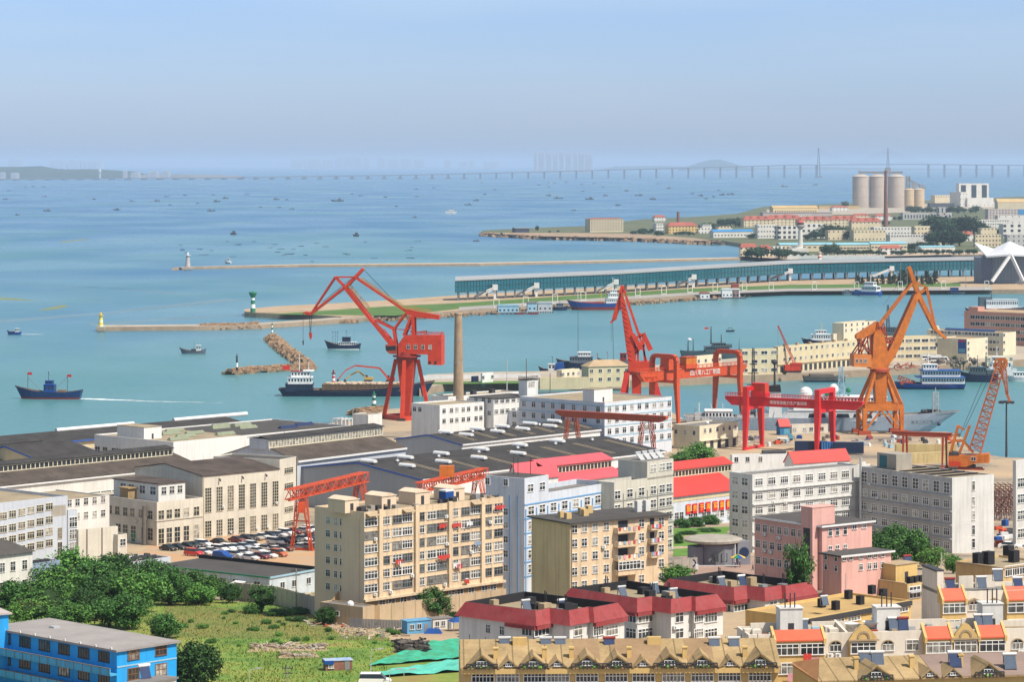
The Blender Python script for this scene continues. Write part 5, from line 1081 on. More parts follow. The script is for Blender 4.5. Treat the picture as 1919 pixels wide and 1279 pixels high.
mb.build('tie_bar', redc, t); mb = MB()
for y in (-1.4, 1.4): rail(mb, S1(580,176,y), S1(890,376,y), 1.5, n=20)
mb.build('tie_walkway', hazst, t); mb = MB()
for y in (-1.6, 1.6): mb.beam(S1(690,452,y), S1(820,515,y), .8, 1.0); mb.beam(S1(820,520,y), S1(902,408,y), .6, .8); mb.beam(S1(820,515,y), S1(838,632,y), .8, 1.0); mb.beam(S1(820,518,y), S1(930,522,y), .2); mb.beam(S1(740,515,y), S1(810,600,y), .3)
mb.build('luffing_link', redc, t); mb = MB()
for y in (-.5, .5):
    mb.beam(S1(205,418,y), S1(211,548,y), .12); mb.beam(S1(222,418,y), S1(215,548,y), .12); mb.beam(S1(598,95,y), S1(800,300,y), .1); mb.beam(S1(598,95,y), S1(300,330,y), .1); mb.beam(S1(800,300,y), S1(960,430,y), .1)
mb.beam(S1(160,412), S1(160,610), .14); mb.build('hoist_rope', darkm, t)
MB().prism(S1.xz((203,548),(223,548),(226,572),(214,600),(206,575)), -.5, .5).build('hook_block', redc, t); MB().prism(S1.xz((156,605),(165,605),(163,638),(158,638)), -.35, .35).build('hook_weight', darkm, t)
# ---- 2: orange level-luffing crane
S2 = Prof(1480, 480, 3.198, 1649, 813, 1258); t = thing('luffing_crane', 'tall orange level-luffing portal crane with jib folded down to the right', 'crane', P(1649, 813, 1258), math.radians(8))
zt = S2(0,905).z; w = 8.2; w2 = 5.2
for x in (-w, w):
    for y in (-w2, w2):
        MB().beam((x,y,0), (x*.98,y,zt), 1.4, 1.4, 1.9, 1.9).build('leg', orgc, t); MB().box(x-2.6, x+2.6, y-1.2, y+1.2, -.4, 1.7).build('bogie', rust, t)
mb = MB()
for y in (-w2, w2): mb.beam((-w,y,zt+.2), (w,y,zt+.2), 1.6, 3.0); mb.beam((-w,y,1.5), (-w*.1,y,zt-1), .7); mb.beam((w,y,1.5), (w*.15,y,zt-1), .7)
for x in (-w, w): mb.beam((x,-w2,zt+.2), (x,w2,zt+.2), 1.6, 2.8); mb.beam((x,-w2,2), (x,w2,zt-1), .6)
mb.build('portal_frame', orgc, t); mb = MB(); rail(mb, (-w,-w2-.9,zt+1.6), (w,-w2-.9,zt+1.6), 1.2, n=14); mb.build('handrail', orgc, t)
zs = S2(0,688).z
for x in (-1, 1):
    for y in (-1, 1): MB().beam((x*2.8,y*2.2,zs-.5), (x*w*.97,y*w2*.95,zt+1.5), 1.3, 1.3, 1.5, 1.5).build('tower_leg', orgc, t)
MB().hexa([(-2,-2,zt-1),(2,-2,zt-1),(2,2,zt-1),(-2,2,zt-1),(-3.2,-2.6,zs),(3.2,-2.6,zs),(3.2,2.6,zs),(-3.2,2.6,zs)]).build('column', orgc, t)
MB().lathe(0, 0, [(3.6,zs-1),(4.2,zs-.4),(4.2,zs+.6),(3.4,zs+1.2)], 20).build('slew_ring', rust, t)
MB().prism(S2.xz((470,675),(580,675),(600,600),(572,560),(556,470),(530,440),(500,450),(490,480),(485,600)), -3, 3).build('turret', orgc, t)
h = MB().prism(S2.xz((368,585),(476,590),(476,664),(368,660)), -3.6, 3.6).build('machine_house', mat('house_orange', (.60,.20,.05), .55, .25), t)
for x in (385,412,438): o = put('window', win_mesh(1.0, 1.5, '2x1', offw, GL)[0], h, S2(x, 625, -3.6)); put('pane', win_mesh(1.0, 1.5, '2x1', offw, GL)[1], o)
MB().prism(S2.xz((390,475),(400,465),(520,392),(556,400),(545,440),(420,497),(392,495)), -1.8, 1.8).build('counterweight_beam', orgc, t)
mb = MB()
for y in (-2, 2):
    for (a, b), (c, d) in (((410,495),(420,590)),((470,480),(480,590)),((410,495),(480,590)),((470,470),(415,590)),((540,420),(578,480)),((556,400),(575,490)),((520,395),(510,470)),((440,490),(372,590)),((575,500),(620,490)),((590,525),(640,500)),((575,500),(590,525)),((620,490),(640,500)),((600,492),(612,524)),((520,400),(580,560))): mb.beam(S2(a,b,y), S2(c,d,y), .5)
    mb.beam(S2(545,655,y), S2(572,500,y), .8)
for cx, cy in ((410,495),(470,475),(440,540),(575,490)): mb.beam(S2(cx,cy,-2), S2(cx,cy,2), .5)
mb.build('back_frame', rust, t); mb = MB()
for y0, y1 in ((-2.4,-.9),(.9,2.4)): mb.prism(S2.xz((548,672),(535,650),(590,560),(640,460),(742,242),(752,225),(778,238),(735,345),(665,525),(620,610),(575,668)), y0, y1)
for cx, cy in ((560,650),(640,500),(690,400),(750,250)): mb.beam(S2(cx,cy,-1), S2(cx,cy,1), 1.2)
mb.build('boom', orgc, t); mb = MB()
for y in (-1.3, 1.3):
    mb.beam(S2(718,66,y*.5), S2(775,225,y), .9, 1.6); mb.beam(S2(770,225,y), S2(880,440,y*.7), 1.2, 1.8); mb.beam(S2(880,440,y*.7), S2(945,497,y*.4), .9, 1.2)
    mb.beam(S2(750,155,y), S2(828,190,y), .5); mb.beam(S2(828,190,y), S2(885,440,y*.6), .5); mb.beam(S2(790,225,y), S2(828,190,y), .6)
for cx, cy in ((775,225),(828,190),(740,150),(880,440)): mb.beam(S2(cx,cy,-1.3), S2(cx,cy,1.3), .6)
mb.build('fly_jib', orgc, t); mb = MB()
for y in (-1.2, 1.2): mb.beam(S2(735,165,y), S2(548,398,y), .75, .9)
mb.build('tie_bar', orgc, t); mb = MB()
for y in (-1.5, 1.5): rail(mb, S2(800,275,y), S2(875,425,y), 1.0, n=10); rail(mb, S2(560,398,y), S2(700,222,y), .9, n=14)
mb.build('walkway', rust, t); mb = MB(); mb.beam(S2(888,470), S2(889,525), .15); mb.beam(S2(720,70), S2(560,300), .08); mb.build('hoist_rope', darkm, t); MB().prism(S2.xz((883,525),(896,525),(894,548),(886,548)), -.5, .5).build('hook_block', darkm, t)
# ---- 3: red crane seen nearly end on
S3 = Prof(1100, 490, 3.4575, 1197, 778, 1352); t = thing('luffing_crane', 'slender red luffing crane seen end on, jib bent to the left', 'crane', P(1197, 778, 1352))
zb = S3(0,720).z
for x, y in ((-1,-1),(1,-1),(-1,1),(1,1)): MB().beam((x*3.4+(-2 if x < 0 else 2),y*3,zb), (x*9+(-1 if y < 0 else 3),y*7,0), 2.6, 2.6, 1.8, 1.8).build('leg', mat('crane_red_deep', (.50,.03,.02), .5, .25), t)
MB().beam((-1,0,zb),( -1,0,0), 4.5, 4.5, 3.5, 3.5).build('column', redc, t); MB().lathe(0,0,[(5,zb-1),(5.5,zb),(5.5,zb+.7)],18).build('slew_ring', rust, t)
MB().prism(S3.xz((268,712),(270,648),(432,648),(436,705),(400,720),(300,720)), -4, 4).build('machine_house', redc, t); mb = MB()
for x0, x1 in ((275,285),(295,315)):
    pass
for y in (-2.2, 2.2): mb.prism(S3.xz((268,650),(255,560),(215,250),(222,190),(240,240),(300,470),(312,650)), y-.5, y+.5)
for cy in range(270, 640, 30): mb.beam(S3(240+(cy-250)*.09,cy,-2.2), S3(240+(cy-250)*.09,cy,2.2), .4); mb.beam(S3(222+(cy-250)*.09,cy-10,-2.75), S3(246+(cy-250)*.12,cy+14,-2.75), .3)
mb.build('boom', redc, t); mb = MB()
for y in (-1.2, 1.2): mb.beam(S3(232,158,y*.5), S3(214,245,y), 1.2, 1.8); mb.beam(S3(214,245,y), S3(175,378,y*.6), 1.2, 2.0); mb.beam(S3(175,378,y*.6), S3(152,400,y*.5), .8); mb.beam(S3(235,165,y), S3(205,200,y), .5)
mb.prism(S3.xz((205,240),(228,225),(240,245),(215,262)), -1.6, 1.6); mb.build('fly_jib', redc, t); mb = MB()
for y in (-1.5, 1.5): mb.beam(S3(238,175,y), S3(262,255,y), .8); mb.beam(S3(255,235,y), S3(338,482,y), .9, 1.1)
mb.build('tie_bar', redc, t)
for (a, b), (c, d), y in (((295,470),(350,570),-2.6),((365,468),(414,578),2.4)): MB().beam(S3(a,b,y), S3(c,d,y), 1.5, 1.8, 1.9, 2.4).build('counterweight_arm', redc, t)
mb = MB()
for y in (-2, 2):
    for (a, b), (c, d) in (((310,650),(310,500)),((375,650),(362,480)),((310,500),(362,480)),((310,600),(372,540)),((330,650),(330,600)),((290,500),(330,600)),((340,480),(385,650)),((362,480),(340,470))): mb.beam(S3(a,b,y), S3(c,d,y), .8)
mb.box(S3(318,0).x, S3(336,0).x, -1, 1, S3(0,600).z, S3(0,550).z); mb.build('mast_frame', redc, t)
mb = MB(); mb.beam(S3(165,395,-.5), S3(170,640,-.5), .1); mb.beam(S3(168,395,.5), S3(174,640,.5), .1); mb.beam(S3(156,400), S3(157,525), .1); mb.build('hoist_rope', darkm, t)
# ---- gantry cranes
def gantry(label, px, D, z, th, px2, w, ztop, zbot, ext, zport, m, txt=None, leg=(2.1,1.0), trolleys=(), tsize=2.0, lattice=False, txtx=None, rounded=True, gw=2.2):
    x0 = (px-CX)*D/F; th = math.radians(th); c, n = math.cos(th), math.sin(th); u = (px2-CX)/F; Lg = (u*D-x0)/(c-u*n)
    t = thing('gantry_crane', label, 'gantry crane', (x0, D, z), th); e0, e1 = [((( (p-CX)/F)*D-x0)/(c-(p-CX)/F*n)) for p in ext]; zt, zb, zp = ztop-z, zbot-z, (zport-z if zport else None)
    g = MB().prism([(e0,zt),(e1,zt),(e1,zt-.9),(e1-3,zb),(e0+3,zb),(e0,zt-.9)], -gw/2, gw/2).build('girder', m, t)
    f = MB().box(e0, e1, -gw/2-.12, gw/2+.12, zt, zt+.25).build('girder_flange', m, g); r = MB()
    if zport:
        for y in (-gw/2, gw/2): rail(r, (e0,y,zt+.25), (e1,y,zt+.25), 1.3, n=26)
        r.build('handrail', m, g)
    for k, x in enumerate((0, Lg)):
        if zport:
            p = MB()
            if rounded:
                pts = [(-w/2,zb),(-w/2,zp-2.2),(-w/2+.5,zp-.7),(-w/2+2,zp),(w/2-2,zp),(w/2-.5,zp-.7),(w/2,zp-2.2),(w/2,zb)]
                for a, b in zip(pts, pts[1:]): p.beam((x,a[0],a[1]), (x,b[0],b[1]), 1.9, 1.8)
            else:
                p.box(x-1.05, x+1.05, -w/2-.95, w/2+.95, zp-1.8, zp)
                for s in (-1, 1): p.box(x-1.0, x+1.0, s*w/2-.9, s*w/2+.9, zb, zp-1.8)
            p.box(x-1.0, x+1.0, -w/2, w/2, zb-1.2, zb-.02)
            p.build('portal', m, t)
        for s in (-1, 1):
            if lattice: MB().truss((x+(s*.6),s*w*.3,zb), (x+s*2.6,s*w/2,0), 1.3, 1.3, 9, .13, w2=.9, h2=.9).build('leg', m, t)
            else: MB().beam((x,s*w/2*.98,zb+.6), (x,s*(w/2+1.2),0), leg[0], leg[0], leg[1], leg[1]).build('leg', m, t)
        MB().beam((x,-w/2-2.5,.5), (x,w/2+2.5,.5), 1.0, 1.0).build('end_carriage', m, t)
    for tx, ww, hh, mm in trolleys:
        o = MB().box(tx-ww/2, tx+ww/2, -1.9, 1.9, zt+2.4, zt+2.4+hh).build('trolley', mm, t); MB().box(tx-ww/2-.3, tx+ww/2+.3, -2.1, 2.1, zt+.4, zt+2.4).box(tx-ww/2, tx+ww/2, -2.2, 2.2, zt+2.4+hh, zt+2.6+hh).build('bogie', m, o)
    if txt: lettering(txt, tsize, white, t, (txtx if txtx else Lg*.55, -gw/2-.16, (zt+zb)/2), (math.pi/2, 0, 0))
    return t, Lg
t, Lg = gantry('orange-red gantry crane with rounded portals and white lettering on its girder', 1245, 1278, 4, 46, 1364, 14, 29.4, 25.6, (1196,1396), 36, rorg, '四八零八工厂制造', trolleys=((3,7,3.2,rorg),(16,7,3.0,orgc)), tsize=2.6, txtx=26)
MB().truss((-14,0,22.5),(-6,0,22.5),2.4,2,4,.25).build('service_frame', rorg, t)
t, Lg = gantry('bright red gantry crane with square portals standing over the yard', 1412, 1192, 4, -30, 1546, 14, 24.8, 21.4, (1361,1618), 29.6, mat('gantry_red', (.66,.02,.022), .45, .25, .3, .25, spec=.4), '增强管造能力生产重保障', leg=(2.4,1.3), trolleys=((3,6,3.4,redc),), tsize=1.5, rounded=False, txtx=16)
gantry('long rust-brown beam gantry with lattice legs in front of the white L-shaped office', 1072, 1108, 4, -34, 1212, 6, 26.2, 24.0, (1043,1250), None, mat('gantry_brown', (.42,.085,.035), .6, .3, .3, .3), lattice=True, gw=1.8)
t, Lg = gantry('low rust-red beam gantry beside the crawler crane', 1696, 1118, 4, -22, 1770, 5, 17.5, 16.0, (1672,1784), None, rust, leg=(.8,.5), gw=1.6)
# ---- orange lattice pedestal crane at the right
S4 = Prof(1480, 480, 3.198, 1815, 880, 1111); t = thing('lattice_crane', 'orange crawler crane with long lattice boom at the right', 'crane', P(1815, 880, 1111), math.radians(-14)); k = 1111/F
h = MB().prism(S4.xz((955,1262),(955,1195),(1010,1190),(1075,1195),(1195,1180),(1195,1235),(1110,1240),(1060,1262)), -3, 3).build('machine_house', orgc, t)
for cx in (1098, 1112): o = put('window', win_mesh(.8, 1.3, '1x1', offw, GL)[0], h, S4(cx, 1212, -3)); put('pane', win_mesh(.8, 1.3, '1x1', offw, GL)[1], o)
MB().prism(S4.xz((958,1195),(958,1175),(1020,1180),(1020,1192)), -3.1, 3.1).build('engine_deck', darkm, h); MB().prism(S4.xz((962,1258),(962,1228),(1030,1230),(1030,1258)), -3.08, -3.0).build('counterweight', redc, t)
mb = MB()
for y in (-2.4, 1.2): mb.prism(S4.xz((1010,1300),(1150,1300),(1160,1285),(1150,1268),(1010,1268),(1000,1285)), y, y+1.2)
mb.build('track', rust, t); MB().lathe(S4(1080,0).x, 0, [(2.2,S4(0,1270).z),(2.2,S4(0,1250).z)], 16).build('slew_ring', darkm, t)
mb = MB()
for y in (-1.6, 1.6):
    mb.beam(S4(965,1185,y), S4(1010,1018,y), .7, .8); mb.beam(S4(1015,1190,y), S4(1078,1018,y), .7, .8); mb.beam(S4(1010,1020,y), S4(1045,1045,y), .4); mb.beam(S4(970,1110,y), S4(1040,1110,y), .6); mb.beam(S4(1040,1110,y), S4(1100,1180,y), .5)
for a, b in ((1010,1020),(1078,1020),(970,1110)): mb.beam(S4(a,b,-1.6), S4(a,b,1.6), .5)
mb.build('rear_gantry', orgc, t)
lat = mat('lattice_orange', (.50,.13,.045), .6, .3)
MB().truss(S4(1108,1175), S4(1258,660), 3.6, 4.4, 15, .26, w2=2.4, h2=2.8).build('boom', lat, t); mb = MB(); mb.truss(S4(1232,640), S4(1300,640), 2.2, 2.2, 4, .3)
for y in (-1.1, 1.1):
    for (a, b), (c, d) in (((1222,660),(1235,615)),((1235,615),(1290,612)),((1290,612),(1300,655)),((1300,655),(1262,690)),((1222,660),(1262,690)),((1258,650),(1262,690))): mb.beam(S4(a,b,y), S4(c,d,y), .5)
mb.build('boom_head', orgc, t); MB().truss(S4(1278,660), S4(1300,820), 1.4, 1.8, 7, .2, w2=.8, h2=.8).beam(S4(1296,815), S4(1316,868), .9, .9).beam(S4(1262,690), S4(1300,830), .35).build('fly_jib', lat, t)
mb = MB()
for y in (-.8, .8): mb.beam(S4(1045,1045,y), S4(1235,640,y), .1); mb.beam(S4(1015,1090,y), S4(1150,760,y), .08)
mb.build('stay_rope', darkm, t)
# ---- red lattice yard gantries between the sheds and the flats
def lattice_gantry(label, p0, p1, z0, hh, w, legs, m, house=None, n=14):
    t = thing('lattice_gantry', label, 'gantry crane', (p0.x, p0.y, z0)); a = Vector((0,0,p0.z-z0)); b = Vector((p1.x-p0.x, p1.y-p0.y, p0.z-z0)); d = (b-a).normalized(); nn = Vector((-d.y, d.x, 0))
    MB().truss(a+nn*w/2, b+nn*w/2, .8, hh, n, .18).truss(a-nn*w/2, b-nn*w/2, .8, hh, n, .18).build('truss_girder', m, t); mb = MB()
    for i in range(n+1): c = a.lerp(b, i/n)-Vector((0,0,hh/2)); mb.beam(c-nn*w/2, c+nn*w/2, .3)
    mb.beam(a-Vector((0,0,hh/2+.2)), b-Vector((0,0,hh/2+.2)), .5); mb.build('cross_tie', m, t)
    for f in legs:
        c = a.lerp(b, f)-Vector((0,0,hh/2))
        for s in (-1, 1):
            lg = MB(); q = Vector((c.x, c.y, 0))+nn*s*(w/2+2.4); lg.truss(c+nn*s*w/2, q, .9, .9, 8, .16); lg.beam(c+nn*s*w/2+d*2.2, q, .25); lg.beam(c+nn*s*w/2-d*2.2, q, .25); lg.build('leg', m, t)
        q = Vector((c.x,c.y,.5)); MB().beam(q-nn*(w/2+3.2), q+nn*(w/2+3.2), .6).build('end_carriage', m, t)
        MB().beam(Vector((c.x,c.y,c.z*.55))-nn*(w/2+1.6), Vector((c.x,c.y,c.z*.55))+nn*(w/2+1.6), .35).build('leg_tie', m, t)
    if house: f, wx, hx = house; c = a.lerp(b, f); MB().box(c.x-wx/2, c.x+wx/2, c.y-1.6, c.y+1.6, c.z+hh/2, c.z+hh/2+hx).build('hoist_house', orgc, t)
    return t
p0 = P(541, 928, 868); p1 = P(684, 913, 918); t = lattice_gantry('red lattice gantry crane spanning the end of the car park', p0, p1, 4.2, 3.0, 1.8, (.16,.93), rorg)
c = P(566, 960, 872); MB().box(-1.1, 1.1, -1.1, 1.1, 0, 3).build('cab', rorg, t, (c.x-p0.x, c.y-p0.y-2, c.z-4.2))
p0 = P(784, 915, 905); p1 = P(908, 903, 950); lattice_gantry('red lattice gantry with orange hoist house behind the beige flats', p0, p1, 4.0, 3.0, 1.8, (.1,.9), rorg, (.42,4.6,3.4))
# ---- chimney, poles, masts
_p = P(859, 752, 1220); t = thing('chimney', 'tall tapering weathered concrete chimney beside the red crane', 'chimney', (_p.x, _p.y, 4)); top = P(0, 590, 1220).z-4
MB().lathe(0, 0, [(2.6,-2),(1.55,top),(1.75,top),(1.75,top+.7),(1.3,top+.7)], 20).build('shaft', mat('chimney_concrete', (.40,.29,.19), .95, .4, .25, .5), t); mb = MB()
for z in (top*.35, top*.62, top*.8): r = lerp(2.6, 1.55, (z+2)/(top+2)); mb.lathe(0, 0, [(r+.03,z),(r+.03,z+.4)], 20)
mb.build('iron_band', conc, t)
def pole(label, px, yb, yt, D=None, r=.2, m=None, kind='lamp', z=None, name='lamp_post', cat='lamp post'):
    p = T(px, yb) if D is None else P(px, yb, D); h = (yb-yt)*p.y/F; t = thing(name, label, cat, p); MB().tube((0,0,-3), (0,0,h), r, r*.55, 8).build('post', m or steel, t)
    if kind == 'lamp': MB().beam((0,0,h), (1.6,0,h+.3), .1).build('arm', m or steel, t); MB().box(1.2,2.2,-.15,.15,h+.22,h+.4).build('lamp_head', galv, t)
    if kind == 'flood':
        mb = MB().lathe(0, 0, [(2.2,h-.5),(2.4,h),(2.0,h)], 12)
        for i in range(8): a = i*.785; mb.box(2.6*math.cos(a)-.5, 2.6*math.cos(a)+.5, 2.6*math.sin(a)-.4, 2.6*math.sin(a)+.4, h-1.0, h-.1)
        mb.build('floodlight', darkm, t)
    if kind == 'power':
        mb = MB().box(-1.0,1.0,-.08,.08,h-.6,h-.45).box(-.8,.8,-.08,.08,h-1.5,h-1.35)
        for x in (-.9,-.4,.4,.9): mb.tube((x,0,h-.45),(x,0,h-.15),.07,n=6)
        mb.build('crossarm', darkm, t)
    return t
pole('tall floodlight mast with a ring of lamps on the right quay', 1886, 856, 752, F*116/(856-HZ), .5, darkm, 'flood', name='light_mast', cat='light mast')
pole('thin tall white aerial mast above the control building', 950, 745, 675, 1300, .3, galv, None, name='radio_mast', cat='mast')
pole('thin mast with guy wires on the quay control tower', 986.5, 712, 672, 1290, .28, concd, None, name='radio_mast', cat='mast')
pole('short steel mast between the control tower and the pier wall', 1031, 750, 700, 1290, .28, concd, None, name='radio_mast', cat='mast')
# ================================================================ works, sheds and offices
def IB(name, label, cx, ct, xr, yr, xl, D, z0=None, th=None, group=None, b=None, cat='building'):
    tp = P(cx, ct, D); z0 = terr(tp.x, tp.y) if z0 is None else z0
    return Bld(name, label, cat, cx, ct, xr, yr, xl, D, h=tp.z-z0, th=th, group=group, b=b)
ww_ = mat('works_white', (.68,.67,.63), .85, .26, .12, .28); wcream = mat('works_cream', (.62,.58,.49), .9, .26, .12, .28); wblue = mat('works_pale_blue', (.50,.54,.60), .85, .18, .12, .3)
wgrey = mat('works_grey_cladding', (.36,.39,.42), .6, .15, .1, .2); whs2 = mat('shed_white', (.72,.72,.70), .8, .2, .1, .32); btrim = mat('trim_blue', (.02,.10,.42), .5, .15)
shedr = roofing('shed_roof_dark', (.056,.053,.052), 3.4, .35, .3); shedb = roofing('shed_roof_brown', (.098,.080,.068), 3.4, .4, .35)
redsheet = mat('red_sheet_roof', (.58,.055,.045), .55, .2, .1, .15); pinksheet = mat('faded_red_sheet', (.56,.10,.12), .6, .2, .1, .15)
flatT = mat('tan_flat_roof', (.33,.27,.18), .95, .4, .15); flatG = mat('grey_flat_roof', (.20,.19,.18), .95, .4, .15); flatD = mat('dark_flat_roof', (.075,.07,.066), .95, .35, .15)
skyl = mat('skylight_green', (.22,.25,.17), .6, .3, .4)
def monitor(b, x0, x1, y0, y1, z, hh, m, rm, panes=True, rise=.8):
    o = b.part('monitor', MB().box(x0, x1, y0, y1, z, z+hh), m); ym = (y0+y1)/2
    MB().hexa([(x0-.5,y0-.7,z+hh),(x1+.5,y0-.7,z+hh),(x1+.5,ym,z+hh+rise),(x0-.5,ym,z+hh+rise),(x0-.5,y0-.7,z+hh+.2),(x1+.5,y0-.7,z+hh+.2),(x1+.5,ym,z+hh+rise+.2),(x0-.5,ym,z+hh+rise+.2)]).hexa([(x0-.5,ym,z+hh+rise),(x1+.5,ym,z+hh+rise),(x1+.5,y1+.7,z+hh),(x0-.5,y1+.7,z+hh),(x0-.5,ym,z+hh+rise+.2),(x1+.5,ym,z+hh+rise+.2),(x1+.5,y1+.7,z+hh+.2),(x0-.5,y1+.7,z+hh+.2)]).build('monitor_roof', rm, o)
    if panes:
        n = min(60, int((x1-x0)/1.5)); w = (x1-x0)/n; f = MB(); f.box(x0, x1, y0-.16, y0-.02, z+hh*.80, z+hh*.9); f.box(x0, x1, y0-.16, y0-.02, z+hh*.12, z+hh*.22)
        for i in range(n+1): f.box(x0+w*i-.16, x0+w*i+.16, y0-.14, y0-.02, z+hh*.2, z+hh*.82)
        f.build('window_frame', pcrl, o); MB().box(x0+.1, x1-.1, y0-.06, y0-.01, z+hh*.2, z+hh*.82).build('pane', GL, o)
def vents(b, us, y, zf, m=None):
    for u in us:
        mb = MB(); k = []
        for i in range(9): a = math.pi*i/8; k.append((.9*math.cos(a), 1.0*math.sin(a)))
        n = len(mb.v); 
        for yy in (-3.2, 3.2): mb.v += [(x, yy, z) for x, z in k]
        for i in range(8): mb.f.append((i, i+1, i+10, i+9)); mb.m.append(0)
        mb.f.append(tuple(range(9))); mb.m.append(0); mb.f.append(tuple(range(17, 8, -1))); mb.m.append(0)
        mb.box(-.7, .7, -.8, .8, -1, .1)
        b.part('roof_ventilator', mb, m or whs).location = (u, y, zf+.5)
# long shed with clerestory, left
b = IB('workshop_shed', 'long white workshop with dark roof and glazed clerestory at the left edge', -150, 927, 372, 875.5, -420, 930, th=48.5, b=30)
b.gable(ww_, shedb, 3.6, 'x', .6); monitor(b, b.a*.02, b.uR(318, b.b*.42), b.b*.38, b.b*.62, b.h+2.6, 2.7, pcrl, shedr)
b.wp('R', lin(12, 240, 12), [945], 19, 6, '5x1', ref=0, fm=offw); b.band(b.h-.2, whs, .5, .7, 'R', 'gutter')
b = IB('workshop_shed', 'second clerestory shed behind, its roof end showing left of the white flat warehouse', -200, 884, 138, 856, -420, 1020, th=48.5, b=28)
b.gable(pcream, shedr, 3.0, 'x', .6); monitor(b, 0, b.uR(80, b.b*.4), b.b*.40, b.b*.64, b.h+2.0, 2.6, pcrl, shedr); b.band(b.h, whs, .6, .7, 'R', 'gutter')
b = IB('quay_shed', 'long dark-roofed shed with white ridge tubes along the left waterfront', -260, 864, 470, 799, -420, 1110, th=48.5, b=34)
b.gable(pcream, shedr, 2.6, 'x', .6)
for x0, x1 in ((105,250),(325,462)):
    u0, u1 = b.uR(x0, b.b*.5), b.uR(x1, b.b*.5); b.part('ridge_vent', MB().tube((u0,b.b/2,b.h+3.0), (u1,b.b/2,b.h+3.0), .9, n=10), whs)
b.part('blue_flashing', MB().beam((0,-.9,b.h), (b.a,-.9,b.h), .5), btrim)
b = IB('shed', 'cream end wall of a low shed left of the white flat warehouse', 60, 858, 178, 838, -60, 1045, th=48.5, b=30); b.gable(pcream, shedr, 3, 'x', .5, trim=btrim)
# white flat warehouse with skylights
b = IB('warehouse', 'large white flat-roofed warehouse with green skylights and a stair hut', 325, 829, 658, 798, 177, 1060)
b.shell(whs2, flatT, .5, .4); b.part('roof_overlay', MB().box(b.a*.42, b.a-.5, .5, b.b-.5, b.h-.48, b.h-.42), flatD)
b.wp('L', [183,197,214,222], [847], 9, 13, '2x2', ref=214)
for i, (u, v) in enumerate(((.06,.2),(.16,.34),(.20,.62),(.28,.5),(.34,.25),(.30,.8),(.52,.72),(.60,.55),(.58,.85),(.66,.75),(.72,.3),(.86,.4))):
    mb = MB(); x, y, m = b.a*u, b.b*v, (skyl if i not in (10, 11) else mat('skylight_blue', (.02,.035,.10), .4, .3)); mb.hexa([(x,y-1.2,b.h-.4),(x+9,y-1.2,b.h-.4),(x+9,y+1.2,b.h-.4),(x,y+1.2,b.h-.4),(x+.4,y-.2,b.h+.7),(x+8.6,y-.2,b.h+.7),(x+8.6,y+.2,b.h+.7),(x+.4,y+.2,b.h+.7)]); b.part('skylight', mb, m)
ux = b.uL(250); b.hut(2.0, 10.5, b.b*.42, b.b*.42+15, 4.4, whs2, b.h-.5, rm=flatT); b.part('drainpipe', MB().tube((b.a*.61,-.12,-2),(b.a*.61,-.12,b.h),.1,n=6), galv)
# shed with curved roof and monitor
b = IB('workshop_shed', 'brown-roofed shed with long glazed monitor behind the white-framed hall', 556, 865, 760, 840, 470, 990, b=34)
b.gable(wblue, shedb, 5.2, 'x', .5); monitor(b, -b.a*.02, b.a*1.02, b.b*.34, b.b*.60, b.h+3.2, 3.6, wblue, shedr); b.band(b.h+.1, whs, .6, .8, 'R', 'gutter')
# two clad warehouses with blue verge
def clad(label, cx, ct, xr, yr, xl, D, rise, vs, wall):
    b = IB('warehouse', label, cx, ct, xr, yr, xl, D); b.gable(wgrey, shedr, rise, 'x', .5, trim=btrim)
    b.part('side_cladding', MB().box(.3, b.a-.3, -.06, -.005, -2, b.h-.3), wall); b.band(b.h+.15, whs, .5, .7, 'R', 'gutter')
    for u in lin(.12, .95, 7):
        y0, y1 = b.b*.08, b.b*.4; z = lambda y: b.h+rise*y/(b.b/2)+.22; mb = MB()
        for k in (0, 1.6): x = b.a*u+k; mb.hexa([(x,y0,z(y0)),(x+.5,y0,z(y0)),(x+.5,y1,z(y1)),(x,y1,z(y1)),(x,y0,z(y0)+.06),(x+.5,y0,z(y0)+.06),(x+.5,y1,z(y1)+.06),(x,y1,z(y1)+.06)])
        b.part('rooflight_strip', mb, mat('rooflight_tan', (.34,.27,.17), .6, .3))
    vents(b, [b.a*u for u in vs], b.b*.46, b.h+rise*.92); vents(b, [b.a*(u+.06) for u in vs[:4]], b.b*.28, b.h+rise*.56)
    for u in lin(.1, .9, 6): b.part('turbine_vent', MB().lathe(b.a*u, b.b*.4, [(.3,b.h+rise*.7),(.3,b.h+rise*.95),(.7,b.h+rise*1.0),(.5,b.h+rise*1.15),(.1,b.h+rise*1.2)], 10), galv)
    return b
clad('large dark-roofed warehouse with blue verges and pale roof ventilators', 790, 900, 1245, 847, 558, 955, 3.6, (.02,.16,.3,.46,.62,.78), whs2)
clad('second blue-verged warehouse standing behind the larger one', 865, 834, 1125, 806, 742, 1085, 2.6, (.1,.32,.5,.7,.88), whs2)
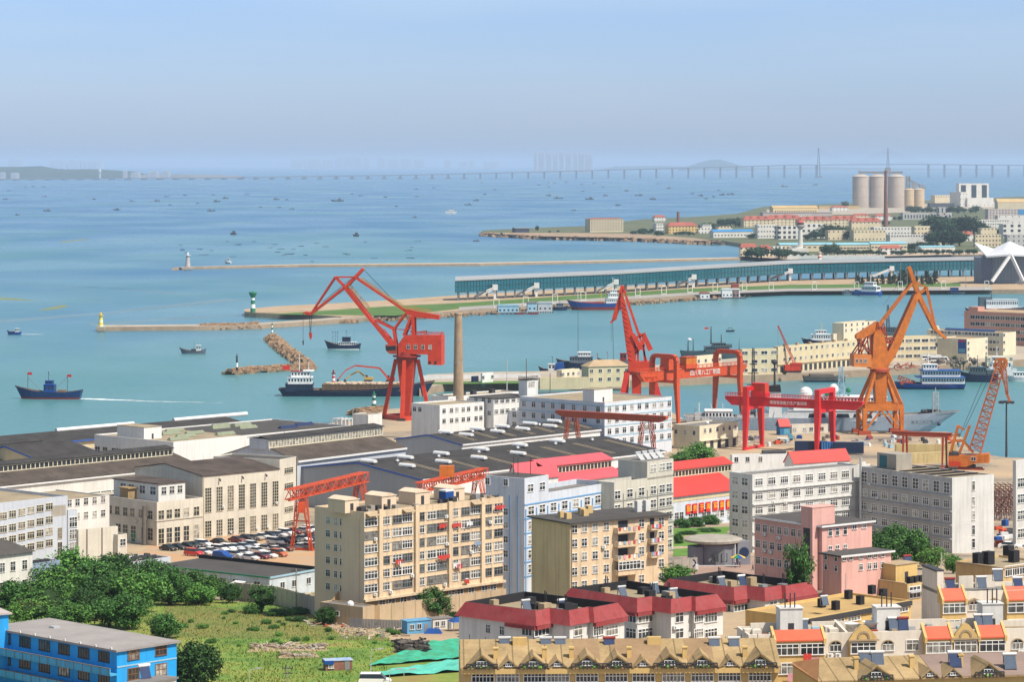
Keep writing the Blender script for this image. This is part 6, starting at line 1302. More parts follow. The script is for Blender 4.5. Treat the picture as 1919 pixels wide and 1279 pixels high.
# cream hall with tall windows, its tower and lower wings
b = IB('works_hall', 'tall cream works hall with two tiers of tall multi-pane windows by the car park', 380, 894, 524, 880, 253, 905, 4.2)
b.shell(wcream, feltb, .15, .3); rf = MB(); rf.hexa([(-.3,-.3,b.h),(b.a,-.3,b.h),(b.a,b.b*.55,b.h+2.6),(-.3,b.b*.55,b.h+2.6),(-.3,-.3,b.h+.25),(b.a,-.3,b.h+.25),(b.a,b.b*.55,b.h+2.85),(-.3,b.b*.55,b.h+2.85)]); rf.hexa([(-.3,b.b*.55,b.h+2.6),(b.a,b.b*.55,b.h+2.6),(b.a,b.b,b.h+.4),(-.3,b.b,b.h+.4),(-.3,b.b*.55,b.h+2.85),(b.a,b.b*.55,b.h+2.85),(b.a,b.b,b.h+.65),(-.3,b.b,b.h+.65)])
b.part('pitched_roof', rf, feltb); b.part('gable', MB().hexa([(0,0,b.h-.1),(.3,0,b.h-.1),(.3,b.b,b.h-.1),(0,b.b,b.h-.1),(0,b.b*.52,b.h+2.6),(.3,b.b*.52,b.h+2.6),(.3,b.b*.56,b.h+2.6),(0,b.b*.56,b.h+2.6)]), wcream)
hp = lin(390, 516, 7); b.wp('R', hp, [938], 11, 45, '3x8', ref=390, fm=pcrl); b.wp('R', hp, [992], 11, 29, '3x5', ref=390, fm=pcrl); b.acs('R', [(b.uR(p)+1.4, z) for p, z in ((411,9),(425,1.0),(474,1.2),(495,1.2),(511,8.5))])
for p in (410, 453, 497): b.part('wall_lamp', MB().beam((b.uR(p),-.7,b.h-1.3),(b.uR(p),0,b.h-1.1),.25).box(b.uR(p)-.2,b.uR(p)+.2,-.9,-.5,b.h-1.9,b.h-1.3), darkm)
b.part('drainpipe', MB().tube((.3,-.12,-1),(.3,-.12,b.h),.12,n=6), pcream)
b = IB('stair_tower', 'narrow cream stair tower closing the right end of the works hall', 524, 862, 557, 856, 400, 932, 4.2); b.shell(wcream, flatD, .4, .3); b.wp('R', [541], [882,911,955,982], 16, 10, '4x1T', ref=541, fm=pcrl); b.part('downpipe', MB().tube((b.a-.6,-.15,-1),(b.a-.6,-.15,b.h),.13,n=6), darkm)
b = IB('works_office', 'two-storey cream office wing at the left end of the works hall', 294, 942, 380, 933, 168, 888, 4.2); b.shell(wcream, flatG, .9, .3)
px = (302,317,332,349,368); b.wp('R', px, [966], 10, 16, '2x2T', ref=300, fm=pcrl); b.wp('R', px, [1006], 10, 28, '2x3T', ref=300, fm=pcrl); b.wp('L', (179,190,206,220,235,248,264,282), [966], 8, 15, '2x2T', ref=282, fm=pcrl); b.wp('L', (222,235,250,270,282), [1002], 9, 22, '2x3T', ref=282, fm=pcrl)
b.band(b.h*.58, wcream, .35, .25); b.part('pipe_stack', MB().tube((-1.2,b.b*.14,0),(-1.2,b.b*.14,b.h*.9),.6,n=10).tube((-1.2,b.b*.14,b.h*.55),(-.1,b.b*.14,b.h*.6),.5,n=10), concd); b.acs('L', [(b.b*.2,6.5),(b.b*.3,6.5)])
b.part('water_tank', MB().box(2, 6, b.b*.5, b.b*.62, b.h-.6, b.h+2.6).box(1.6, 6.4, b.b*.48, b.b*.64, b.h+2.6, b.h+2.9), mat('rusty_tan', (.36,.25,.13), .9, .4, .4)); b.part('green_door', MB().box(-.06,0,b.b*.32,b.b*.37,.1,3), grn)
b = IB('works_office', 'grey-white three-storey block stacked above the office wing', 297, 907, 347, 902, 213, 896, 4.2); b.shell(ww_, feltb, .6, .3, over=.35)
b.wp('R', (307,322,337), [921], 9, 13, '2x2T', ref=300); b.wp('L', (231,246,267,287), [921], 10, 14, '2x2T', ref=290)
b = IB('store_shed', 'small windowless beige store with brown roof below the ribbon-window office', 147, 994, 221, 987, 143, 800, 8); b.shell(wcream, feltb, .3, .3); b.part('pier_strip', MB().box(b.a*.2,b.a*.2+.3,-.15,0,-1,b.h).box(b.a*.58,b.a*.58+.3,-.15,0,-1,b.h), concd)
b = IB('store_shed', 'tiny beige annex with one window right of the windowless store', 221, 1003, 238, 1001, 200, 806, 8); b.shell(wcream, flatG, .3, .25); b.wp('R', [230], [1018], 10, 12, '2x2', ref=222)
b = IB('rear_office', 'plain white office behind the ribbon-window block, half hidden', 60, 945, 205, 922, -40, 842, 6, th=48.5); b.shell(ww_, flatT, .4, .3); b.wp('R', (130,145,161,177,193), [942,968], 8, 12, '2x2T', ref=145)
# white ribbon-window office
b = IB('office_block', 'white office with four ribbon-window storeys and a stair slot', -70, 951, 127, 929, -260, 800, 9, th=48.5); b.shell(wblue, flatT, .8, .3, over=0)
for yy in (967, 992, 1014, 1036):
    for p0 in lin(6, 92, 6): b.wp('R', [p0], [yy-(p0-6)*.09+.5], 12.5, 12, '3x1T', ref=6, fm=pcrl)
b.wp('R', [112], [1000,1027,1050], 8, 20, '2x2', ref=112, fm=pcrl); b.part('fascia_patch', MB().box(b.uR(96),b.uR(123),-.02,0,b.h-5.5,b.h-2.5), conc)
b2 = IB('stair_bay', 'open balcony stair bay at the right end of the ribbon-window office', 127, 957, 145, 955, 125.5, 806, 9); b2.shell(wblue, flatG, .4, .3)
b2.wp('R', [137], [980,1003,1027], 14, 18, '3x2T', ref=130)
b = IB('hip_house', 'grey-white house with dark hipped roof at the left edge', -40, 1047, 61, 1037, -140, 650, None, th=48.5); b.hip(ww_, flatD, 2.6, .6, 4); b.wp('R', (4,24,46), [1062], 9, 17, '2x2T', ref=24); b.wp('R', (4,24,46), [1097], 9, 14, '2x2T', ref=24)
b = IB('boundary_store', 'blue-grey flat store half hidden by trees beside the hipped house', 40, 1060, 112, 1050, 20, 668, None, th=48.5); b.shell(mat('store_blue', (.26,.33,.46), .9, .2, .1, .3), flatT, .2, .3)
for i in range(5): b.part('tyre', MB().lathe(b.a*(.25+.12*i), 1.2, [(.7,b.h-.3),(1.0,b.h+.1),(.7,b.h+.5)], 10), black)
# low grey-blue sheds between the car park and the field
b = IB('low_workshop', 'long low pale blue workshop with dark felt roof in front of the car park', 505, 1084, 590, 1069, 288, 700, None); b.shell(mat('workshop_blue', (.52,.60,.64), .85, .25, .2, .45), flatD, -.05, .3)
b.band(b.h+.22, grn, .35, .3, 'L', 'green_verge'); b.band(b.h+.22, lbl, .4, .3, 'R', 'blue_verge'); b.wp('L', (320,340,366,396,418,442,482), [1098], 11, 14, '2x2', ref=482, fm=white); b.wp('R', (529,551,578), [1098], 8, 12, '2x1', ref=529)
b.part('awning', MB().hexa([(-2.6,b.b*.19,2.2),(-2.6,b.b*.28,2.2),(0,b.b*.28,2.9),(0,b.b*.19,2.9),(-2.6,b.b*.19,2.3),(-2.6,b.b*.28,2.3),(0,b.b*.28,3.0),(0,b.b*.19,3.0)]), whs); b.part('roof_kerb', MB().box(b.a-.5,b.a-.05,0,b.b,b.h,b.h+.9), black)
b = IB('low_store', 'low pale store with rubble-strewn roof left of the low blue workshop', 250, 1054, 320, 1044, 205, 735, None); b.shell(wblue, flatT, .3, .3); rub = MB(); rr = random.Random(6)
for i in range(60): x, y = rr.uniform(.6,b.a-.6), rr.uniform(.6,b.b-.6); rub.box(x-.5,x+.5,y-.2,y+.2,b.h-.4,b.h+rr.uniform(-.2,.5))
struct(b.part('roof_rubble', rub, darkm), 'stuff')
# perimeter wall
def wall(label, pts, hh, m, cap=None, D=None):
    vs = [p if len(p) == 3 else T(*p) for p in pts]; t = thing('wall', label, 'wall', vs[0]); mb = MB(); cp = MB()
    for a, b in zip(vs, vs[1:]):
        n = max(1, int((b-a).length/4))
        for i in range(n):
            p = a.lerp(b, i/n)-vs[0]; q = a.lerp(b, (i+1)/n)-vs[0]; zz = (p.z+q.z)/2
            d = (q-p).normalized(); nn = Vector((-d.y,d.x,0))*.12
            mb.hexa([p-nn-Vector((0,0,2)),q-nn-Vector((0,0,2)),q+nn-Vector((0,0,2)),p+nn-Vector((0,0,2)),p-nn+Vector((0,0,hh)),q-nn+Vector((0,0,hh)),q+nn+Vector((0,0,hh)),p+nn+Vector((0,0,hh))]); cp.box(p.x-.2,p.x+.2,p.y-.2,p.y+.2,p.z-2,p.z+hh+.12)
    mb.build('panel', m, t); cp.build('post', cap or m, t); return t
bwall = mat('beige_wall', (.50,.38,.25), .9, .25, .15, .35)
wall('long beige compound wall running under the trees towards the low workshop', [(440,1126),(520,1135),(598,1158)], 4.2, mat('grey_beige_wall', (.52,.45,.36), .9, .25, .15, .4))
wall('beige panelled wall in front of the big beige flats', [P(710,1161,615), P(800,1149,629), P(948,1129,645)], 2.9, bwall)
# ---- car park
dirt = mat('car_park_earth', (.44,.24,.11), .98, .35, .06, dirt=(.36,.29,.21), fine=.8)
sheet('car_park', [(225,1072),(640,1092),(640,985),(290,1012)], dirt, .05)
CARM = {}
def car_meshes(kind, col):
    key = (kind, col)
    if key in CARM: return CARM[key]
    cm = mat('car_%s' % col, CARCOL[col], .28, .06, .3, spec=.6); hi = {'saloon': (1.45,.95), 'suv': (1.72,1.08), 'van': (1.75,1.05)}[kind]; H, S = hi; w = .88; body = MB(); gl = MB()
    prof = [(-2.2,.28),(2.15,.28),(2.25,.55),(2.15,.72),(1.05,S),(-1.7,S+.02),(-2.2,S-.06),(-2.28,.6)] if kind == 'saloon' else [(-2.2,.3),(2.1,.3),(2.2,.6),(2.05,.85),(1.15,S+.05),(-2.1,S+.08),(-2.25,.6)]
    body.prism(prof, -w, w)
    cab = [(-1.75,S),(.95,S),(.25,H),(-1.05,H)] if kind == 'saloon' else ([(-2.1,S+.05),(1.1,S+.05),(.45,H),(-1.95,H)] if kind == 'suv' else [(-2.1,S+.05),(1.5,S),(.75,H),(-2.0,H)])
    (a, za), (b_, zb), (c, zc), (d, zd) = cab; gl.hexa([(a,-w*.96,za),(b_,-w*.96,zb),(b_,w*.96,zb),(a,w*.96,za),(d,-w*.78,zd),(c,-w*.78,zc),(c,w*.78,zc),(d,w*.78,zd)])
    roof = MB().hexa([(d-.02,-w*.8,zd-.03),(c+.02,-w*.8,zc-.03),(c+.02,w*.8,zc-.03),(d-.02,w*.8,zd-.03),(d+.1,-w*.72,zd+.05),(c-.1,-w*.72,zc+.05),(c-.1,w*.72,zc+.05),(d+.1,w*.72,zd+.05)])
    wh = MB().tube((0,-.1,0),(0,.1,0),.33,n=12).tube((0,-.105,0),(0,-.1,0),.2,n=10,mi=1)
    lp = MB().box(2.1,2.24,-.75,-.4,.58,.74).box(2.1,2.24,.4,.75,.58,.74)
    CARM[key] = (body.mesh('body', cm), gl.mesh('glass', wgl), roof.mesh('roof', cm), wh.mesh('wheel', [black, galv]), MB().box(2.08,2.26,-.2,.2,.56,.72).mesh('headlight', galv)); return CARM[key]
CARCOL = {'black': (.015,.015,.018), 'charcoal': (.05,.05,.055), 'white': (.85,.85,.84), 'silver': (.62,.63,.65), 'steelblue': (.42,.48,.56), 'red': (.55,.03,.03), 'maroon': (.16,.02,.03), 'navy': (.02,.035,.08), 'beige': (.42,.38,.32), 'orange': (.50,.13,.05), 'brown': (.17,.06,.04), 'green': (.05,.08,.07)}
def car(kind, col, px, py, label, head=-36, fn=T, group='cars parked in the earth car park'):
    p = fn(px, py); t = thing('parked_car', label, 'car', (p.x, p.y, p.z+.05), math.radians(head), group); b, g, r, w, l = car_meshes(kind, col)
    put('body', b, t); put('glass', g, t); put('roof', r, t)
    for x in (-1.38, 1.38):
        for y in (-.82, .82): put('wheel', w, t, (x, y, .33))
    put('headlight', l, t, (0,-.6,0)); put('headlight', l, t, (0,.6,0)); t.scale = (1.32, 1.32, 1.3); return t
_c = lambda x, y: (280+x/5.997, 960+y/5.997)
CARS = [('saloon','black',215,440,'black saloon at the far left corner of the car park'),('saloon','black',320,430,'black saloon second from the left corner of the car park'),('saloon','black',430,415,'black saloon third in the dark row by the office wing'),('saloon','charcoal',510,405,'charcoal saloon next to the white hatchback by the office wing'),('suv','white',605,398,'white hatchback ending the dark row by the office wing'),
('saloon','black',785,370,'dark saloon parked alone under the hall windows'),('saloon','maroon',990,345,'maroon saloon nearest the hall wall'),('saloon','charcoal',1090,325,'charcoal saloon just behind the maroon one'),('saloon','beige',1190,320,'beige saloon in the rear row by the hall'),('saloon','silver',1270,308,'silver saloon between the beige and the navy cars'),('saloon','navy',1360,290,'navy saloon in the rear row by the hall'),('saloon','silver',1455,285,'silver saloon right of the navy car in the rear row'),('suv','white',1540,272,'white off-roader in the rear row near the stair tower'),('saloon','maroon',1620,250,'maroon saloon at the foot of the stair tower'),('saloon','silver',1745,240,'silver saloon behind the red gantry legs'),('suv','white',1812,236,'white car half hidden by the beige flats, rear row'),
('van','silver',1415,370,'silver people carrier alone in the middle aisle'),('saloon','navy',1525,355,'dark navy saloon right of the people carrier'),('saloon','green',1610,345,'dark green saloon just left of the gantry leg'),('saloon','white',1725,332,'white saloon just right of the gantry leg'),('saloon','navy',1805,318,'navy saloon beside the beige flats, middle row'),
('suv','red',500,498,'bright red off-roader at the front left'),('saloon','silver',605,485,'silver saloon beside the bright red off-roader'),('saloon','silver',700,472,'second silver saloon from the bright red off-roader'),('suv','white',790,455,'white estate in the centre row behind the blue car'),('suv','white',880,445,'white hatchback with dark glass in the centre row'),('saloon','steelblue',965,430,'grey-blue saloon left in its pair in the centre row'),('saloon','steelblue',1062,420,'grey-blue saloon right in its pair in the centre row'),('suv','silver',1158,410,'tall silver off-roader ending the centre row'),
('suv','silver',960,520,'silver estate right of the covered blue car'),('saloon','silver',1055,492,'silver saloon half hidden behind the silver estate'),('saloon','silver',1130,545,'silver saloon frontmost in the car park'),('saloon','white',1215,470,'white saloon behind the maroon front-row car'),('saloon','maroon',1250,530,'maroon saloon in the front row'),('saloon','white',1335,520,'white saloon between the maroon and the orange cars'),('suv','orange',1452,505,'orange hatchback at the right of the front row'),('saloon','silver',1425,455,'silver saloon behind the orange hatchback'),('saloon','white',1312,440,'white saloon left of the brown off-roader group'),('suv','brown',1525,445,'brown off-roader facing the aisle'),('saloon','silver',1708,425,'silver saloon in front of the gantry leg'),('saloon','white',1815,385,'white saloon beside the beige flats, front row'),('suv','beige',1835,435,'beige off-roader nearest the beige flats')]
for k, c, x, y, lb in CARS: px, py = _c(x, y); car(k, c, px, py, lb, -36+RND.uniform(-5, 5))
t = car('suv', 'navy', *_c(825, 540), 'car under a bright blue cover in the front row'); MB().prism([(-2.3,.15),(2.3,.15),(2.2,1.0),(1.2,1.25),(.5,1.9),(-1.9,1.95),(-2.3,1.1)], -.98, .98).build('cover', blueh, t)
# ---- white quay buildings round the red crane
b = IB('works_office', 'white three-storey works office right of the big red crane', 824, 760, 907, 753.5, 771, 1170, 4); b.shell(whs2, flatT, .5, .3); b.wp('R', (832,846,856,868,878,892,901), [771,790], 6, 8, '2x1T', ref=826); b.wp('L', (777,787), [771], 6, 8, '2x1T', ref=820)
b = IB('quay_block', 'white windowless block beside the green banded light', 690, 778, 716, 775.5, 660, 1240, 4); b.shell(whs2, flatT, .3, .3)
b = IB('steel_shelter', 'white open steel frame on the quay left of the red crane', 640, 786, 660, 784, 622, 1215, 4); fr_ = MB()
for x in lin(0, b.a, 4):
    for y in lin(0, b.b, 3): fr_.box(x-.2,x+.2,y-.2,y+.2,-.2,b.h)
for y in lin(0, b.b, 3): fr_.box(0,b.a,y-.15,y+.15,b.h-.3,b.h)
for x in lin(0, b.a, 4): fr_.box(x-.15,x+.15,0,b.b,b.h-.3,b.h)
b.part('frame', fr_, whs)
b = IB('works_office', 'grey-white two-storey quay building left of the control tower', 925, 747, 1000, 741, 880, 1185, 4); b.shell(whs2, flatD, .4, .3, over=.4); b.wp('R', (930,941,951,962,973,985), [752,772], 7, 8, '3x1T', ref=930); b.wp('L', (892,906,917), [752,775], 6, 8, '2x1T', ref=920)
b = IB('works_office', 'low cream-roofed quay building behind the concrete chimney', 840, 744, 972, 734, 807, 1215, 4); b.shell(whs2, flatT, .4, .3); b.wp('R', (846,862,878,893,910,926,945), [752], 6, 7, '2x1T', ref=846)
for p in (880, 900, 935): b.part('roof_vent', MB().box(b.uR(p)-1,b.uR(p)+1,b.b*.3,b.b*.3+2,b.h-.4,b.h+1.4), darkm)
b = IB('control_tower', 'white quay control tower with railed roof among the quay offices', 988, 712, 1008, 710, 972, 1195, 4); b.shell(whs2, flatD, .3, .25, over=.3); b.wp('R', (996,), [721], 12, 9, '3x2', ref=990); rl = MB(); rail(rl, (0,0,b.h), (b.a,0,b.h), 1.2, n=8); rail(rl, (0,0,b.h), (0,b.b,b.h), 1.2, n=8); b.part('handrail', rl, darkm); b.part('stair', MB().beam((-1.5,b.b*.1,1),(-1.5,b.b*.8,b.h*.75),.9,.3), steel)
b = IB('office_block', 'four-storey white office with pale blue string courses and L-shaped plan on the quay', 1133, 755, 1259, 743.6, 974, 1150, 6); b.shell(mat('office_pale', (.60,.63,.68), .85, .16, .1, .3), flatT, .5, .35)
fl = (768, 787, 808, 828); b.wp('R', lin(1142,1254,9), (767,788,809,829), 6.5, 10, '2x1T', ref=1142); b.wp('L', (982,1000,1018,1036,1055,1075,1096,1121), (768,789,810,830), 7, 10, '2x1T', ref=1125)
for z in lin(b.h-1.3, 3, 5): b.band(z, lbl, .35, .12)
b.hut(-.0, 11, b.b*.12, b.b*.12+6, 5.2, whs2, b.h-.5, rm=flatT)
b = IB('office_wing', 'lower stepped wing at the left of the pale blue-banded office', 976, 772, 985, 771, 928, 1185, 6, th=42); b.shell(MATS['office_pale'], flatT, .4, .3); b.wp('L', (936,964), (778,797), 7, 10, '2x1T', ref=970)
b = IB('guard_house', 'small two-storey cream house with garage doors under the gantry cranes', 1311, 799, 1383, 791, 1262, 1184, 4); b.shell(pcrl, flatG, .4, .3); b.wp('R', (1321,1331,1344,1356,1367,1378), [808], 4.5, 8, '1x1T', ref=1320); b.wp('L', (1267,1284,1301), [812], 5, 8, '2x1', ref=1300)
for u in lin(.12, .9, 5): b.part('garage_door', MB().box(b.a*u-1.1,b.a*u+1.1,-.06,0,.1,3.4), darkm)
b.band(3.9, pcrl, .25, .9, 'R', 'canopy'); b.part('dish', MB().ball((b.a*.3,2,b.h+.6),.8,10), whs)
# quay yard
b = IB('yard_office', 'long low tan yard office beside the survey ship', 1484, 797, 1552, 793, 1477, 1256, 4, th=20); b.shell(wcream, flatT, .3, .3); b.wp('R', (1489,1508,1520,1540), [806], 7, 7, '2x1', ref=1489)
b = IB('kiosk', 'bright blue painted kiosk with small red pitched roof in the yard', 1462, 799, 1480, 798, 1455, 1250, 4, th=15); b.gable(mat('kiosk_blue', (.03,.16,.33), .7, .3, .6), redsheet, 2.6, 'x', .4); b.part('mural', MB().box(b.a*.4,b.a,-.04,0,.3,b.h*.7), cyanm)
for px, y, l, m, lb in ((1520,848,13,navy,'dark blue freight container left in the yard row'),(1562,849,10,blueh,'freight container with bright blue wave pattern in the yard row'),(1590,850,12,navy,'dark blue freight container right in the yard row')):
    p = G(px, y, 4.5); t = thing('freight_container', lb, 'container', p, -.05); c = MB().box(-l/2,l/2,-1.2,1.2,0,4.4 if m is navy else 4.3).build('body', m, t); rb = MB()
    for i in range(int(l)): x = -l/2+.5+i; rb.box(x-.12,x+.12,-1.26,-1.2,.2,4.1)
    rb.build('corrugation', m if m is navy else cyanm, t)
b = IB('red_shed', 'small red pitched shed roof in front of the yard containers', 1488, 868, 1592, 858, 1470, 1010, None, th=30); b.gable(whs2, redsheet, 3.4, 'x', .4)
b = IB('yard_house', 'grey-white flat house behind the shrubs, left of the red shed', 1372, 853, 1480, 851, 1368, 1040, None, th=12); b.shell(whs2, flatG, .3, .3); b.wp('R', (1380,1401,1425), [862], 7, 9, '2x1', ref=1380); b.part('pipe_roof', MB().tube((b.a*.55,2,b.h+.3),(b.a*.95,2,b.h+.3),1.0,n=10), darkm)
st = IB('stepped_wall', 'white stepped gable wall at the right end of the red shed', 1588, 868, 1648, 852, 1580, 1000, None, th=25); w = MB()
for i in range(7): w.box(st.a*i/7, st.a*(i+1)/7, 0, .5, -3, st.h-abs(i-3)*.8)
st.part('wall', w, whs2)
dk = thing('dock_wall', 'weathered cream dry-dock wall in front of the rust-red gantry', 'wall', G(1690, 876, 3)); a = G(1690,876,3); e = G(1775,872,3); e2 = G(1800,845,3); mb = MB()
for p, q in ((a,e),): d = q-p; mb.hexa([(0,0,-3),(d.x,d.y,-3),(d.x,d.y+3,-3),(0,3,-3),(0,0,5),(d.x,d.y,5),(d.x,d.y+3,5),(0,3,5)])
mb.build('wall', mat('dock_stained', (.50,.40,.20), .9, .35, .2, .6), dk); MB().hexa([(2,34,1),(26,34,1),(26,36,1),(2,36,1),(2,34,5.5),(26,34,5.5),(26,36,5.5),(2,36,5.5)]).build('far_wall', MATS['dock_stained'], dk)
rr = random.Random(44); junkm = [darkm, rust, galv, whs, concd, lbl, rorg, blueh]
for i in range(64):
    px = rr.uniform(1560, 1800) if i < 44 else rr.uniform(1390, 1560); y = rr.uniform(817, 846) if i < 44 else rr.uniform(818, 840); p = G(px, y, 4); mb = MB(); k = rr.random()
    if k < .4:
        for j in range(4): a = Vector((rr.uniform(-2,2), rr.uniform(-1,1), rr.uniform(.1,1.2))); mb.beam(a, a+Vector((rr.uniform(-3,3), rr.uniform(-1,1), rr.uniform(-.3,.6))), .3)
        nm, lb = 'steel_scrap', 'pile of steel offcuts lying on the yard quay'
    elif k < .75: mb.box(-1.2,1.2,-.8,.8,0,1.1).box(-.9,.9,-.5,.5,1.1,1.5); nm, lb = 'crate', 'equipment crate standing on the yard quay'
    else: mb.lathe(0, 0, [(.8,0),(.8,1.6),(.3,1.8)], 10); nm, lb = 'drum', 'storage drum standing on the yard quay'
    tag(mb.build(nm, rr.choice(junkm), None, p, rr.random()*3), lb, nm.replace('_', ' '), 'loose gear on the yard quay')
p = G(1471, 826, 4); t = thing('flatbed_truck', 'small turquoise and white flatbed truck on the open yard', 'truck', p, .1); MB().box(-3.5,1.5,-1.1,1.1,.8,1.2).build('flatbed', whs, t); MB().prism([(1.6,.6),(3.4,.6),(3.4,1.6),(2.9,2.7),(1.6,2.7)],-1.1,1.1).build('cab', cyanm, t)
for x in (-2.6, 2.6): MB().tube((x,-1.1,.5),(x,1.1,.5),.5,n=10).build('wheel', black, t)
# ---- office with blue piers (front), red sheds, red hall
b = IB('red_shed', 'small faded red gabled roof left in the red shed group', 968, 889, 1008, 884, 955, 800, None, th=47); b.gable(whs2, pinksheet, 2.6, 'x', .4)
b = IB('red_shed', 'second faded red gabled roof in the red shed group', 1006, 893, 1046, 888, 996, 806, None, th=47); b.gable(whs2, pinksheet, 2.2, 'x', .4); 
b = IB('red_shed', 'long faded red workshop roof with a glazed monitor above the front office', 1031, 908, 1175, 891, 1010, 812, None, th=47, b=20); b.gable(whs2, pinksheet, 3.0, 'x', .4); monitor(b, b.a*.12, b.a*1.0, b.b*.30, b.b*.70, b.h+1.4, 2.6, redsheet, pinksheet, True, 1.6)
b = IB('office_block', 'long white office with blue framing strips and a raised left tower', 983, 931, 1151, 904, 910, 690, None)
wb = mat('office_white_blue', (.56,.61,.68), .85, .18, .1, .35); b.shell(wb, flatG, 1.2, .35)
rows = (957.5, 985, 1012, 1039, 1066); b.wp('R', (995,1016,1037,1058,1079,1100,1120,1141), rows, 10, 14, '2x2T', ref=995); b.wp('L', (948,), (960,985,1012,1039,1066), 8, 12, '2x2T', ref=948)
tr = MB()
for p in (985,1005,1026,1047,1068,1089,1110,1131,1149): u = b.uR(p); tr.box(u-.18,u+.18,-.14,0,-4,b.h-3.1)
for yy in (945.5, 972, 999, 1026, 1053, 1080): z = b.z('R', 995, yy); tr.box(0,b.a,-.12,0,z-.14,z+.14)
for p in (918, 934, 955, 970): v = b.uL(p); tr.box(-.1,0,v-.12,v+.12,-4,b.h)
b.part('blue_strip', tr, mat('strip_blue', (.12,.30,.55), .6, .2))
tw = b.part('raised_tower', MB().box(0, b.uR(1028), 0, b.b, b.h, b.h+4.2), wb); b.part('tower_roof', MB().box(.4, b.uR(1028)-.4, .4, b.b-.4, b.h+4.2, b.h+4.25), flatD); b.wp('R', (994,1016), [915], 10, 13, '2x2T', ref=995); b.wp('L', (948,914), [905], 8, 12, '2x2T', ref=948)
for p, q in ((1000,.4),(1016,.3),(1006,.6)): b.part('aerial', MB().tube((b.uR(p),b.b*q,b.h+4),(b.uR(p),b.b*q,b.h+8.5),.09,n=5), darkm)
b = IB('office_block', 'cream office continuing the blue-framed one, with a raised top storey at its right end', 1151, 905, 1262, 890, 1120, 714, None); wc2 = mat('office_cream', (.54,.52,.45), .9, .2, .1, .35); b.shell(wc2, flatG, 1.0, .35)
b.wp('R', (1157,1180,1202,1224,1240.5,1253.5), (928,954,981,1008,1035,1062), 10, 14, '2x2T', ref=1160); tr = MB()
for yy in (940, 967, 994, 1021, 1048): z = b.z('R', 1160, yy); tr.box(0,b.a,-.1,0,z-.12,z+.12)
for p in (1168,1191,1213,1232): u = b.uR(p); tr.box(u-.12,u+.12,-.12,0,-4,b.h-3)
b.part('grey_strip', tr, steel)
o = b.part('top_storey', MB().box(b.uR(1213), b.a, 0, b.b+4, b.h-.5, b.h+4.0), wc2); b.part('top_roof', MB().box(b.uR(1213)+.3,b.a-.3,.3,b.b+3.7,b.h+4,b.h+4.06), flatG); b.wp('R', (1224,1240.5,1253.5), [878], 10, 12, '2x2T', ref=1224)
for i in range(4): x = b.uR(1215)+1+i*2.6; b.part('solar_heater', MB().hexa([(x,3,b.h+4.1),(x+1.8,3,b.h+4.1),(x+1.8,3.2,b.h+4.0),(x,3.2,b.h+4.0),(x,4.6,b.h+5.6),(x+1.8,4.6,b.h+5.6),(x+1.8,4.8,b.h+5.5),(x,4.8,b.h+5.5)]).tube((x-.1,4.8,b.h+5.8),(x+1.9,4.8,b.h+5.8),.3,n=8), galv)
b = IB('red_hall', 'white hall with bright red two-tier roof and a row of red slogan panels', 1232, 934, 1385, 915, 1210, 868, None, th=45, b=24); b.gable(MATS['office_white_blue'], redsheet, 5.6, 'x', .7)
monitor(b, -4, b.uR(1363, b.b*.42), b.b*.36, b.b*.64, b.h+3.8, 2.6, pcrl, redsheet, True, 1.8); b.wp('R', (1268,1277,1294,1303,1319,1328,1344,1353,1366), [966], 7, 17, '2x3', ref=1300); b.band(b.h-1.0, pcream, .9, .12, 'R', 'frieze')
yelp = mat('sign_yellow', (.80,.50,.03), .5, .1)
for i, (chx, p) in enumerate(zip('服务于海军装备', (1289,1301,1313.5,1326,1339,1351.5,1364))):
    u = b.uR(p); z = b.z('R', p, 955-(p-1289)*.125, 0); o = b.part('slogan_panel', MB().box(u-1.05,u+1.05,-.35,-.2,z-1.45,z+1.45), flagm); lettering(chx, 2.0, yelp, o, (u,-.38,z), (math.pi/2,0,0))
# ---- grey L-shaped office
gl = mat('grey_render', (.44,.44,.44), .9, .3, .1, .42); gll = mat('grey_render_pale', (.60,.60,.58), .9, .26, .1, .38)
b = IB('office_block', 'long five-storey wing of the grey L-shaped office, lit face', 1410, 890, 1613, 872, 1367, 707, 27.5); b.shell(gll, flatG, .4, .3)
rr_ = (904, 930.5, 957, 983, 1010, 1036); b.wp('R', (1422,1446,1469.5,1493,1516.5,1540,1562.5,1584), rr_, 13, 12, '4x1T', ref=1422); b.wp('L', (1378,1396), rr_, 11, 13, '2x2T', ref=1400)
for yy in (917, 943.5, 970, 996, 1022): b.band(b.z('R', 1422, yy+1.5), gll, .22, .45, 'R', 'ledge')
b.acs('R', [(b.uR(1475), b.z('R',1475,915)),(b.uR(1448), b.z('R',1448,942)),(b.uR(1470), b.z('R',1470,942)),(b.uR(1564),b.z('R',1564,968))])
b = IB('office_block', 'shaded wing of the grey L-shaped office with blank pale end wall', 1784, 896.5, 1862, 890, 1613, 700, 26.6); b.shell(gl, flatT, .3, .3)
b.wp('L', (1620,1639,1658,1677.5,1696,1716,1735,1755,1774.5), (914.5,), 10, 19, '2x3T', ref=1774); b.wp('L', (1620,1639,1658,1677.5,1696,1716,1735,1755,1774.5), (945,971,997,1023), 10, 12, '3x1T', ref=1774)
for yy in (928, 956, 982, 1008): b.band(b.z('L', 1774, yy+1), gl, .22, .45, 'L', 'ledge')
b.part('end_wall_panel', MB().box(0, b.a+.02, -.08, -.003, -4, b.h+.1), gll); b.wp('R', (1824,), (911,941,967,994,1019), 5.5, 17, '1x1T', ref=1824, d=-.08); b.part('corner_pipe', MB().tube((-.2,b.b-.25,-3),(-.2,b.b-.25,b.h+2.2),.35,n=8), galv)
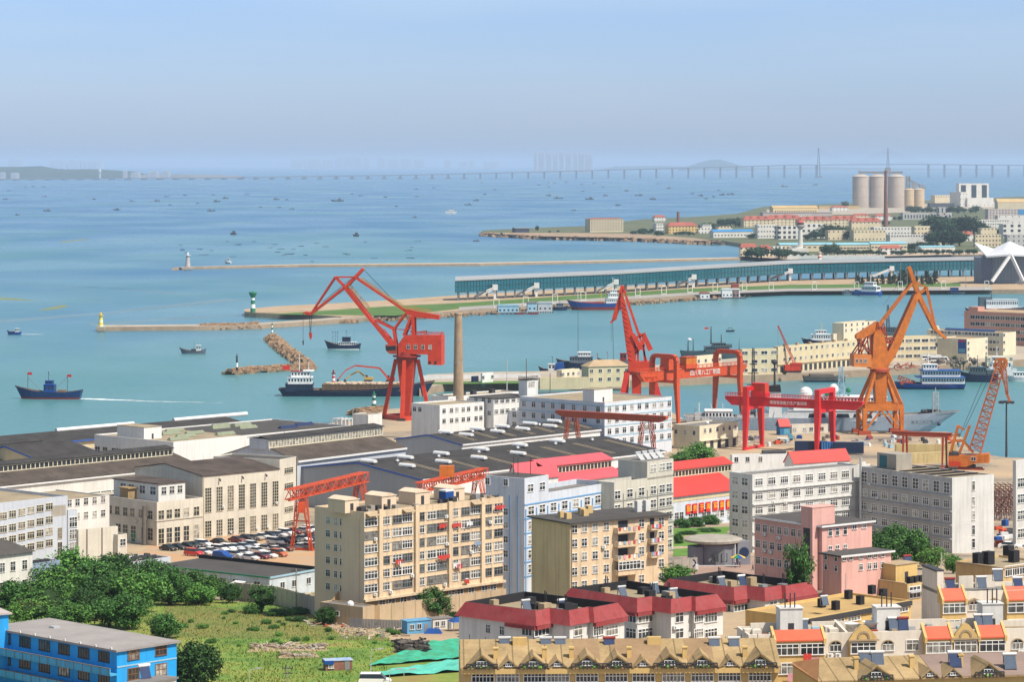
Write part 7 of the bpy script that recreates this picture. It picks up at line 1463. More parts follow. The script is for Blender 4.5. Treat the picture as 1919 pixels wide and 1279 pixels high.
for k in range(5): b.part('roof_slab_rib', MB().box(.5,b.a-.5,b.b*(.15+.14*k),b.b*(.15+.14*k)+.5,b.h-.3,b.h+.1), black)
o = b.part('lift_house', MB().box(b.a*.2,b.a*.2+5.2,b.b-10,b.b-3,b.h-.3,b.h+3.6), conc); MB().box(b.a*.2-.1,b.a*.2+.0,b.b-6.5,b.b-4,b.h,b.h+3).build('shutter', mat('teal_door', (.02,.13,.16), .6, .2), o)
b.acs('L', [(b.uL(1630), b.z('L',1630,908)),(b.uL(1645), b.z('L',1645,934)),(b.uL(1632),b.z('L',1632,958))])
b = IB('office_block', 'grey office cut off by the right edge of the picture', 1904, 864, 2010, 852, 1898, 760, None); b.shell(gll, flatD, .4, .3); b.wp('R', (1914,1932), (905,935,966,1000,1030), 14, 16, '3x2T', ref=1914)
# scaffolding yard glimpsed between the two grey offices
t = thing('scaffold_stack', 'dense stack of rusty scaffold frames between the two grey offices', 'scaffolding', P(1866, 960, 905)); t.location.z = terr(t.location.x, 905); mb = MB(); rr = random.Random(9)
for k in range(4):
    for i in range(9):
        x, y = i*1.6-2, k*6; mb.beam((x,y,0),(x,y,9.5),.2); 
        for z in (2,4.4,6.8,9.2): mb.beam((x,y,z),(x+1.6,y,z),.18); mb.beam((x,y,z),(x,y+6,z),.18)
        mb.beam((x,y,rr.choice((0,2,4.4))),(x+1.6,y,rr.choice((6.8,9.2))),.16)
mb.build('frame', mat('scaffold_rust', (.14,.06,.055), .8, .4), t)
for i in range(14):
    p = P(rr.uniform(1866,1896), 0, 0) if False else T(rr.uniform(1868,1895), rr.uniform(985,1028)); mb = MB().box(-1,1,-.7,.7,0,rr.uniform(.8,2)); tag(mb.build('site_bin', rr.choice([rorg, darkm, whs, blueh, mat('site_purple', (.20,.06,.15), .8, .3)]), None, p, rr.random()), 'coloured site bin below the scaffold stack', 'bin', 'site bins below the scaffold stack')
# ================================================================ foreground: flats, houses, field
beige = mat('flat_beige', (.68,.53,.36), .85, .24, .15, .6); beiges = mat('flat_beige_side', (.68,.54,.40), .9, .15, .1, .15); beiged = mat('podium_tan', (.44,.29,.15), .9, .25, .2, .4)
tanw = mat('tan_render', (.56,.40,.19), .9, .2, .15, .3); ywall = mat('row_yellow', (.62,.43,.17), .85, .18, .2, .3); cwall = mat('row_cream', (.70,.64,.55), .85, .18, .15, .3)
hwht = mat('house_white', (.66,.65,.62), .85, .18, .2, .35); mred = mat('mansard_red', (.21,.018,.022), .7, .45, .3, .5, dirt=(.29,.07,.07)); orng = mat('roof_orange', (.66,.12,.06), .6, .2, .3, .15)
tanroof = roofing('tan_seamed_roof', (.40,.29,.15), 2.3, .35, .75); solm = mat('collector_blue', (.04,.06,.13), .18, .25, .8); concb = mat('tan_concrete', (.40,.31,.20), .95, .3, .3, .3)
HT = None
def heater(px, py, D, label, rz=.1, sc=1.0, m=0):
    """Solar water heater: tilted collector, horizontal tank, stand."""
    global HT
    if HT is None:
        a = MB(); a.hexa([(-.72,-.45,.12),(.72,-.45,.12),(.72,-.35,.07),(-.72,-.35,.07),(-.72,.25,1.65),(.72,.25,1.65),(.72,.35,1.6),(-.72,.35,1.6)]); t = MB().tube((-.85,.36,1.78),(.85,.36,1.78),.22,n=12); s = MB()
        s.beam((-.7,.6,.05),(.7,.6,.05),.06)
        for x in (-.7, .7): s.beam((x,.6,0),(x,.5,1.6),.07); s.beam((x,-.55,.12),(x,.6,.05),.06); s.beam((x,.6,.05),(x,.3,1.4),.05)
        HT = [thing('solar_water_heater', '', 'solar heater'), a.mesh('collector', solm), a.mesh('collector', mat('collector_pale', (.10,.13,.18), .2, .3, .8)), t.mesh('tank', whs), t.mesh('tank', galv), t.mesh('tank', redb), s.mesh('stand', steel)]
        o = HT[0]; put('collector', HT[1], o); put('tank', HT[3], o); put('stand', HT[6], o)
    else: o = copy_tree(HT[0])
    p = P(px, py, D); o.location = p; o.rotation_euler = (0, 0, rz); o.scale = (sc, sc, sc); tag(o, label, 'solar heater', 'solar water heaters on the roofs')
    for c in o.children:
        if c.name.startswith('collector'): c.data = HT[1+(m in (1,))]
        if c.name.startswith('tank'): c.data = HT[3+{0:0,1:1,2:2}[m]]
# ---- the big beige block of flats
b = IB('apartment_block', 'large six-storey beige block of flats on a tan podium, behind the grass field', 683, 961, 943, 931.7, 590, 621, None); b.shell(beige, flatT, .5, .3)
b.part('side_render', MB().box(-.06,-.003,0,b.b,-4,b.h+.02), beiges)
RR = (979.5, 1004, 1029, 1054, 1078.5, 1103.5)
for p, w, st in ((695,23,'4x1T'),(723,13.5,'3x1T'),(744,16,'3x1T'),(763,18,'4x1T'),(788.5,12.5,'3x1T'),(808.5,15.5,'3x1T'),(827.5,18,'4x1T'),(852,12.5,'3x1T'),(872,14.5,'3x1T'),(891,17,'4x1T'),(914.5,12.5,'3x1T'),(934,15,'3x1T')):
    for j, y in enumerate(RR): b.wp('R', [p], [y], w, 13.5, st, ref=695, fm=offw if RND.random() < .6 else steel, gm=GLR)
[b.wp('L', [p], [y-2 for y in RR], w, 12, s, ref=625, fm=white, gm=GL, d=-.06) for p, w, s in ((615,7.5,'2x1T'),(629.5,5.5,'2x1T'),(639,3,'1x1T'))]
zq = b.z('R', 690, 1123); rb = MB()
for p in (711.5, 779.5, 842, 903): u = b.uR(p); rb.box(u-.55,u+.55,-.55,0,zq,b.h+.3)
for y in RR: z = b.z('R', 695, y-8.2); rb.box(0,b.a,-.10,0,z-.12,z+.1)
b.part('pilaster', rb, beige); lg = MB().box(-.5,b.a,-.9,0,zq-.5,zq); b.part('ledge', lg, beige); b.part('podium', MB().box(.3,b.a-.2,-.08,0,-5,zq-.5), beiged)
b.wp('R', (716,734,756,776,846,862,883,908,924), [1133], 11, 13, '2x3', ref=716, d=-.08)
ac = [(b.uR(p), b.z('R', 695, y)) for p, y in ((702,1012),(731,1115),(835,985),(771,1090),(836,1038),(882,1060),(832,1115),(917,1006),(702,1116),(873,1112))]; b.acs('R', ac); 
cl = [mat('cloth_red', (.55,.05,.04), .9, .3, .5), mat('cloth_white', (.7,.7,.72), .9, .2, .5), mat('cloth_blue', (.25,.35,.50), .9, .3, .5), mat('cloth_pink', (.62,.30,.36), .9, .3, .5)]
for p, y, c, w in ((828,1059,0,3.6),(826,999,0,2.2),(852,1001,0,2.6),(876,1001,1,1.8),(744,1057,0,2.0),(746,1060,1,1.2),(891,1041,2,2.0),(852,1078,1,2.2),(857,1080,0,1.6),(871,1112,0,1.4),(933,976,0,3.0)):
    u = b.uR(p); z = b.z('R', 695, y+(p-695)*0.0); mb = MB(); n = 5
    for i in range(n): x = u-w/2+w*i/n; mb.box(x, x+w/n*.9, -.75+.05*(i%2), -.68+.05*(i%2), z-RND.uniform(.5,1.0), z+.15)
    b.part('laundry', mb, cl[c])
for i, (p0, p1, q) in enumerate(((640,666,.35),(709,736,.35),(772,799,.35),(838,864,.35))):
    u0, u1 = b.uR(p0, b.b*q), b.uR(p1, b.b*q); o = b.hut(u0, u1, b.b*.28, b.b*.62, 2.7, beiges, b.h-.5, door='R'); mb = MB(); r = (u1-u0)*.55
    k = [(u0-.1,b.h+2.2)]+[(lerp(u0,u1,t),b.h+2.2+.7*math.sin(math.pi*t)) for t in lin(.1,.9,6)]+[(u1+.1,b.h+2.2)]; mb.prism(k, b.b*.27, b.b*.63); mb.build('roof_vault', beiges, o)
rr = random.Random(2); mb = MB()
for i in range(26): x, y = rr.uniform(1,b.a-1), rr.uniform(1,b.b*.3); k = rr.uniform(.3,.7); b.part('roof_clutter', MB().box(x-k,x+k,y-k,y+k,b.h-.5,b.h+rr.uniform(.2,1.0)), rr.choice([conc,beiges,concb,steel,darkm])) if i < 24 else None
b.part('water_tank', MB().box(b.uR(843,3)-1.2,b.uR(843,3)+1.2,3,5.2,b.h-.4,b.h+2.0).box(b.uR(843,3)-1.3,b.uR(843,3)+1.3,2.9,5.3,b.h+2.0,b.h+2.3,1), [blueh, whs])
for p in (695, 763, 891): b.part('awning', MB().hexa([(b.uR(p)-1.5,-1.3,b.h-.9),(b.uR(p)+1.5,-1.3,b.h-.9),(b.uR(p)+1.5,0,b.h-.3),(b.uR(p)-1.5,0,b.h-.3),(b.uR(p)-1.5,-1.3,b.h-.8),(b.uR(p)+1.5,-1.3,b.h-.8),(b.uR(p)+1.5,0,b.h-.2),(b.uR(p)-1.5,0,b.h-.2)]), concb)
b.part('downpipe', MB().tube((-.15,1.6,0),(-.15,1.6,b.h-1),.1,n=6), beiges); b.part('hip_wall', MB().hexa([(-5,b.b*.5,-4),(0,b.b*.5,-4),(0,b.b*.5+.3,-4),(-5,b.b*.5+.3,-4),(-5,b.b*.5,1.5),(0,b.b*.5,6),(0,b.b*.5+.3,6),(-5,b.b*.5+.3,1.5)]), beiged)
b = IB('store_shed', 'low beige store with flat felt roof at the corner of the big beige flats', 680, 1139, 702, 1135, 600, 612, None); b.shell(bwall, flatG, .2, .25); b.wp('L', (632,), [1152], 7, 8, '1x1', ref=640); b.part('skylight', MB().ball((1.5,b.b*.4,b.h),.8,10), whs)
# ---- second beige block
b = IB('apartment_block', 'smaller five-storey beige block of flats with blank side wall and stacked balconies', 1068.6, 980, 1252, 964, 996.5, 575, None); b.shell(beige, flatD, .3, .3, over=.7)
b.part('side_render', MB().box(-.06,-.003,0,b.b,-4,b.h-.32), mat('flat_side_ochre', (.66,.47,.27), .9, .22, .12, .4)); RR = (992, 1018.5, 1044.5, 1071.5, 1098)
b.wp('R', (1076.5,1094.7,1115,1136,1202,1239), RR, 9.5, 13.5, '2x2T', ref=1080, gm=GLR)
for i, y in enumerate(RR):
    z = b.z('R', 1080, y)
    for p0, p1, o in ((1150,1192,1.5),(1214,1233,1.2)):
        if o == 1.2 and i > 2: continue
        u0, u1 = b.uR(p0), b.uR(p1); k = b.part('balcony', MB().box(u0,u1,-o,0,z-1.5,z-1.3).box(u0,u1,-o,-o+.15,z-1.3,z-.4).box(u0,u0+.15,-o+.15,0,z-1.3,z-.4).box(u1-.15,u1,-o+.15,0,z-1.3,z-.4), beige)
        MB().box(lerp(u0,u1,.2),lerp(u0,u1,.62),-.05,0,z-1.3,z+.8).build('balcony_door', wgray, k)
        if i == 3 and o == 1.5: f, g = win_mesh(u1-u0-.3, 1.5, '6x1T', offw, GLR); q = put('window', f, b.root, ((u0+u1)/2,-o,z+.4)); put('pane', g, q)
        else:
            for j in range(5): x = lerp(u0+.4,u1-.4,j/4); MB().box(x-.25,x+.25,-o-.1,-o-.03,z-.9-RND.random()*.3,z-.3).build('laundry', cl[(i+j)%4], k)
b.acs('R', [(b.uR(1130), b.z('R',1080,1030)),(b.uR(1116),b.z('R',1080,1108))])
for p, q, hh, m in ((1052,.6,1.2,tanw),(1064,.4,1.2,tanw),(1096,.55,1.3,tanw),(1104,.8,1.5,tanw),(1090,.75,1.3,tanw),(1196,.5,2.2,hwht),(1212,.5,2.2,hwht)): u = b.uR(p, b.b*q); b.part('chimney', MB().box(u-.6,u+.6,b.b*q-.5,b.b*q+.5,b.h,b.h+hh), m)
b.part('downpipe', MB().tube((.25,-.15,-3),(.25,-.15,b.h-.3),.1,n=6), concb)
# ---- three white houses with red mansards
def offset(poly, d):
    n = len(poly); out = []
    for i in range(n):
        (ax, ay), (bx, by), (cx, cy) = poly[i-1], poly[i], poly[(i+1) % n]; e1 = Vector((bx-ax,by-ay)).normalized(); e2 = Vector((cx-bx,cy-by)).normalized(); n1 = Vector((e1.y,-e1.x)); n2 = Vector((e2.y,-e2.x)); m = n1+n2; m = m/max(.3, m.dot(n1)); out.append((bx+m.x*d, by+m.y*d))
    return out
def mansard(label, cx, ct, xr, yr, xl, D, bay, rbay, w=3.6, v=1.0, hh=2.15, low=None):
    b = IB('mansard_house', label, cx, ct, xr, yr, xl, D, None); a, B = b.a, b.b; y1 = b.uL(bay[1]); a1 = b.uR(rbay)
    poly = [(0,0),(a1,0),(a1,-v),(a,-v),(a,B),(-w,B),(-w,y1),(0,y1)]; h = b.h
    b.part('wall', MB().extr(poly, -5, h), hwht); b.part('lower_wall', MB().extr(offset(poly, .02), -5, h-3.1 if low else h-6.0), tanw)
    e0 = offset(poly, .55); e1 = offset(poly, -.75); i1 = offset(poly, -1.0); m = MB(); n = len(poly)
    for i in range(n):
        j = (i+1) % n; m.face([(*e0[i],h-.1),(*e0[j],h-.1),(*e1[j],h+hh),(*e1[i],h+hh)]); m.face([(*poly[i],h-.1),(*poly[j],h-.1),(*e0[j],h-.1),(*e0[i],h-.1)])
    b.part('mansard', m, mred); p = MB()
    for i in range(n):
        j = (i+1) % n; p.face([(*e1[i],h+hh),(*e1[j],h+hh),(*i1[j],h+hh),(*i1[i],h+hh)]); p.face([(*i1[j],h+.7),(*i1[i],h+.7),(*i1[i],h+hh),(*i1[j],h+hh)])
    b.part('parapet', p, black); b.part('roof_deck', MB().face([(x,y,h+.72) for x, y in i1]), flatT); [b.part('fascia', MB().box(*q), mred) for q in ((-w-.35,.2,y1-.6,y1,h-.75,h-.15),(a1-.2,a+.3,-v-.6,-v,h-.8,h-.15),(-w-.7,-w,y1-.3,y1+6,h-.75,h-.15))]
    rr = random.Random(int(cx))
    for k in range(7):
        x, y = rr.uniform(1.5,a-2), rr.uniform(2,B-2); s = rr.uniform(.6,1.0); o = b.part('tank_box', MB().box(x-s,x+s,y-s*.7,y+s*.7,h+.7,h+.7+rr.uniform(.9,1.8)), rr.choice([black, black, concb, steel]))
        if k % 2: MB().tube((x,y,h+2),(x,y,h+3.8),.1,n=6).tube((x+.4,y,h+2),(x+.4,y,h+3.6),.1,n=6).build('flue', black, o)
    return b, y1, a1, w, v
def mwin(b, y1, a1, w, v, rows, ref, bayL, bayR, nearR, rb, left):
    st = dict(fm=white, gm=GLR)
    for y in rows:
        if bayL: b.wp('L', [bayL[0]], [y], bayL[1], 17, '3x1T', ref=bayL[0], d=-w, **st)
        if bayR: b.wp('R', [bayR[0]], [y], bayR[1], 17, '4x1T', ref=bayR[0], d=y1, **st)
        if nearR: b.wp('R', [nearR[0]], [y], nearR[1], 17, '2x1T', ref=nearR[0], **st)
        for p, q in rb: b.wp('R', [p], [y+rows[0]*0+0], q, 16, '4x1T', ref=p, d=-v, **st)
        if left: b.wp('L', left, [y], 8, 15, '2x1T', ref=left[0], d=-w, **st)
    b.acs('R', [(b.uR(nearR[0])-1.3, b.z('R', nearR[0], rows[0])-1.6)])
q = mansard('nearest white house with dark red mansard and black-walled roof yard', 1067.5, 1172, 1161, 1154, 887, 470, (977,1031), 1104)
mwin(*q, (1183,1213), 1067, (988,18), (1015,27), (1083,15), ((1121,18),(1146,22)), (941,915))
q = mansard('middle white house with dark red mansard between the two others', 1257.5, 1149, 1347, 1136, 1086, 503, (1172,1222), 1296)
mwin(*q, (1158,1188), 1257, (1183,18), (1209,26), (1273,14), ((1309,16),(1332,22)), None)
q = mansard('farthest white house with faded peeling red mansard', 1433.5, 1126, 1519, 1112, 1267, 535, (1350,1400), 1465)
mwin(*q, (1137,1166), 1433, (1361,17), (1388,25), (1449,13), ((1483,15),(1504,20)), None)
for px, y, D, lb, m in ((987,1147,478,'solar heater with pale tank on the nearest red-mansard roof',1),(1054,1146,482,'white solar heater beside the flues of the nearest red-mansard roof',0),(1167,1120,512,'solar heater at the left of the middle red-mansard roof',1),(1228,1113,520,'solar heater at the back of the middle red-mansard roof',1),(1264,1124,512,'solar heater near the corner of the middle red-mansard roof',1),(1353,1101,545,'grey solar heater on the farthest red-mansard roof',1),(1391,1098,545,'tall white-tanked solar heater on the farthest red-mansard roof',0)): heater(px, y, D, lb, .6, 1.0, m)
# ---- front row with dormers
b = IB('dormer_row', 'long beige terrace with seamed tan roof and a row of gabled dormers at the bottom', 868, 1252, 1458, 1249, 858, 410, 30, b=15); b.shell(ywall, tanroof, .2, .3); RS = 2.5; BD = 7.5
b.part('pitched_roof', MB().hexa([(-.4,-.5,b.h-.15),(b.a+.4,-.5,b.h-.15),(b.a+.4,BD,b.h+RS),(-.4,BD,b.h+RS),(-.4,-.5,b.h+.05),(b.a+.4,-.5,b.h+.05),(b.a+.4,BD,b.h+RS+.2),(-.4,BD,b.h+RS+.2)]).hexa([(-.4,BD,b.h+RS),(b.a+.4,BD,b.h+RS),(b.a+.4,15.4,b.h-.1),(-.4,15.4,b.h-.1),(-.4,BD,b.h+RS+.2),(b.a+.4,BD,b.h+RS+.2),(b.a+.4,15.4,b.h+.1),(-.4,15.4,b.h+.1)]), tanroof)
b.part('eave_band', MB().box(-.2,b.a+.2,-.75,0,b.h-.85,b.h-.15), ywall)
def dormer(b, px, hw, kind, zb=0.1):
    u = b.uR(px); s = b.D/F; W2 = hw*s; H2 = W2*.62+.25; o = b.part('dormer', MB().prism([(u-W2,b.h+zb),(u+W2,b.h+zb),(u,b.h+zb+H2)], -.5, 4.5), cwall if kind == 's' else ywall); r = MB()
    for sg in (-1, 1): r.hexa([(u+sg*(W2+.35),-.85,b.h+zb-.22),(u,-.85,b.h+zb+H2+.02),(u,5.5,b.h+zb+H2+.02),(u+sg*(W2+.35),5.5,b.h+zb-.22),(u+sg*(W2+.35),-.85,b.h+zb),(u,-.85,b.h+zb+H2+.26),(u,5.5,b.h+zb+H2+.26),(u+sg*(W2+.35),5.5,b.h+zb)])
    r.build('dormer_roof', tanroof, o); rc = MB(); rc.prism([(u-W2*.72,b.h+zb+.15),(u+W2*.72,b.h+zb+.15),(u,b.h+zb+H2*.80)], -.56, -.5); rc.build('gable_glass', wgray, o)
    f, g = win_mesh(W2*.6, H2*.34, '3x1', white, GLR); w = put('window', f, b.root, (u, -.58, b.h+zb+H2*.30)); put('pane', g, w)
    if kind == 'b': rl = MB(); rail(rl, (u-W2,-1.1,b.h-.2), (u+W2,-1.1,b.h-.2), .8, n=8); rl.build('balcony_rail', darkm, o); fl = MB(); [fl.ball((u+RND.uniform(-W2,W2)*.8,-.95,b.h+.15),RND.uniform(.15,.3),6) for _ in range(6)]; struct(fl.build('planting', LFB, o), 'stuff')
for px, hw, k in ((902.7,29,'b'),(952.8,15,'s'),(999.7,26,'b'),(1043.5,16,'s'),(1099.7,29,'b'),(1156,27,'b'),(1204,15,'s'),(1254,30,'b'),(1315,28,'b'),(1367,15,'s'),(1424,30,'b')): dormer(b, px, hw, k)
b.wp('R', (905,952,1002,1046,1100,1155,1206,1262,1316,1367,1424), [1272], 40, 14, '6x1T', ref=905, fm=white, gm=GLR); zr = lambda y: b.h+RS*(y+.5)/(BD+.5)+.15
for px in (929,1020,1071,1179,1283,1396): u = b.uR(px, 2.2); b.part('chimney', MB().box(u-.32,u+.32,1.9,2.5,zr(2)-.3,zr(2)+1.3).box(u-.42,u+.42,1.8,2.6,zr(2)+1.3,zr(2)+1.5), ywall)
for px in (974, 1226): u = b.uR(px, 6); b.part('chimney', MB().box(u-1.0,u+1.0,5.6,6.6,zr(6)-.3,zr(6)+1.0), ywall)
for p0, p1 in ((1078,1126),(1148,1243),(1290,1340)): u0, u1 = b.uR(p0), b.uR(p1); b.part('roof_patch', MB().hexa([(u0,-.52,b.h+.06),(u1,-.52,b.h+.06),(u1,BD,b.h+RS+.21),(u0,BD,b.h+RS+.21),(u0,-.52,b.h+.08),(u1,-.52,b.h+.08),(u1,BD,b.h+RS+.24),(u0,BD,b.h+RS+.24)]), mat('roof_brown', (.30,.20,.11), .9, .35, .25))
sp = MB()
for p in lin(880, 1450, 20): u = b.uR(p, BD); sp.tube((u,BD,b.h+RS),(u,BD,b.h+RS+RND.uniform(.4,1.0)),.05,n=5)
b.part('ridge_spike', sp, darkm)
for px, lb, m in ((946,'solar heater leftmost on the ridge of the dormer terrace',1),(1023,'solar heater second from the left on the dormer terrace ridge',1),(1050,'shiny solar heater right beside the second one on the terrace ridge',1),(1142,'blue solar heater with brown tank in the middle of the terrace ridge',2),(1339,'solar heater towards the right of the terrace ridge',1),(1376,'pale solar heater near the right end of the terrace ridge',1)): heater(px, 1222, b.D+6.4, lb, .08, 1.05, m)
# ---- cream row with orange roofs and pediments
def bays(b, spec, wallm, out=1.1, wy=None):
    for kind, p0, p1, yt, yb_ in spec:
        u0, u1 = b.uR(p0, -out), b.uR(p1, -out); o = b.part('bay', MB().box(u0,u1,-out,0,-5,b.z('R', p0, yb_, -out)), ywall); zt = b.z('R', p0, yb_, -out); z2 = b.h+.35
        if kind == 'o':
            MB().hexa([(u0+.25,-out-.25,zt),(u1-.25,-out-.25,zt),(u1-.25,.6,z2),(u0+.25,.6,z2),(u0+.25,-out-.25,zt+.2),(u1-.25,-out-.25,zt+.2),(u1-.25,.6,z2+.2),(u0+.25,.6,z2+.2)]).build('orange_roof', orng, o); e = MB()
            for x in (u0-.15, u1-.25): e.hexa([(x,-out-.3,zt-.5),(x+.4,-out-.3,zt-.5),(x+.4,1,zt-.5),(x,1,zt-.5),(x,-out-.3,zt+.35),(x+.4,-out-.3,zt+.35),(x+.4,1,z2+.75),(x,1,z2+.75)])
            e.build('end_scroll', ywall, o)
        else:
            um = (u0+u1)/2; MB().prism([(u0-.2,zt),(u1+.2,zt),(u1-.4,zt+.9),(um+.5,zt+2.1),(um,zt+2.35),(um-.5,zt+2.1),(u0+.4,zt+.9)], -out-.1, -out+.5).build('pediment', ywall, o); ar = MB()
            for i in range(8): t0, t1 = math.pi*i/8, math.pi*(i+1)/8; ar.beam((um+.85*math.cos(t0),-out-.15,zt+.25+.95*math.sin(t0)),(um+.85*math.cos(t1),-out-.15,zt+.25+.95*math.sin(t1)),.12,.3)
            ar.build('arch_moulding', concb, o); MB().box(u0-.3,u1+.3,-out-.35,-out,zt-.15,zt+.1).build('cornice', concb, o)
        n = 2 if p1-p0 > 80 else 1
        for k in range(n):
            a0 = lerp(u0,u1,k/n)+.2; a1 = lerp(u0,u1,(k+1)/n)-.2; 
            for dz in (1.25, 4.1):
                f, g = win_mesh(a1-a0, 1.55, '4x1T', white, GLR); w = put('window', f, b.root, ((a0+a1)/2,-out,zt-dz)); put('pane', g, w)
def arched(b, px, y, wpx, hpx):
    u = b.uR(px); z = b.z('R', px, y); s = b.D/F; w = wpx*s; h = hpx*s; f, g = win_mesh(w, h*.55, '3x1', white, GLR); q = put('window', f, b.root, (u,0,z-h*.2)); put('pane', g, q); a = MB(); gl_ = MB()
    k = [(u+w/2*math.cos(t),z+h*.1+h*.4*math.sin(t)) for t in lin(0, math.pi, 9)]; gl_.prism(k, -.04, -.01); gl_.build('fanlight', wgl, q).location = (-u, 0, -(z-h*.2))
    for (x0, z0), (x1, z1) in zip(k, k[1:]): a.beam((x0,-.08,z0),(x1,-.08,z1),.14,.16)
    a.beam((u,-.06,z+h*.1),(u,-.06,z+h*.5),.1); a.build('arch_frame', concb, q).location = (-u, 0, -(z-h*.2))
b = IB('terrace', 'cream terrace with orange roof strips, yellow bays and pediments across the bottom right', 1403, 1191, 1990, 1177, 1381, 443, 30); b.shell(cwall, flatT, .9, .35)
bays(b, (('o',1451,1546,1187,1204),('p',1593,1643,1168,1201),('o',1734,1785,1181,1200),('p',1787,1832,1165,1198),('o',1834,1885,1179,1197)), cwall)
for p in (1566, 1664, 1907): arched(b, p, 1212-(p-1566)*.012, 22, 20)
b.wp('R', (1710,), [1210], 22, 18, '2x1T', ref=1710, fm=white, gm=GLR); b.wp('R', (1566,1664,1710,1907), [1243], 20, 14, '3x1T', ref=1566, fm=white, gm=GLR)
b.acs('R', [(b.uR(p), b.z('R',1560,y)) for p, y in ((1555,1229),(1570,1229),(1912,1232))]); b.acs('R', [(b.uR(1790,-1.1), b.z('R',1790,1224,-1.1))], -1.1)
for p, y, c in ((1527,1236,3),(1512,1229,0),(1483,1266,3)): u = b.uR(p,-1.1); z = b.z('R',p,y,-1.1); b.part('laundry', MB().box(u-.7,u-.1,-1.75,-1.7,z-.9,z+.3).box(u-.05,u+.55,-1.72,-1.67,z-.7,z+.3), cl[c])
for p0, p1, d, hh in ((1461,1503,.45,4.2),(1642,1686,.45,4.0),(1840,1878,.45,4.2)):
    u0, u1 = b.uR(p0, b.b*d), b.uR(p1, b.b*d); o = b.hut(u0, u1, b.b*.4, b.b*.75, hh, hwht, b.h-.9); [MB().tube((u0+x,b.b*.42,b.h+hh-1),(u0+x,b.b*.42,b.h+hh+1.5),.1,n=6).build('flue', darkm, o) for x in (.8, 1.6, 2.3)]
for p0, p1 in ((1405,1455),(1520,1590),(1700,1770),(1800,1840)): b.part('rear_parapet', MB().box(b.uR(p0,b.b-1),b.uR(p1,b.b-1),b.b-1.6,b.b-1.2,b.h-.9,b.h+.7), cwall)
for p, q in ((1402,.4),(1417,.3),(1553,.5),(1561,.25),(1595,.6)): u = b.uR(p,b.b*q); b.part('vent_box', MB().box(u-.7,u+.7,b.b*q-.7,b.b*q+.7,b.h-.9,b.h+.4), cwall)
b.part('party_wall', MB().hexa([(b.uR(1570,5),.4,b.h-.8),(b.uR(1570,5)+.4,.4,b.h-.8),(b.uR(1570,5)+.4,b.b-.5,b.h-.8),(b.uR(1570,5),b.b-.5,b.h-.8),(b.uR(1570,5),.4,b.h),(b.uR(1570,5)+.4,.4,b.h),(b.uR(1570,5)+.4,b.b-.5,b.h+.8),(b.uR(1570,5),b.b-.5,b.h+.8)]), cwall)
ds = MB(); u = b.uR(1632, b.b*.5); ds.lathe(u, b.b*.5, [(.2,b.h),(1.3,b.h+.9),(1.35,b.h+.95),(.25,b.h+.35)], 16); ds.lathe(u-3, b.b*.5, [(.2,b.h),(1.1,b.h+.7),(1.15,b.h+.75),(.25,b.h+.3)], 16); b.part('satellite_dish', ds, whs)
rr = random.Random(77)
for i in range(30):
    u = rr.uniform(1,b.a*.8); y = rr.uniform(1.2,b.b-2); k = rr.uniform(.25,.6); b.part('roof_clutter', MB().box(u-k,u+k,y-k*.7,y+k*.7,b.h-.9,b.h-.9+rr.uniform(.4,1.2)), rr.choice([concb,cwall,darkm,LFM,rust,lbl,galv,cl[3]]))
for px, y, dd, lb, m in ((1484,1185,5,'patterned solar heater at the left of the cream terrace roof',0),(1505,1186,5,'low grey solar panel heater beside the patterned one',1),(1675,1183,6,'solar heater in the middle of the cream terrace roof',1),(1693,1183,6,'red-tanked solar heater in the middle of the cream terrace roof',2),(1836,1177,7,'grey solar heater left of its pair on the cream terrace roof',1),(1851,1177,7,'grey solar heater right of its pair on the cream terrace roof',1)): heater(px, y, 443+dd, lb, .1, 1.05, m)
b = IB('terrace', 'cream terrace with orange roof pieces and arched windows behind the lower one at the right', 1764, 1111, 1990, 1104, 1727, 503, 34); b.shell(cwall, flatG, .7, .35)
bays(b, (('o',1766,1811,1108,1128),('o',1887,1950,1105,1127)), cwall); arched(b, 1825, 1136, 20, 18); arched(b, 1863, 1136, 24, 20); 
for p in (1825, 1863): u = b.uR(p); b.part('hood_mould', MB().beam((u-1.2,-.15,b.z('R',p,1128)),(u,-.15,b.z('R',p,1122.5)),.25).beam((u,-.15,b.z('R',p,1122.5)),(u+1.2,-.15,b.z('R',p,1128)),.25), concb)
tw = b.part('gable_tower', MB().prism([(0,b.h-.6),(b.uR(1768,2),b.h-.6),(b.uR(1768,2),b.h+3.2),(0,b.h+3.2)], 2, b.b-.3), cwall); MB().box(-.2,b.uR(1768,2)+.2,2.2,b.b-.5,b.h+3.2,b.h+3.5).build('tower_roof', darkm, tw)
for p0, p1 in ((1795,1822),(1826,1862)): b.part('rear_parapet', MB().box(b.uR(p0,b.b-1),b.uR(p1,b.b-1),b.b-1.6,b.b-1.2,b.h-.7,b.h+1.4), cwall)
for px, y, lb, m in ((1757,1106,'white-tanked solar heater on the rear cream terrace beside its tower',0),(1781,1107,'brown-tanked solar heater on the rear cream terrace',2),(1840,1104,'dark solar panel heater lying on the rear cream terrace',1),(1870,1090,'big grey solar heater standing above the rear cream terrace',1),(1908,1105,'solar heater with bright blue tank at the right edge',0)): heater(px, y, 509, lb, .1, 1.1, m)
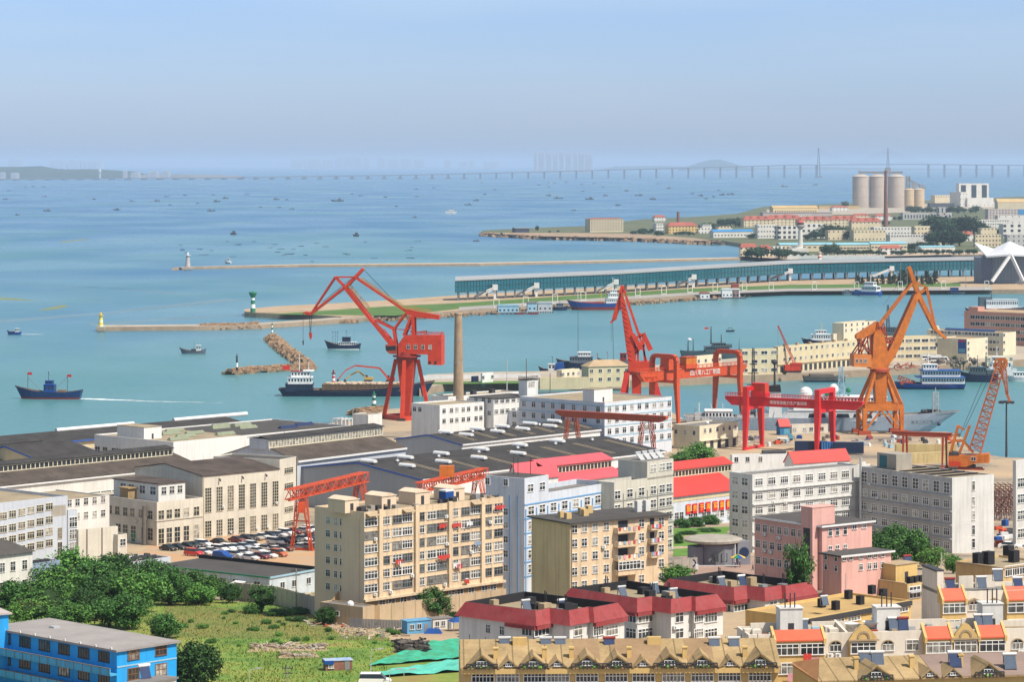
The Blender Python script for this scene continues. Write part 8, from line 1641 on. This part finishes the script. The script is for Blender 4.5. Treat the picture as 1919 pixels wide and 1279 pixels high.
# ---- beige flat-roofed houses behind
b = IB('flat_house', 'beige flat-roofed house with a stair hut and solar heater behind the cream terrace', 1700.6, 1096, 1728, 1089, 1619, 548, None, th=40); b.shell(tanw, flatT, .4, .3); b.wp('R', (1714,), [1112,1142], 20, 20, '3x1T', ref=1704, gm=GLR); o = b.hut(1, 7, b.b*.35, b.b*.75, 3.4, ywall, b.h-.4, rm=concb)
b.part('awning', MB().box(0,b.a,-1,0,b.h-1.6,b.h-1.4), galv); b.part('roof_edge', MB().box(-.1,.3,b.b*.05,b.b,b.h,b.h+.15), concb)
for k in range(5): b.part('tank_box', MB().box(2+k*1.4,3+k*1.4,b.b*.1,b.b*.1+1,b.h-.4,b.h+1.0), black)
heater(1702, 1062, 560, 'solar heater with red tank on the beige stair hut', .5, 1.1, 2)
b = IB('flat_house', 'low tan-roofed house with black tank boxes between the mansard houses and the cream terrace', 1515, 1160, 1707, 1124, 1470, 505, None, th=46, b=14); b.shell(ywall, mat('ochre_deck', (.46,.31,.13), .95, .3, .15), .4, .35); b.part('kerb', MB().box(-.1,b.a,-.35,0,b.h-.9,b.h-.1), darkm); b.wp('R', (1570,1600,1645,1690), [1166], 22, 10, '4x1T', ref=1560, gm=GLR)
for p, q in ((1540,.55),(1566,.3),(1590,.75),(1612,.35),(1634,.8),(1655,.5)): u = b.uR(p,b.b*q); b.part('tank_box', MB().box(u-.62,u+.62,b.b*q-.5,b.b*q+.5,b.h-.4,b.h+1.2), black)
heater(1546, 1136, 512, 'small solar heater among the black boxes of the tan-roofed house', .5, .9, 1)
b = IB('flat_house', 'beige flat-roofed house at the right edge below the grey office', 1880, 1064, 1960, 1054, 1791, 562, None, th=42); b.shell(tanw, flatT, .35, .3); b.wp('R', (1890,1903,1917), [1072], 13, 18, '3x1T', ref=1885, gm=GLR); b.band(b.h, concb, .3, .25)
for p, q in ((1833,.6),(1890,.85),(1900,.4)): b.part('tank_box', MB().box(b.uR(p,b.b*q)-.9,b.uR(p,b.b*q)+.9,b.b*q-.7,b.b*q+.7,b.h-.3,b.h+2.0), black)
b.part('tank_box', MB().box(2,4,b.b*.45,b.b*.45+1.6,b.h-.3,b.h+2.2), black)
# ---- bottom-right seamed roof
b = IB('dormer_row', 'seamed beige roof with round-headed dormers in the bottom right corner', 1536, 1276, 2000, 1262, 1520, 396, 30, b=14); b.shell(ywall, tanroof, .2, .3)
b.part('pitched_roof', MB().hexa([(-.4,-.6,b.h-.2),(b.a,-.6,b.h-.2),(b.a,7,b.h+1.6),(2.0,7,b.h+1.6),(-.4,-.6,b.h),(b.a,-.6,b.h),(b.a,7,b.h+1.8),(2.0,7,b.h+1.8)]), tanroof); b.part('hip_end', MB().hexa([(-.4,-.6,b.h-.2),(1.9,7,b.h+1.55),(0,14,b.h),(-.4,13,b.h-.2),(-.4,-.6,b.h),(1.9,7,b.h+1.75),(0,14,b.h+.1),(-.4,13,b.h)]), mat('hip_ochre', (.42,.20,.08), .8, .3, .3))
b.part('roof_patch', MB().hexa([(b.uR(1752),-.62,b.h+.01),(b.a,-.62,b.h+.01),(b.a,7,b.h+1.81),(b.uR(1752),7,b.h+1.81),(b.uR(1752),-.62,b.h+.03),(b.a,-.62,b.h+.03),(b.a,7,b.h+1.84),(b.uR(1752),7,b.h+1.84)]), mat('roof_mauve', (.27,.20,.17), .9, .3, .2))
for px, hw in ((1640,30),(1740,14),(1783,15),(1850,28)): dormer(b, px, hw, 's' if hw < 20 else 'b', .15)
for px in (1604, 1708, 1800, 1899): u = b.uR(px,3); b.part('chimney', MB().box(u-.3,u+.3,2.7,3.3,b.h+.6,b.h+2.3).box(u-.42,u+.42,2.6,3.4,b.h+2.3,b.h+2.5), ywall)
for px, y, lb, m in ((1622,1252,'pale solar heater left of a pair on the corner roof',1),(1645,1252,'blue solar heater right of a pair on the corner roof',1),(1790,1252,'white-tanked reflective solar heater standing on the corner roof',0),(1893,1256,'wide dark solar heater at the right of the corner roof',1)): heater(px, y, 402, lb, .08, 1.15, m)
# ---- pink office
pink = mat('pink_render', (.66,.38,.33), .85, .18, .15, .35); pdk = mat('pink_roof', (.085,.078,.075), .95, .3, .15)
b = IB('office_block', 'pink three-storey office with a taller stair tower', 1540.6, 986, 1634, 978, 1414, 567, None, th=38); b.shell(pink, pdk, .3, .3, over=.5); b.part('eave_line', MB().box(-.55,b.a+.55,-.58,-.5,b.h-.34,b.h+.03).box(-.58,-.5,-.55,b.b+.5,b.h-.34,b.h+.03), whs)
b.wp('L', (1421,1434,1447.5,1461,1474,1487,1500), (998,1029,1060), 8, 13, '2x1T', ref=1480, gm=GLR); b.wp('R', (1555.5,1569,1583.5), (999,), 6.5, 13, '1x1T', ref=1552, gm=GLR); b.wp('R', (1601,1619), (994,), 7.5, 7, '2x1', ref=1552); b.wp('R', (1555.5,1569,1583.5), (1028,), 6.5, 6, '2x1', ref=1552)
tp = b.part('stair_tower', MB().box(-1.6, 4.4, 1.0, 4.2, -5, b.h+3.4), pink); MB().box(-1.66,-1.6,1.7,3.5,b.h-9.5,b.h-.6).build('stair_window', wgl, tp); MB().box(-1.7,4.5,.9,4.3,b.h+3.4,b.h+3.55).build('coping', pink, tp)
b.acs('L', [(b.uL(p), b.z('L',1480,y)) for p, y in ((1434,1009),(1461,1012),(1434,1040),(1445,1041))])
b = IB('office_wing', 'low pink two-storey annex in front of the pink office', 1577, 1042, 1670, 1031, 1541, 548, None, th=36); b.shell(pink, pdk, .3, .3, over=.5); b.wp('R', (1582,1594,1613,1629,1640,1654), (1048,), 6, 7, '2x1', ref=1582); b.wp('R', (1613,1629,1640,1654), (1067,), 6.5, 11, '2x1T', ref=1582); b.wp('L', (1548,1567), (1048,1067), 5, 10, '1x1T', ref=1570); b.part('eave_line', MB().box(-.55,b.a+.55,-.58,-.5,b.h-.34,b.h+.03), whs)
# ---- gatehouse, forecourt, people
gk = mat('gate_grey', (.20,.21,.24), .8, .25, .3, .3); p = T(1350, 1060); p.z -= 0
t = thing('gatehouse', 'round-roofed dark grey gatehouse at the works entrance', 'gatehouse', p, .3); s = p.y/F
MB().lathe(0, 2, [(4.6,-2),(4.6,4.6)], 8).build('wall', gk, t); MB().box(3.5,6.5,-1.5,4,-2,5.2).build('pier', gk, t); MB().box(-6.2,-4,0,4,-2,4.2).build('pier', gk, t); MB().lathe(-.5, 3, [(4.5,4.6),(6.4,5.0),(6.5,5.5),(5.2,5.9),(.1,6.1)], 28).build('disc_roof', conc, t)
for x, w in ((-2.2,1.4),(0,1.2)): f, g = win_mesh(w, 1.6, '2x1', darkm, GL); o = put('window', f, t, (x, -2.35, 2.0)); put('pane', g, o)
MB().tube((5,-1.56,2.8),(5,-1.5,2.8),1.15,n=20).build('emblem', navy, t); MB().tube((2.6,-2.2,-1),(2.6,-2.2,5),.1,n=6).build('post', whs, t)
sheet('forecourt', [(1275,1096),(1530,1092),(1470,1050),(1280,1046)], mat('brick_paving', (.36,.24,.19), .95, .3, .2), .06)
g1 = mat('garden_lawn', (.11,.24,.03), .95, .35, .2, fine=1.5); sheet('garden_lawn', [(1262,1044),(1325,1040),(1372,988),(1262,992)], g1, .06); sheet('garden_path', [(1270,1012),(1330,1006),(1338,1001),(1275,1006)], sanddirt, .10)
wall('grey kerb wall with a round blue badge left of the gatehouse', [(1262,1072),(1306,1066)], 2.4, conc); MB().tube((0,-.2,0),(0,0,0),.85,n=20)
_q = T(1297, 1067); tag(MB().tube((0,-.5,1.3),(0,-.2,1.3),.85,n=20).tube((0,-.56,1.3),(0,-.5,1.3),.55,n=16,mi=1).build('wall_badge', [navy, galv], None, _q), 'round blue wheel badge on the grey kerb wall by the gate', 'badge')
tag(MB().beam((0,0,1.0),(9,-2,1.3),.18).box(-.3,.3,-.3,.3,-.5,1.3).build('barrier', whs, None, T(1306,1070)), 'white lift barrier beside the gatehouse', 'barrier')
t = thing('parasol', 'red, yellow and green striped parasol in front of the gatehouse', 'parasol', T(1383, 1064)); MB().tube((0,0,0),(0,0,2.6),.05,n=6).build('pole', steel, t)
for i, m in enumerate([flagm, yelp, grn, flagm, yelp, grn, blueh, yelp]): a0, a1 = i*.785, (i+1)*.785; MB().face([(0,0,2.9),(1.7*math.cos(a0),1.7*math.sin(a0),2.15),(1.7*math.cos(a1),1.7*math.sin(a1),2.15)]).face([(0,0,2.86),(1.7*math.cos(a1),1.7*math.sin(a1),2.1),(1.7*math.cos(a0),1.7*math.sin(a0),2.1)]).build('canopy', m, t)
skin = mat('skin', (.45,.27,.19), .7, .1); hairm = mat('hair_black', (.015,.012,.01), .6, .1)
def skinned(name, vs, es, rs, m, parent):
    me = bpy.data.meshes.new(name); me.from_pydata(vs, es, []); me.materials.append(m); o = put(name, me, parent); md = o.modifiers.new('skin', 'SKIN'); sv = me.skin_vertices[0].data
    for v, r in zip(sv, rs): v.radius = (r, r)
    sv[0].use_root = True; sb = o.modifiers.new('smooth', 'SUBSURF'); sb.levels = 1; sb.render_levels = 1; return o
def person(px, py, label, shirt, trous, rz=0, stride=.18):
    t = thing('person', label, 'person', T(px, py), rz, 'people at the works gate'); k = stride
    V = [(0,0,.95),(0,0,1.2),(0,0,1.42),(0,.02,1.52),(0,.02,1.66),(.1,0,.90),(.11,-k*.4,.5),(.11,-k+.05,.08),(.11,-k-.12,.04),(-.1,0,.90),(-.11,k*.3,.5),(-.11,k+.08,.1),(-.11,k-.1,.04),(.2,0,1.38),(.25,.05,1.1),(.25,-.08,.86),(.25,-.12,.76),(-.2,0,1.38),(-.25,-.05,1.1),(-.25,-.16,.88),(-.25,-.2,.78)]
    E = [(0,1),(1,2),(2,3),(3,4),(0,5),(5,6),(6,7),(7,8),(0,9),(9,10),(10,11),(11,12),(2,13),(13,14),(14,15),(15,16),(2,17),(17,18),(18,19),(19,20)]
    R = [.13,.12,.13,.055,.10,.085,.06,.045,.04,.085,.06,.045,.04,.06,.045,.035,.03,.06,.045,.035,.03]; skinned('body', V, E, R, skin, t)
    skinned('shirt', [V[i] for i in (0,1,2,13,14,17,18)], [(0,1),(1,2),(2,3),(3,4),(2,5),(5,6)], [.15,.14,.15,.075,.06,.075,.06], shirt, t); skinned('trousers', [V[i] for i in (0,5,6,7,9,10,11)], [(0,1),(1,2),(2,3),(0,4),(4,5),(5,6)], [.145,.10,.075,.06,.10,.075,.06], trous, t)
    MB().ball((0,.045,1.70), .115, 10, 0, 1.0, .0).build('hair', hairm, t)
person(1378, 1066, 'person in dark blue standing under the left side of the parasol', blueh, navy, .3, .05); person(1386, 1065, 'second person in dark blue standing under the right side of the parasol', blueh, navy, -.4, .05); person(1411, 1071, 'person in dark clothes walking beside the pink office', darkm, black, 1.2); person(1415, 1068, 'person in white walking just right of the dark-clothed one', whs, whs, 1.2); person(1305, 1048, 'person in black walking alone on the drive left of the gatehouse', black, black, 1.0)
# ---- blue building, bottom left
skyb = mat('azure_paint', (.018,.34,.78), .75, .2, .25, .35); skyd = mat('azure_balcony', (.06,.36,.62), .7, .2, .3, .4)
b = IB('gallery_block', 'bright blue three-storey building with open galleries in the bottom left corner', 219, 1219, 331, 1202, -20, 500, 26); b.shell(skyb, mat('pale_felt', (.30,.28,.27), .95, .25, .25), .1, .3, over=.5, rt=.35)
for y in (1232, 1273):
    for p in (10,47,83.5,120,157,195): b.wp('L', [p], [y], 19, 18, '4x1', ref=195, fm=darkm, gm=GL)
for y in (1262, 1303): z = b.z('L', 212, y); o = b.part('gallery', MB().box(-1.6,0,-.2,b.b,z-.3,z).box(-1.7,-1.5,-.2,b.b,z,z+.95), skyd); rl = MB(); [rl.box(-1.75,-1.7,v-.06,v+.06,z-.2,z+.95) for v in lin(0,b.b,16)]; rl.box(-1.76,-1.46,-.2,b.b,z+.95,z+1.05); rl.build('gallery_rail', concd, o)
b.wp('R', (250,301.5), (1230,1268), 20, 20, '3x2', ref=225, fm=mat('brown_frame', (.20,.10,.05), .7, .2), gm=GL); b.part('blue_string', MB().box(0,b.a,-.08,0,b.z('R',225,1251)-.12,b.z('R',225,1251)+.12), lbl)
hk = MB(); [hk.box(-.55,-.35,v-.2,v+.2,b.h,b.h+.35) for v in lin(1,b.b-1,9)]; b.part('roof_hook', hk, whs); o = b.part('roof_hatch', MB().box(b.a*.5,b.a*.5+1.4,b.b*.72,b.b*.72+1.4,b.h,b.h+.3), galv)
c = IB('blue_cabin', 'small bright blue stair head with pink cap beside the blue building roof', -10, 1151, 16, 1149, -30, 520, 36); c.shell(skyb, pinkT, .1, .3, over=.5)
heater(272, 1274, 470, 'solar heater on the low roof at the right of the blue building', .6, 1.2, 0)
c = IB('store_shed', 'low grey felt roof at the bottom edge right of the blue building', 262, 1284, 330, 1270, 235, 470, None); c.shell(hwht, flatG, .1, .3, over=.3)
# ---- the field
def field_mat():
    m, N, L, bb = nodes('field_mat'); tc = N.new('ShaderNodeTexCoord'); a = N.new('ShaderNodeTexNoise'); a.inputs['Scale'].default_value = .06; a.inputs['Detail'].default_value = 9; a.inputs['Roughness'].default_value = .65
    r = N.new('ShaderNodeValToRGB'); e = r.color_ramp.elements; e[0].position = .34; e[0].color = (.07,.14,.018,1); e[1].position = .68; e[1].color = (.26,.17,.055,1)
    for q, c in ((.46,(.13,.22,.03,1)),(.56,(.22,.25,.045,1))): k = e.new(q); k.color = c
    L.new(tc.outputs['Object'], a.inputs[0]); L.new(a.outputs[0], r.inputs[0]); L.new(r.outputs[0], bb.inputs['Base Color']); bb.inputs['Roughness'].default_value = .95; return m
FM = field_mat(); sheet('field', [(-60,1300),(905,1300),(905,1176),(-60,1140)], FM, .07, 26); sheet('field_back', [(-60,1142),(620,1168),(560,1138),(-60,1092)], FM, .075, 16)
sheet('dry_field', [(300,1196),(735,1203),(600,1160),(310,1130)], mat('dry_grass', (.20,.17,.05), .95, .5, .08, dirt=(.09,.14,.03), fine=.5), .09, 16)
gmats = [leaf_mat('blade_green', (.09,.18,.022), (.15,.25,.04)), leaf_mat('blade_yellow', (.14,.18,.03), (.20,.21,.05)), leaf_mat('blade_dark', (.05,.13,.02), (.10,.20,.03)), leaf_mat('blade_tan', (.20,.165,.05), (.27,.21,.08))]
gb = MB(); rr = random.Random(55); from_noise = __import__('mathutils').noise
for i in range(26000):
    px, py = rr.uniform(60, 875), rr.uniform(1112, 1290)
    if py < 1150-(px-420)*.0 and px < 300 and rr.random() < .5: continue
    if px > 640 and py > 1192 and py < 1282 and px > 1060-py*.33+80: continue
    if px > 735 and py < 1205: continue
    if py < 1180 and px > 590: continue
    D = F*92/(py-HZ) if False else None; p = T(px, py); n = from_noise.noise(Vector((p.x*.06, p.y*.045, 0))); n2 = from_noise.noise(Vector((p.x*.25, p.y*.2, 3)))
    top = (py < 1195); k = (1 if n+n2*.3 > .10 else 0) if rr.random() < .95 else 2
    if top and n > -.1 and rr.random() < .55: k = 3 if n2 > 0 else 1
    if n2 < -.38: k = 2
    h = rr.uniform(.2,.5)*(1.4 if k in (1, 3) else 1); a = rr.random()*6.28; w = rr.uniform(.08,.2); dx, dy = math.cos(a)*w, math.sin(a)*w; lx, ly = rr.uniform(-.25,.25), rr.uniform(-.25,.25)
    gb.face([(p.x-dx,p.y-dy,p.z),(p.x+dx,p.y+dy,p.z),(p.x+dx*.3+lx,p.y+dy*.3+ly,p.z+h)], k)
struct(gb.build('grass', gmats), 'stuff')
def heap(name, px0, px1, py0, py1, n, ms, seed, l=(.6,2.2), th=.18, hh=.5):
    rr = random.Random(seed); mb = MB()
    for _ in range(n):
        p = T(rr.uniform(px0,px1), rr.uniform(py0,py1)); a = rr.random()*3.14; L_ = rr.uniform(*l); d = Vector((math.cos(a)*L_, math.sin(a)*L_, rr.uniform(-.2,.3))); p.z += rr.uniform(0,hh); mb.beam(p-d/2, p+d/2, rr.uniform(.5,1.6)*th*1.6, th, mi=rr.randrange(len(ms)))
    struct(mb.build(name, ms), 'stuff')
rub = [mat('rubble_pale', (.48,.42,.34), .95, .3, 1), conc, mat('rubble_wood', (.26,.19,.13), .95, .3, 1)]
sheet('bare_soil', [(462,1224),(618,1222),(604,1208),(480,1209)], sanddirt, .1, 8); sheet('bare_soil', [(520,1236),(600,1234),(590,1225),(530,1226)], sanddirt, .1, 6); sheet('bare_soil', [(640,1192),(735,1196),(700,1176),(600,1166)], sanddirt, .1, 8)
heap('debris', 472, 612, 1209, 1219, 130, rub, 1); heap('debris', 525, 585, 1227, 1233, 50, rub, 2); heap('debris', 570, 700, 1160, 1178, 90, rub+[rust], 3); heap('debris', 742, 800, 1208, 1226, 150, [black, concd, mat('charred', (.06,.045,.035), .95, .3, 1)], 4, (1,2.5), .3, 1.2); heap('debris', 640, 760, 1182, 1200, 70, rub, 5)
netm = mat('green_netting', (.03,.40,.28), .8, .5, .3, dirt=(.06,.20,.08), fine=1.2); netl = mat('green_netting_pale', (.10,.48,.38), .8, .3, .25, fine=2.0)
def netting(quad, m, seed, n=26, amp=.4):
    o = sheet('dust_net', quad, m, .3, n); rr = random.Random(seed)
    for v in o.data.vertices: v.co.z += from_noise.noise(Vector((v.co.x*.45,v.co.y*.35,seed)))*amp+amp*.5
    o['kind'] = 'stuff'
netting([(690,1252),(868,1238),(868,1203),(800,1208)], netm, 1); netting([(668,1276),(868,1262),(868,1240),(742,1258)], netl, 2); sheet('site_ground', [(735,1206),(905,1210),(905,1176),(700,1172)], sanddirt, .09)
def hutb(label, px, py, w, d, h, m, rz, rm=None, name='site_cabin', wins=2):
    p = T(px, py); t = thing(name, label, 'cabin', p, rz); MB().box(-w/2,w/2,-d/2,d/2,-.5,h).build('wall', m, t); MB().box(-w/2-.15,w/2+.15,-d/2-.15,d/2+.15,h,h+.15).build('roof', rm or m, t)
    f, g = win_mesh(.9, 1.0, '2x1', white, GL)
    for i in range(wins): o = put('window', f, t, (-w*.3+i*w*.3, -d/2, h*.58)); put('pane', g, o)
    MB().box(w*.22,w*.22+.9,-d/2-.04,-d/2,0,2.0).build('door', steel, t); return t
hutb('light blue site cabin with two windows on the bare ground by the field', 780, 1188, 5.4, 2.6, 2.7, mat('cabin_blue', (.12,.33,.55), .7, .2, .3, .3), .5); hutb('white site cabin with dark flat roof right of the light blue one', 825, 1180, 4.6, 2.6, 2.3, hwht, .5, flatG)
t = hutb('shabby kiosk with blue and white striped roof standing alone in the grass', 633, 1257, 5.0, 2.4, 1.9, mat('kiosk_rust', (.30,.13,.10), .8, .4, .6), .25, mat('kiosk_roof', (.10,.24,.50), .6, .5, .8, dirt=(.55,.55,.58)), 'kiosk', 1); MB().box(-2.7,-1.0,-1.45,1.3,1.3,2.0).build('tarpaulin', blueh, t)
t = thing('site_canopy', 'bright blue tarpaulin canopy on poles by the site cabins', 'canopy', T(862, 1184), .4); MB().hexa([(-2.2,-1.6,2.1),(2.2,-1.6,2.1),(2.2,1.6,2.1),(-2.2,1.6,2.1),(-1.0,-.3,2.9),(1.0,-.3,2.9),(1.0,.3,2.9),(-1.0,.3,2.9)]).build('canopy', blueh, t)
for x in (-2, 2):
    for y in (-1.4, 1.4): MB().tube((x,y,0),(x,y,2.15),.06,n=6).build('pole', steel, t)
tag(MB().hexa([(-2.4,-1,0),(1.4,-1.2,0),(1.6,1,0),(-2,1.2,0),(-1.5,-.5,1.1),(.8,-.6,1.2),(.9,.6,1.0),(-1.2,.6,1.1)]).build('tarpaulin_heap', blueh, None, T(815,1189)), 'low heap under bright blue tarpaulin in front of the white cabin', 'tarpaulin')
tag(MB().lathe(0,0,[(2.0,0),(2.0,1.8),(1.5,2.5),(.2,2.8)],14).build('net_tent', netm, None, T(884,1196)), 'rounded green netting tent beside the blue canopy', 'tent')
t = thing('corrugated_fence', 'grey corrugated hoarding along the top of the field', 'fence', T(655, 1178)); a = T(655,1178); mb = MB(); e = T(752,1182)-a; n = 34
for i in range(n): p = e*(i/n); q = e*((i+.85)/n); mb.hexa([(p.x,p.y,p.z-1),(q.x,q.y,q.z-1),(q.x,q.y+.12,q.z-1),(p.x,p.y+.12,p.z-1),(p.x,p.y,p.z+2),(q.x,q.y,q.z+2),(q.x,q.y+.12,q.z+2),(p.x,p.y+.12,p.z+2)])
mb.build('sheet', mat('hoarding_grey', (.26,.28,.31), .5, .3, .4, .3, .3), t)
t = thing('parasol', 'large red garden parasol behind the compound wall', 'parasol', T(870, 1150)); MB().lathe(0,0,[(1.9,1.7),(1.2,2.2),(.1,2.6)],12).build('canopy', flagm, t); MB().tube((0,0,-1),(0,0,1.8),.05,n=6).build('pole', steel, t)
car('saloon', 'charcoal', 908, 1150, 'charcoal saloon behind the compound wall by the beige flats', -30, group=None); car('saloon', 'white', 1893, 1030, 'white saloon parked below the grey office at the right edge', -20, group=None)
t = car('van', 'white', 703, 1287, 'white van roof cut off by the bottom edge of the field', 0, group=None)
pole('concrete power pole in front of the big beige flats', 705, 1166, 1082, None, .22, conc, 'power', name='power_pole', cat='power pole'); pole('concrete power pole beside the low blue workshop', 555, 1148, 1067, None, .2, conc, 'power', name='power_pole', cat='power pole'); pole('white power pole standing in the grass behind the blue building', 177, 1178, 1152, None, .2, conc, 'power', name='power_pole', cat='power pole')
pole('power pole in the grass at the bottom, left of the kiosk', 539, 1290, 1248, None, .15, conc, 'power', name='power_pole', cat='power pole'); pole('concrete power pole in front of the pink annex', 1600, 1100, 1036, 560, .2, conc, 'power', name='power_pole', cat='power pole')
for px, yb, yt, lb in ((695,1285,1220,'tall street lamp rising from the bottom edge beside the green netting'),(467,1292,1257,'street lamp at the bottom edge of the grass'),(730,1290,1258,'left of the two short lamps on the green netting'),(757,1290,1258,'right of the two short lamps on the green netting')): pole(lb, px, yb, yt, None, .09, galv)
pole('pale lamp post beside the shrubs below the pink annex', 1585, 1112, 1075, 545, .12, galv, None); pole('white post in front of the dark trees by the grey office', 1764, 1068, 1036, 600, .15, galv, None)
# ---- trees
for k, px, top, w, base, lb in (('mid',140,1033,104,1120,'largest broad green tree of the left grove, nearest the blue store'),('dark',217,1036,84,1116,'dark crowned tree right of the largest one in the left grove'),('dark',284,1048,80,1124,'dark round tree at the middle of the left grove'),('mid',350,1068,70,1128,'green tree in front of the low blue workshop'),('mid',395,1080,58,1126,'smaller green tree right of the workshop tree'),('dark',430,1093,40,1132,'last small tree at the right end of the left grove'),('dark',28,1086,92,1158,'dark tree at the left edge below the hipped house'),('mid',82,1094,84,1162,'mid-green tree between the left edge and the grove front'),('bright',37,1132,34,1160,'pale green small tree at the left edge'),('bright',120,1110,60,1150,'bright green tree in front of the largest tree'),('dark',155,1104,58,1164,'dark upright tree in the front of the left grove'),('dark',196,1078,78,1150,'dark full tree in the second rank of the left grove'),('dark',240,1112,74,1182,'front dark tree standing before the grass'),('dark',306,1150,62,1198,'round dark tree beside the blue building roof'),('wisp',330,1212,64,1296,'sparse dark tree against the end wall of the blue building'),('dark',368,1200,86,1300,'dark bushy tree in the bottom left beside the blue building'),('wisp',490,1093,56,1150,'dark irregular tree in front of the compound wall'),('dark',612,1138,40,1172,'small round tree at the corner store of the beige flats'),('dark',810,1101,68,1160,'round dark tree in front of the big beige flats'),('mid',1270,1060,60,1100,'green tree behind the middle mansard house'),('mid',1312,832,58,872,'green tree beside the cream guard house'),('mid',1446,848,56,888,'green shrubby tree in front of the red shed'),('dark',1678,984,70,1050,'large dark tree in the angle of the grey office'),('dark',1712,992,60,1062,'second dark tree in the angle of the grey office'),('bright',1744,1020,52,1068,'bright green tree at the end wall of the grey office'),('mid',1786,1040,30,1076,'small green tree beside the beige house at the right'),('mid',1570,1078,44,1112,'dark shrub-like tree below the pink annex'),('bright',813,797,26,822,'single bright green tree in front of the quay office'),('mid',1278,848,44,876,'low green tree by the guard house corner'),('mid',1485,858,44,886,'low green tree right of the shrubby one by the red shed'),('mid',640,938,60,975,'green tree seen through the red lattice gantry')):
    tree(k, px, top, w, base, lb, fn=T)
tree('wisp', 1497, 1006, 54, 1132, 'dark feathery tree in front of the pink office', D=545)
for k, px, top, w, base, lb in (('mid',105,1060,90,1140,'broad green tree behind the bright one in the left grove'),('dark',180,1050,90,1130,'dark tree filling the middle of the left grove'),('mid',255,1070,90,1150,'mid-green tree in the second rank before the grass'),('dark',318,1066,80,1136,'dark tree linking the grove to the workshop trees'),('mid',372,1096,60,1136,'low green tree before the workshop wall'),('bright',60,1120,80,1176,'light green tree at the front left of the grove'),('mid',130,1130,80,1180,'mid-green tree at the grove front above the blue roof'),('dark',205,1118,70,1176,'dark small tree at the grove front'),('dark',1655,1000,60,1056,'third dark tree against the shaded grey wing')): tree(k, px, top, w, base, lb, fn=T)
for px, y, w, h in ((1520,1098,40,22),(1550,1104,36,20),(1595,1112,60,24),(1625,1112,40,20),(1480,1098,36,26),(330,1130,60,26),(380,1132,50,22),(560,1152,60,14),(520,1156,50,16),(470,1152,40,18),(850,1160,30,14),(888,1150,20,14),(560,1166,40,10),(1420,876,40,14),(1395,880,34,12),(1300,872,40,14)):
    bush('mid' if px > 1000 else 'dark', px, y-h, w, y, 'low green shrub growing at the foot of a wall', 'shrubs along walls and field edge', fn=T)
for px, y, w, h in ((1280,990,40,20),(1305,988,44,20),(1332,984,40,20),(1356,980,36,20),(1272,1020,22,22),(1290,1003,40,8),(1330,998,50,8)): bush('dark', px, y-h, w, y, 'clipped dark shrub of the hedge below the red slogan hall', 'hedge shrubs below the red hall', fn=T)
rr = random.Random(19)
for i in range(34): px, y = rr.uniform(330,760), rr.uniform(1150,1215); h = rr.uniform(5,13); px = px if px < 580 or y > 1182 else px-200; bush(rr.choice(['bright','mid','mid']), px, y-h, h*rr.uniform(1.3,2.6), y, 'weedy bush standing in the long grass of the field', 'weedy bushes in the field', fn=T)
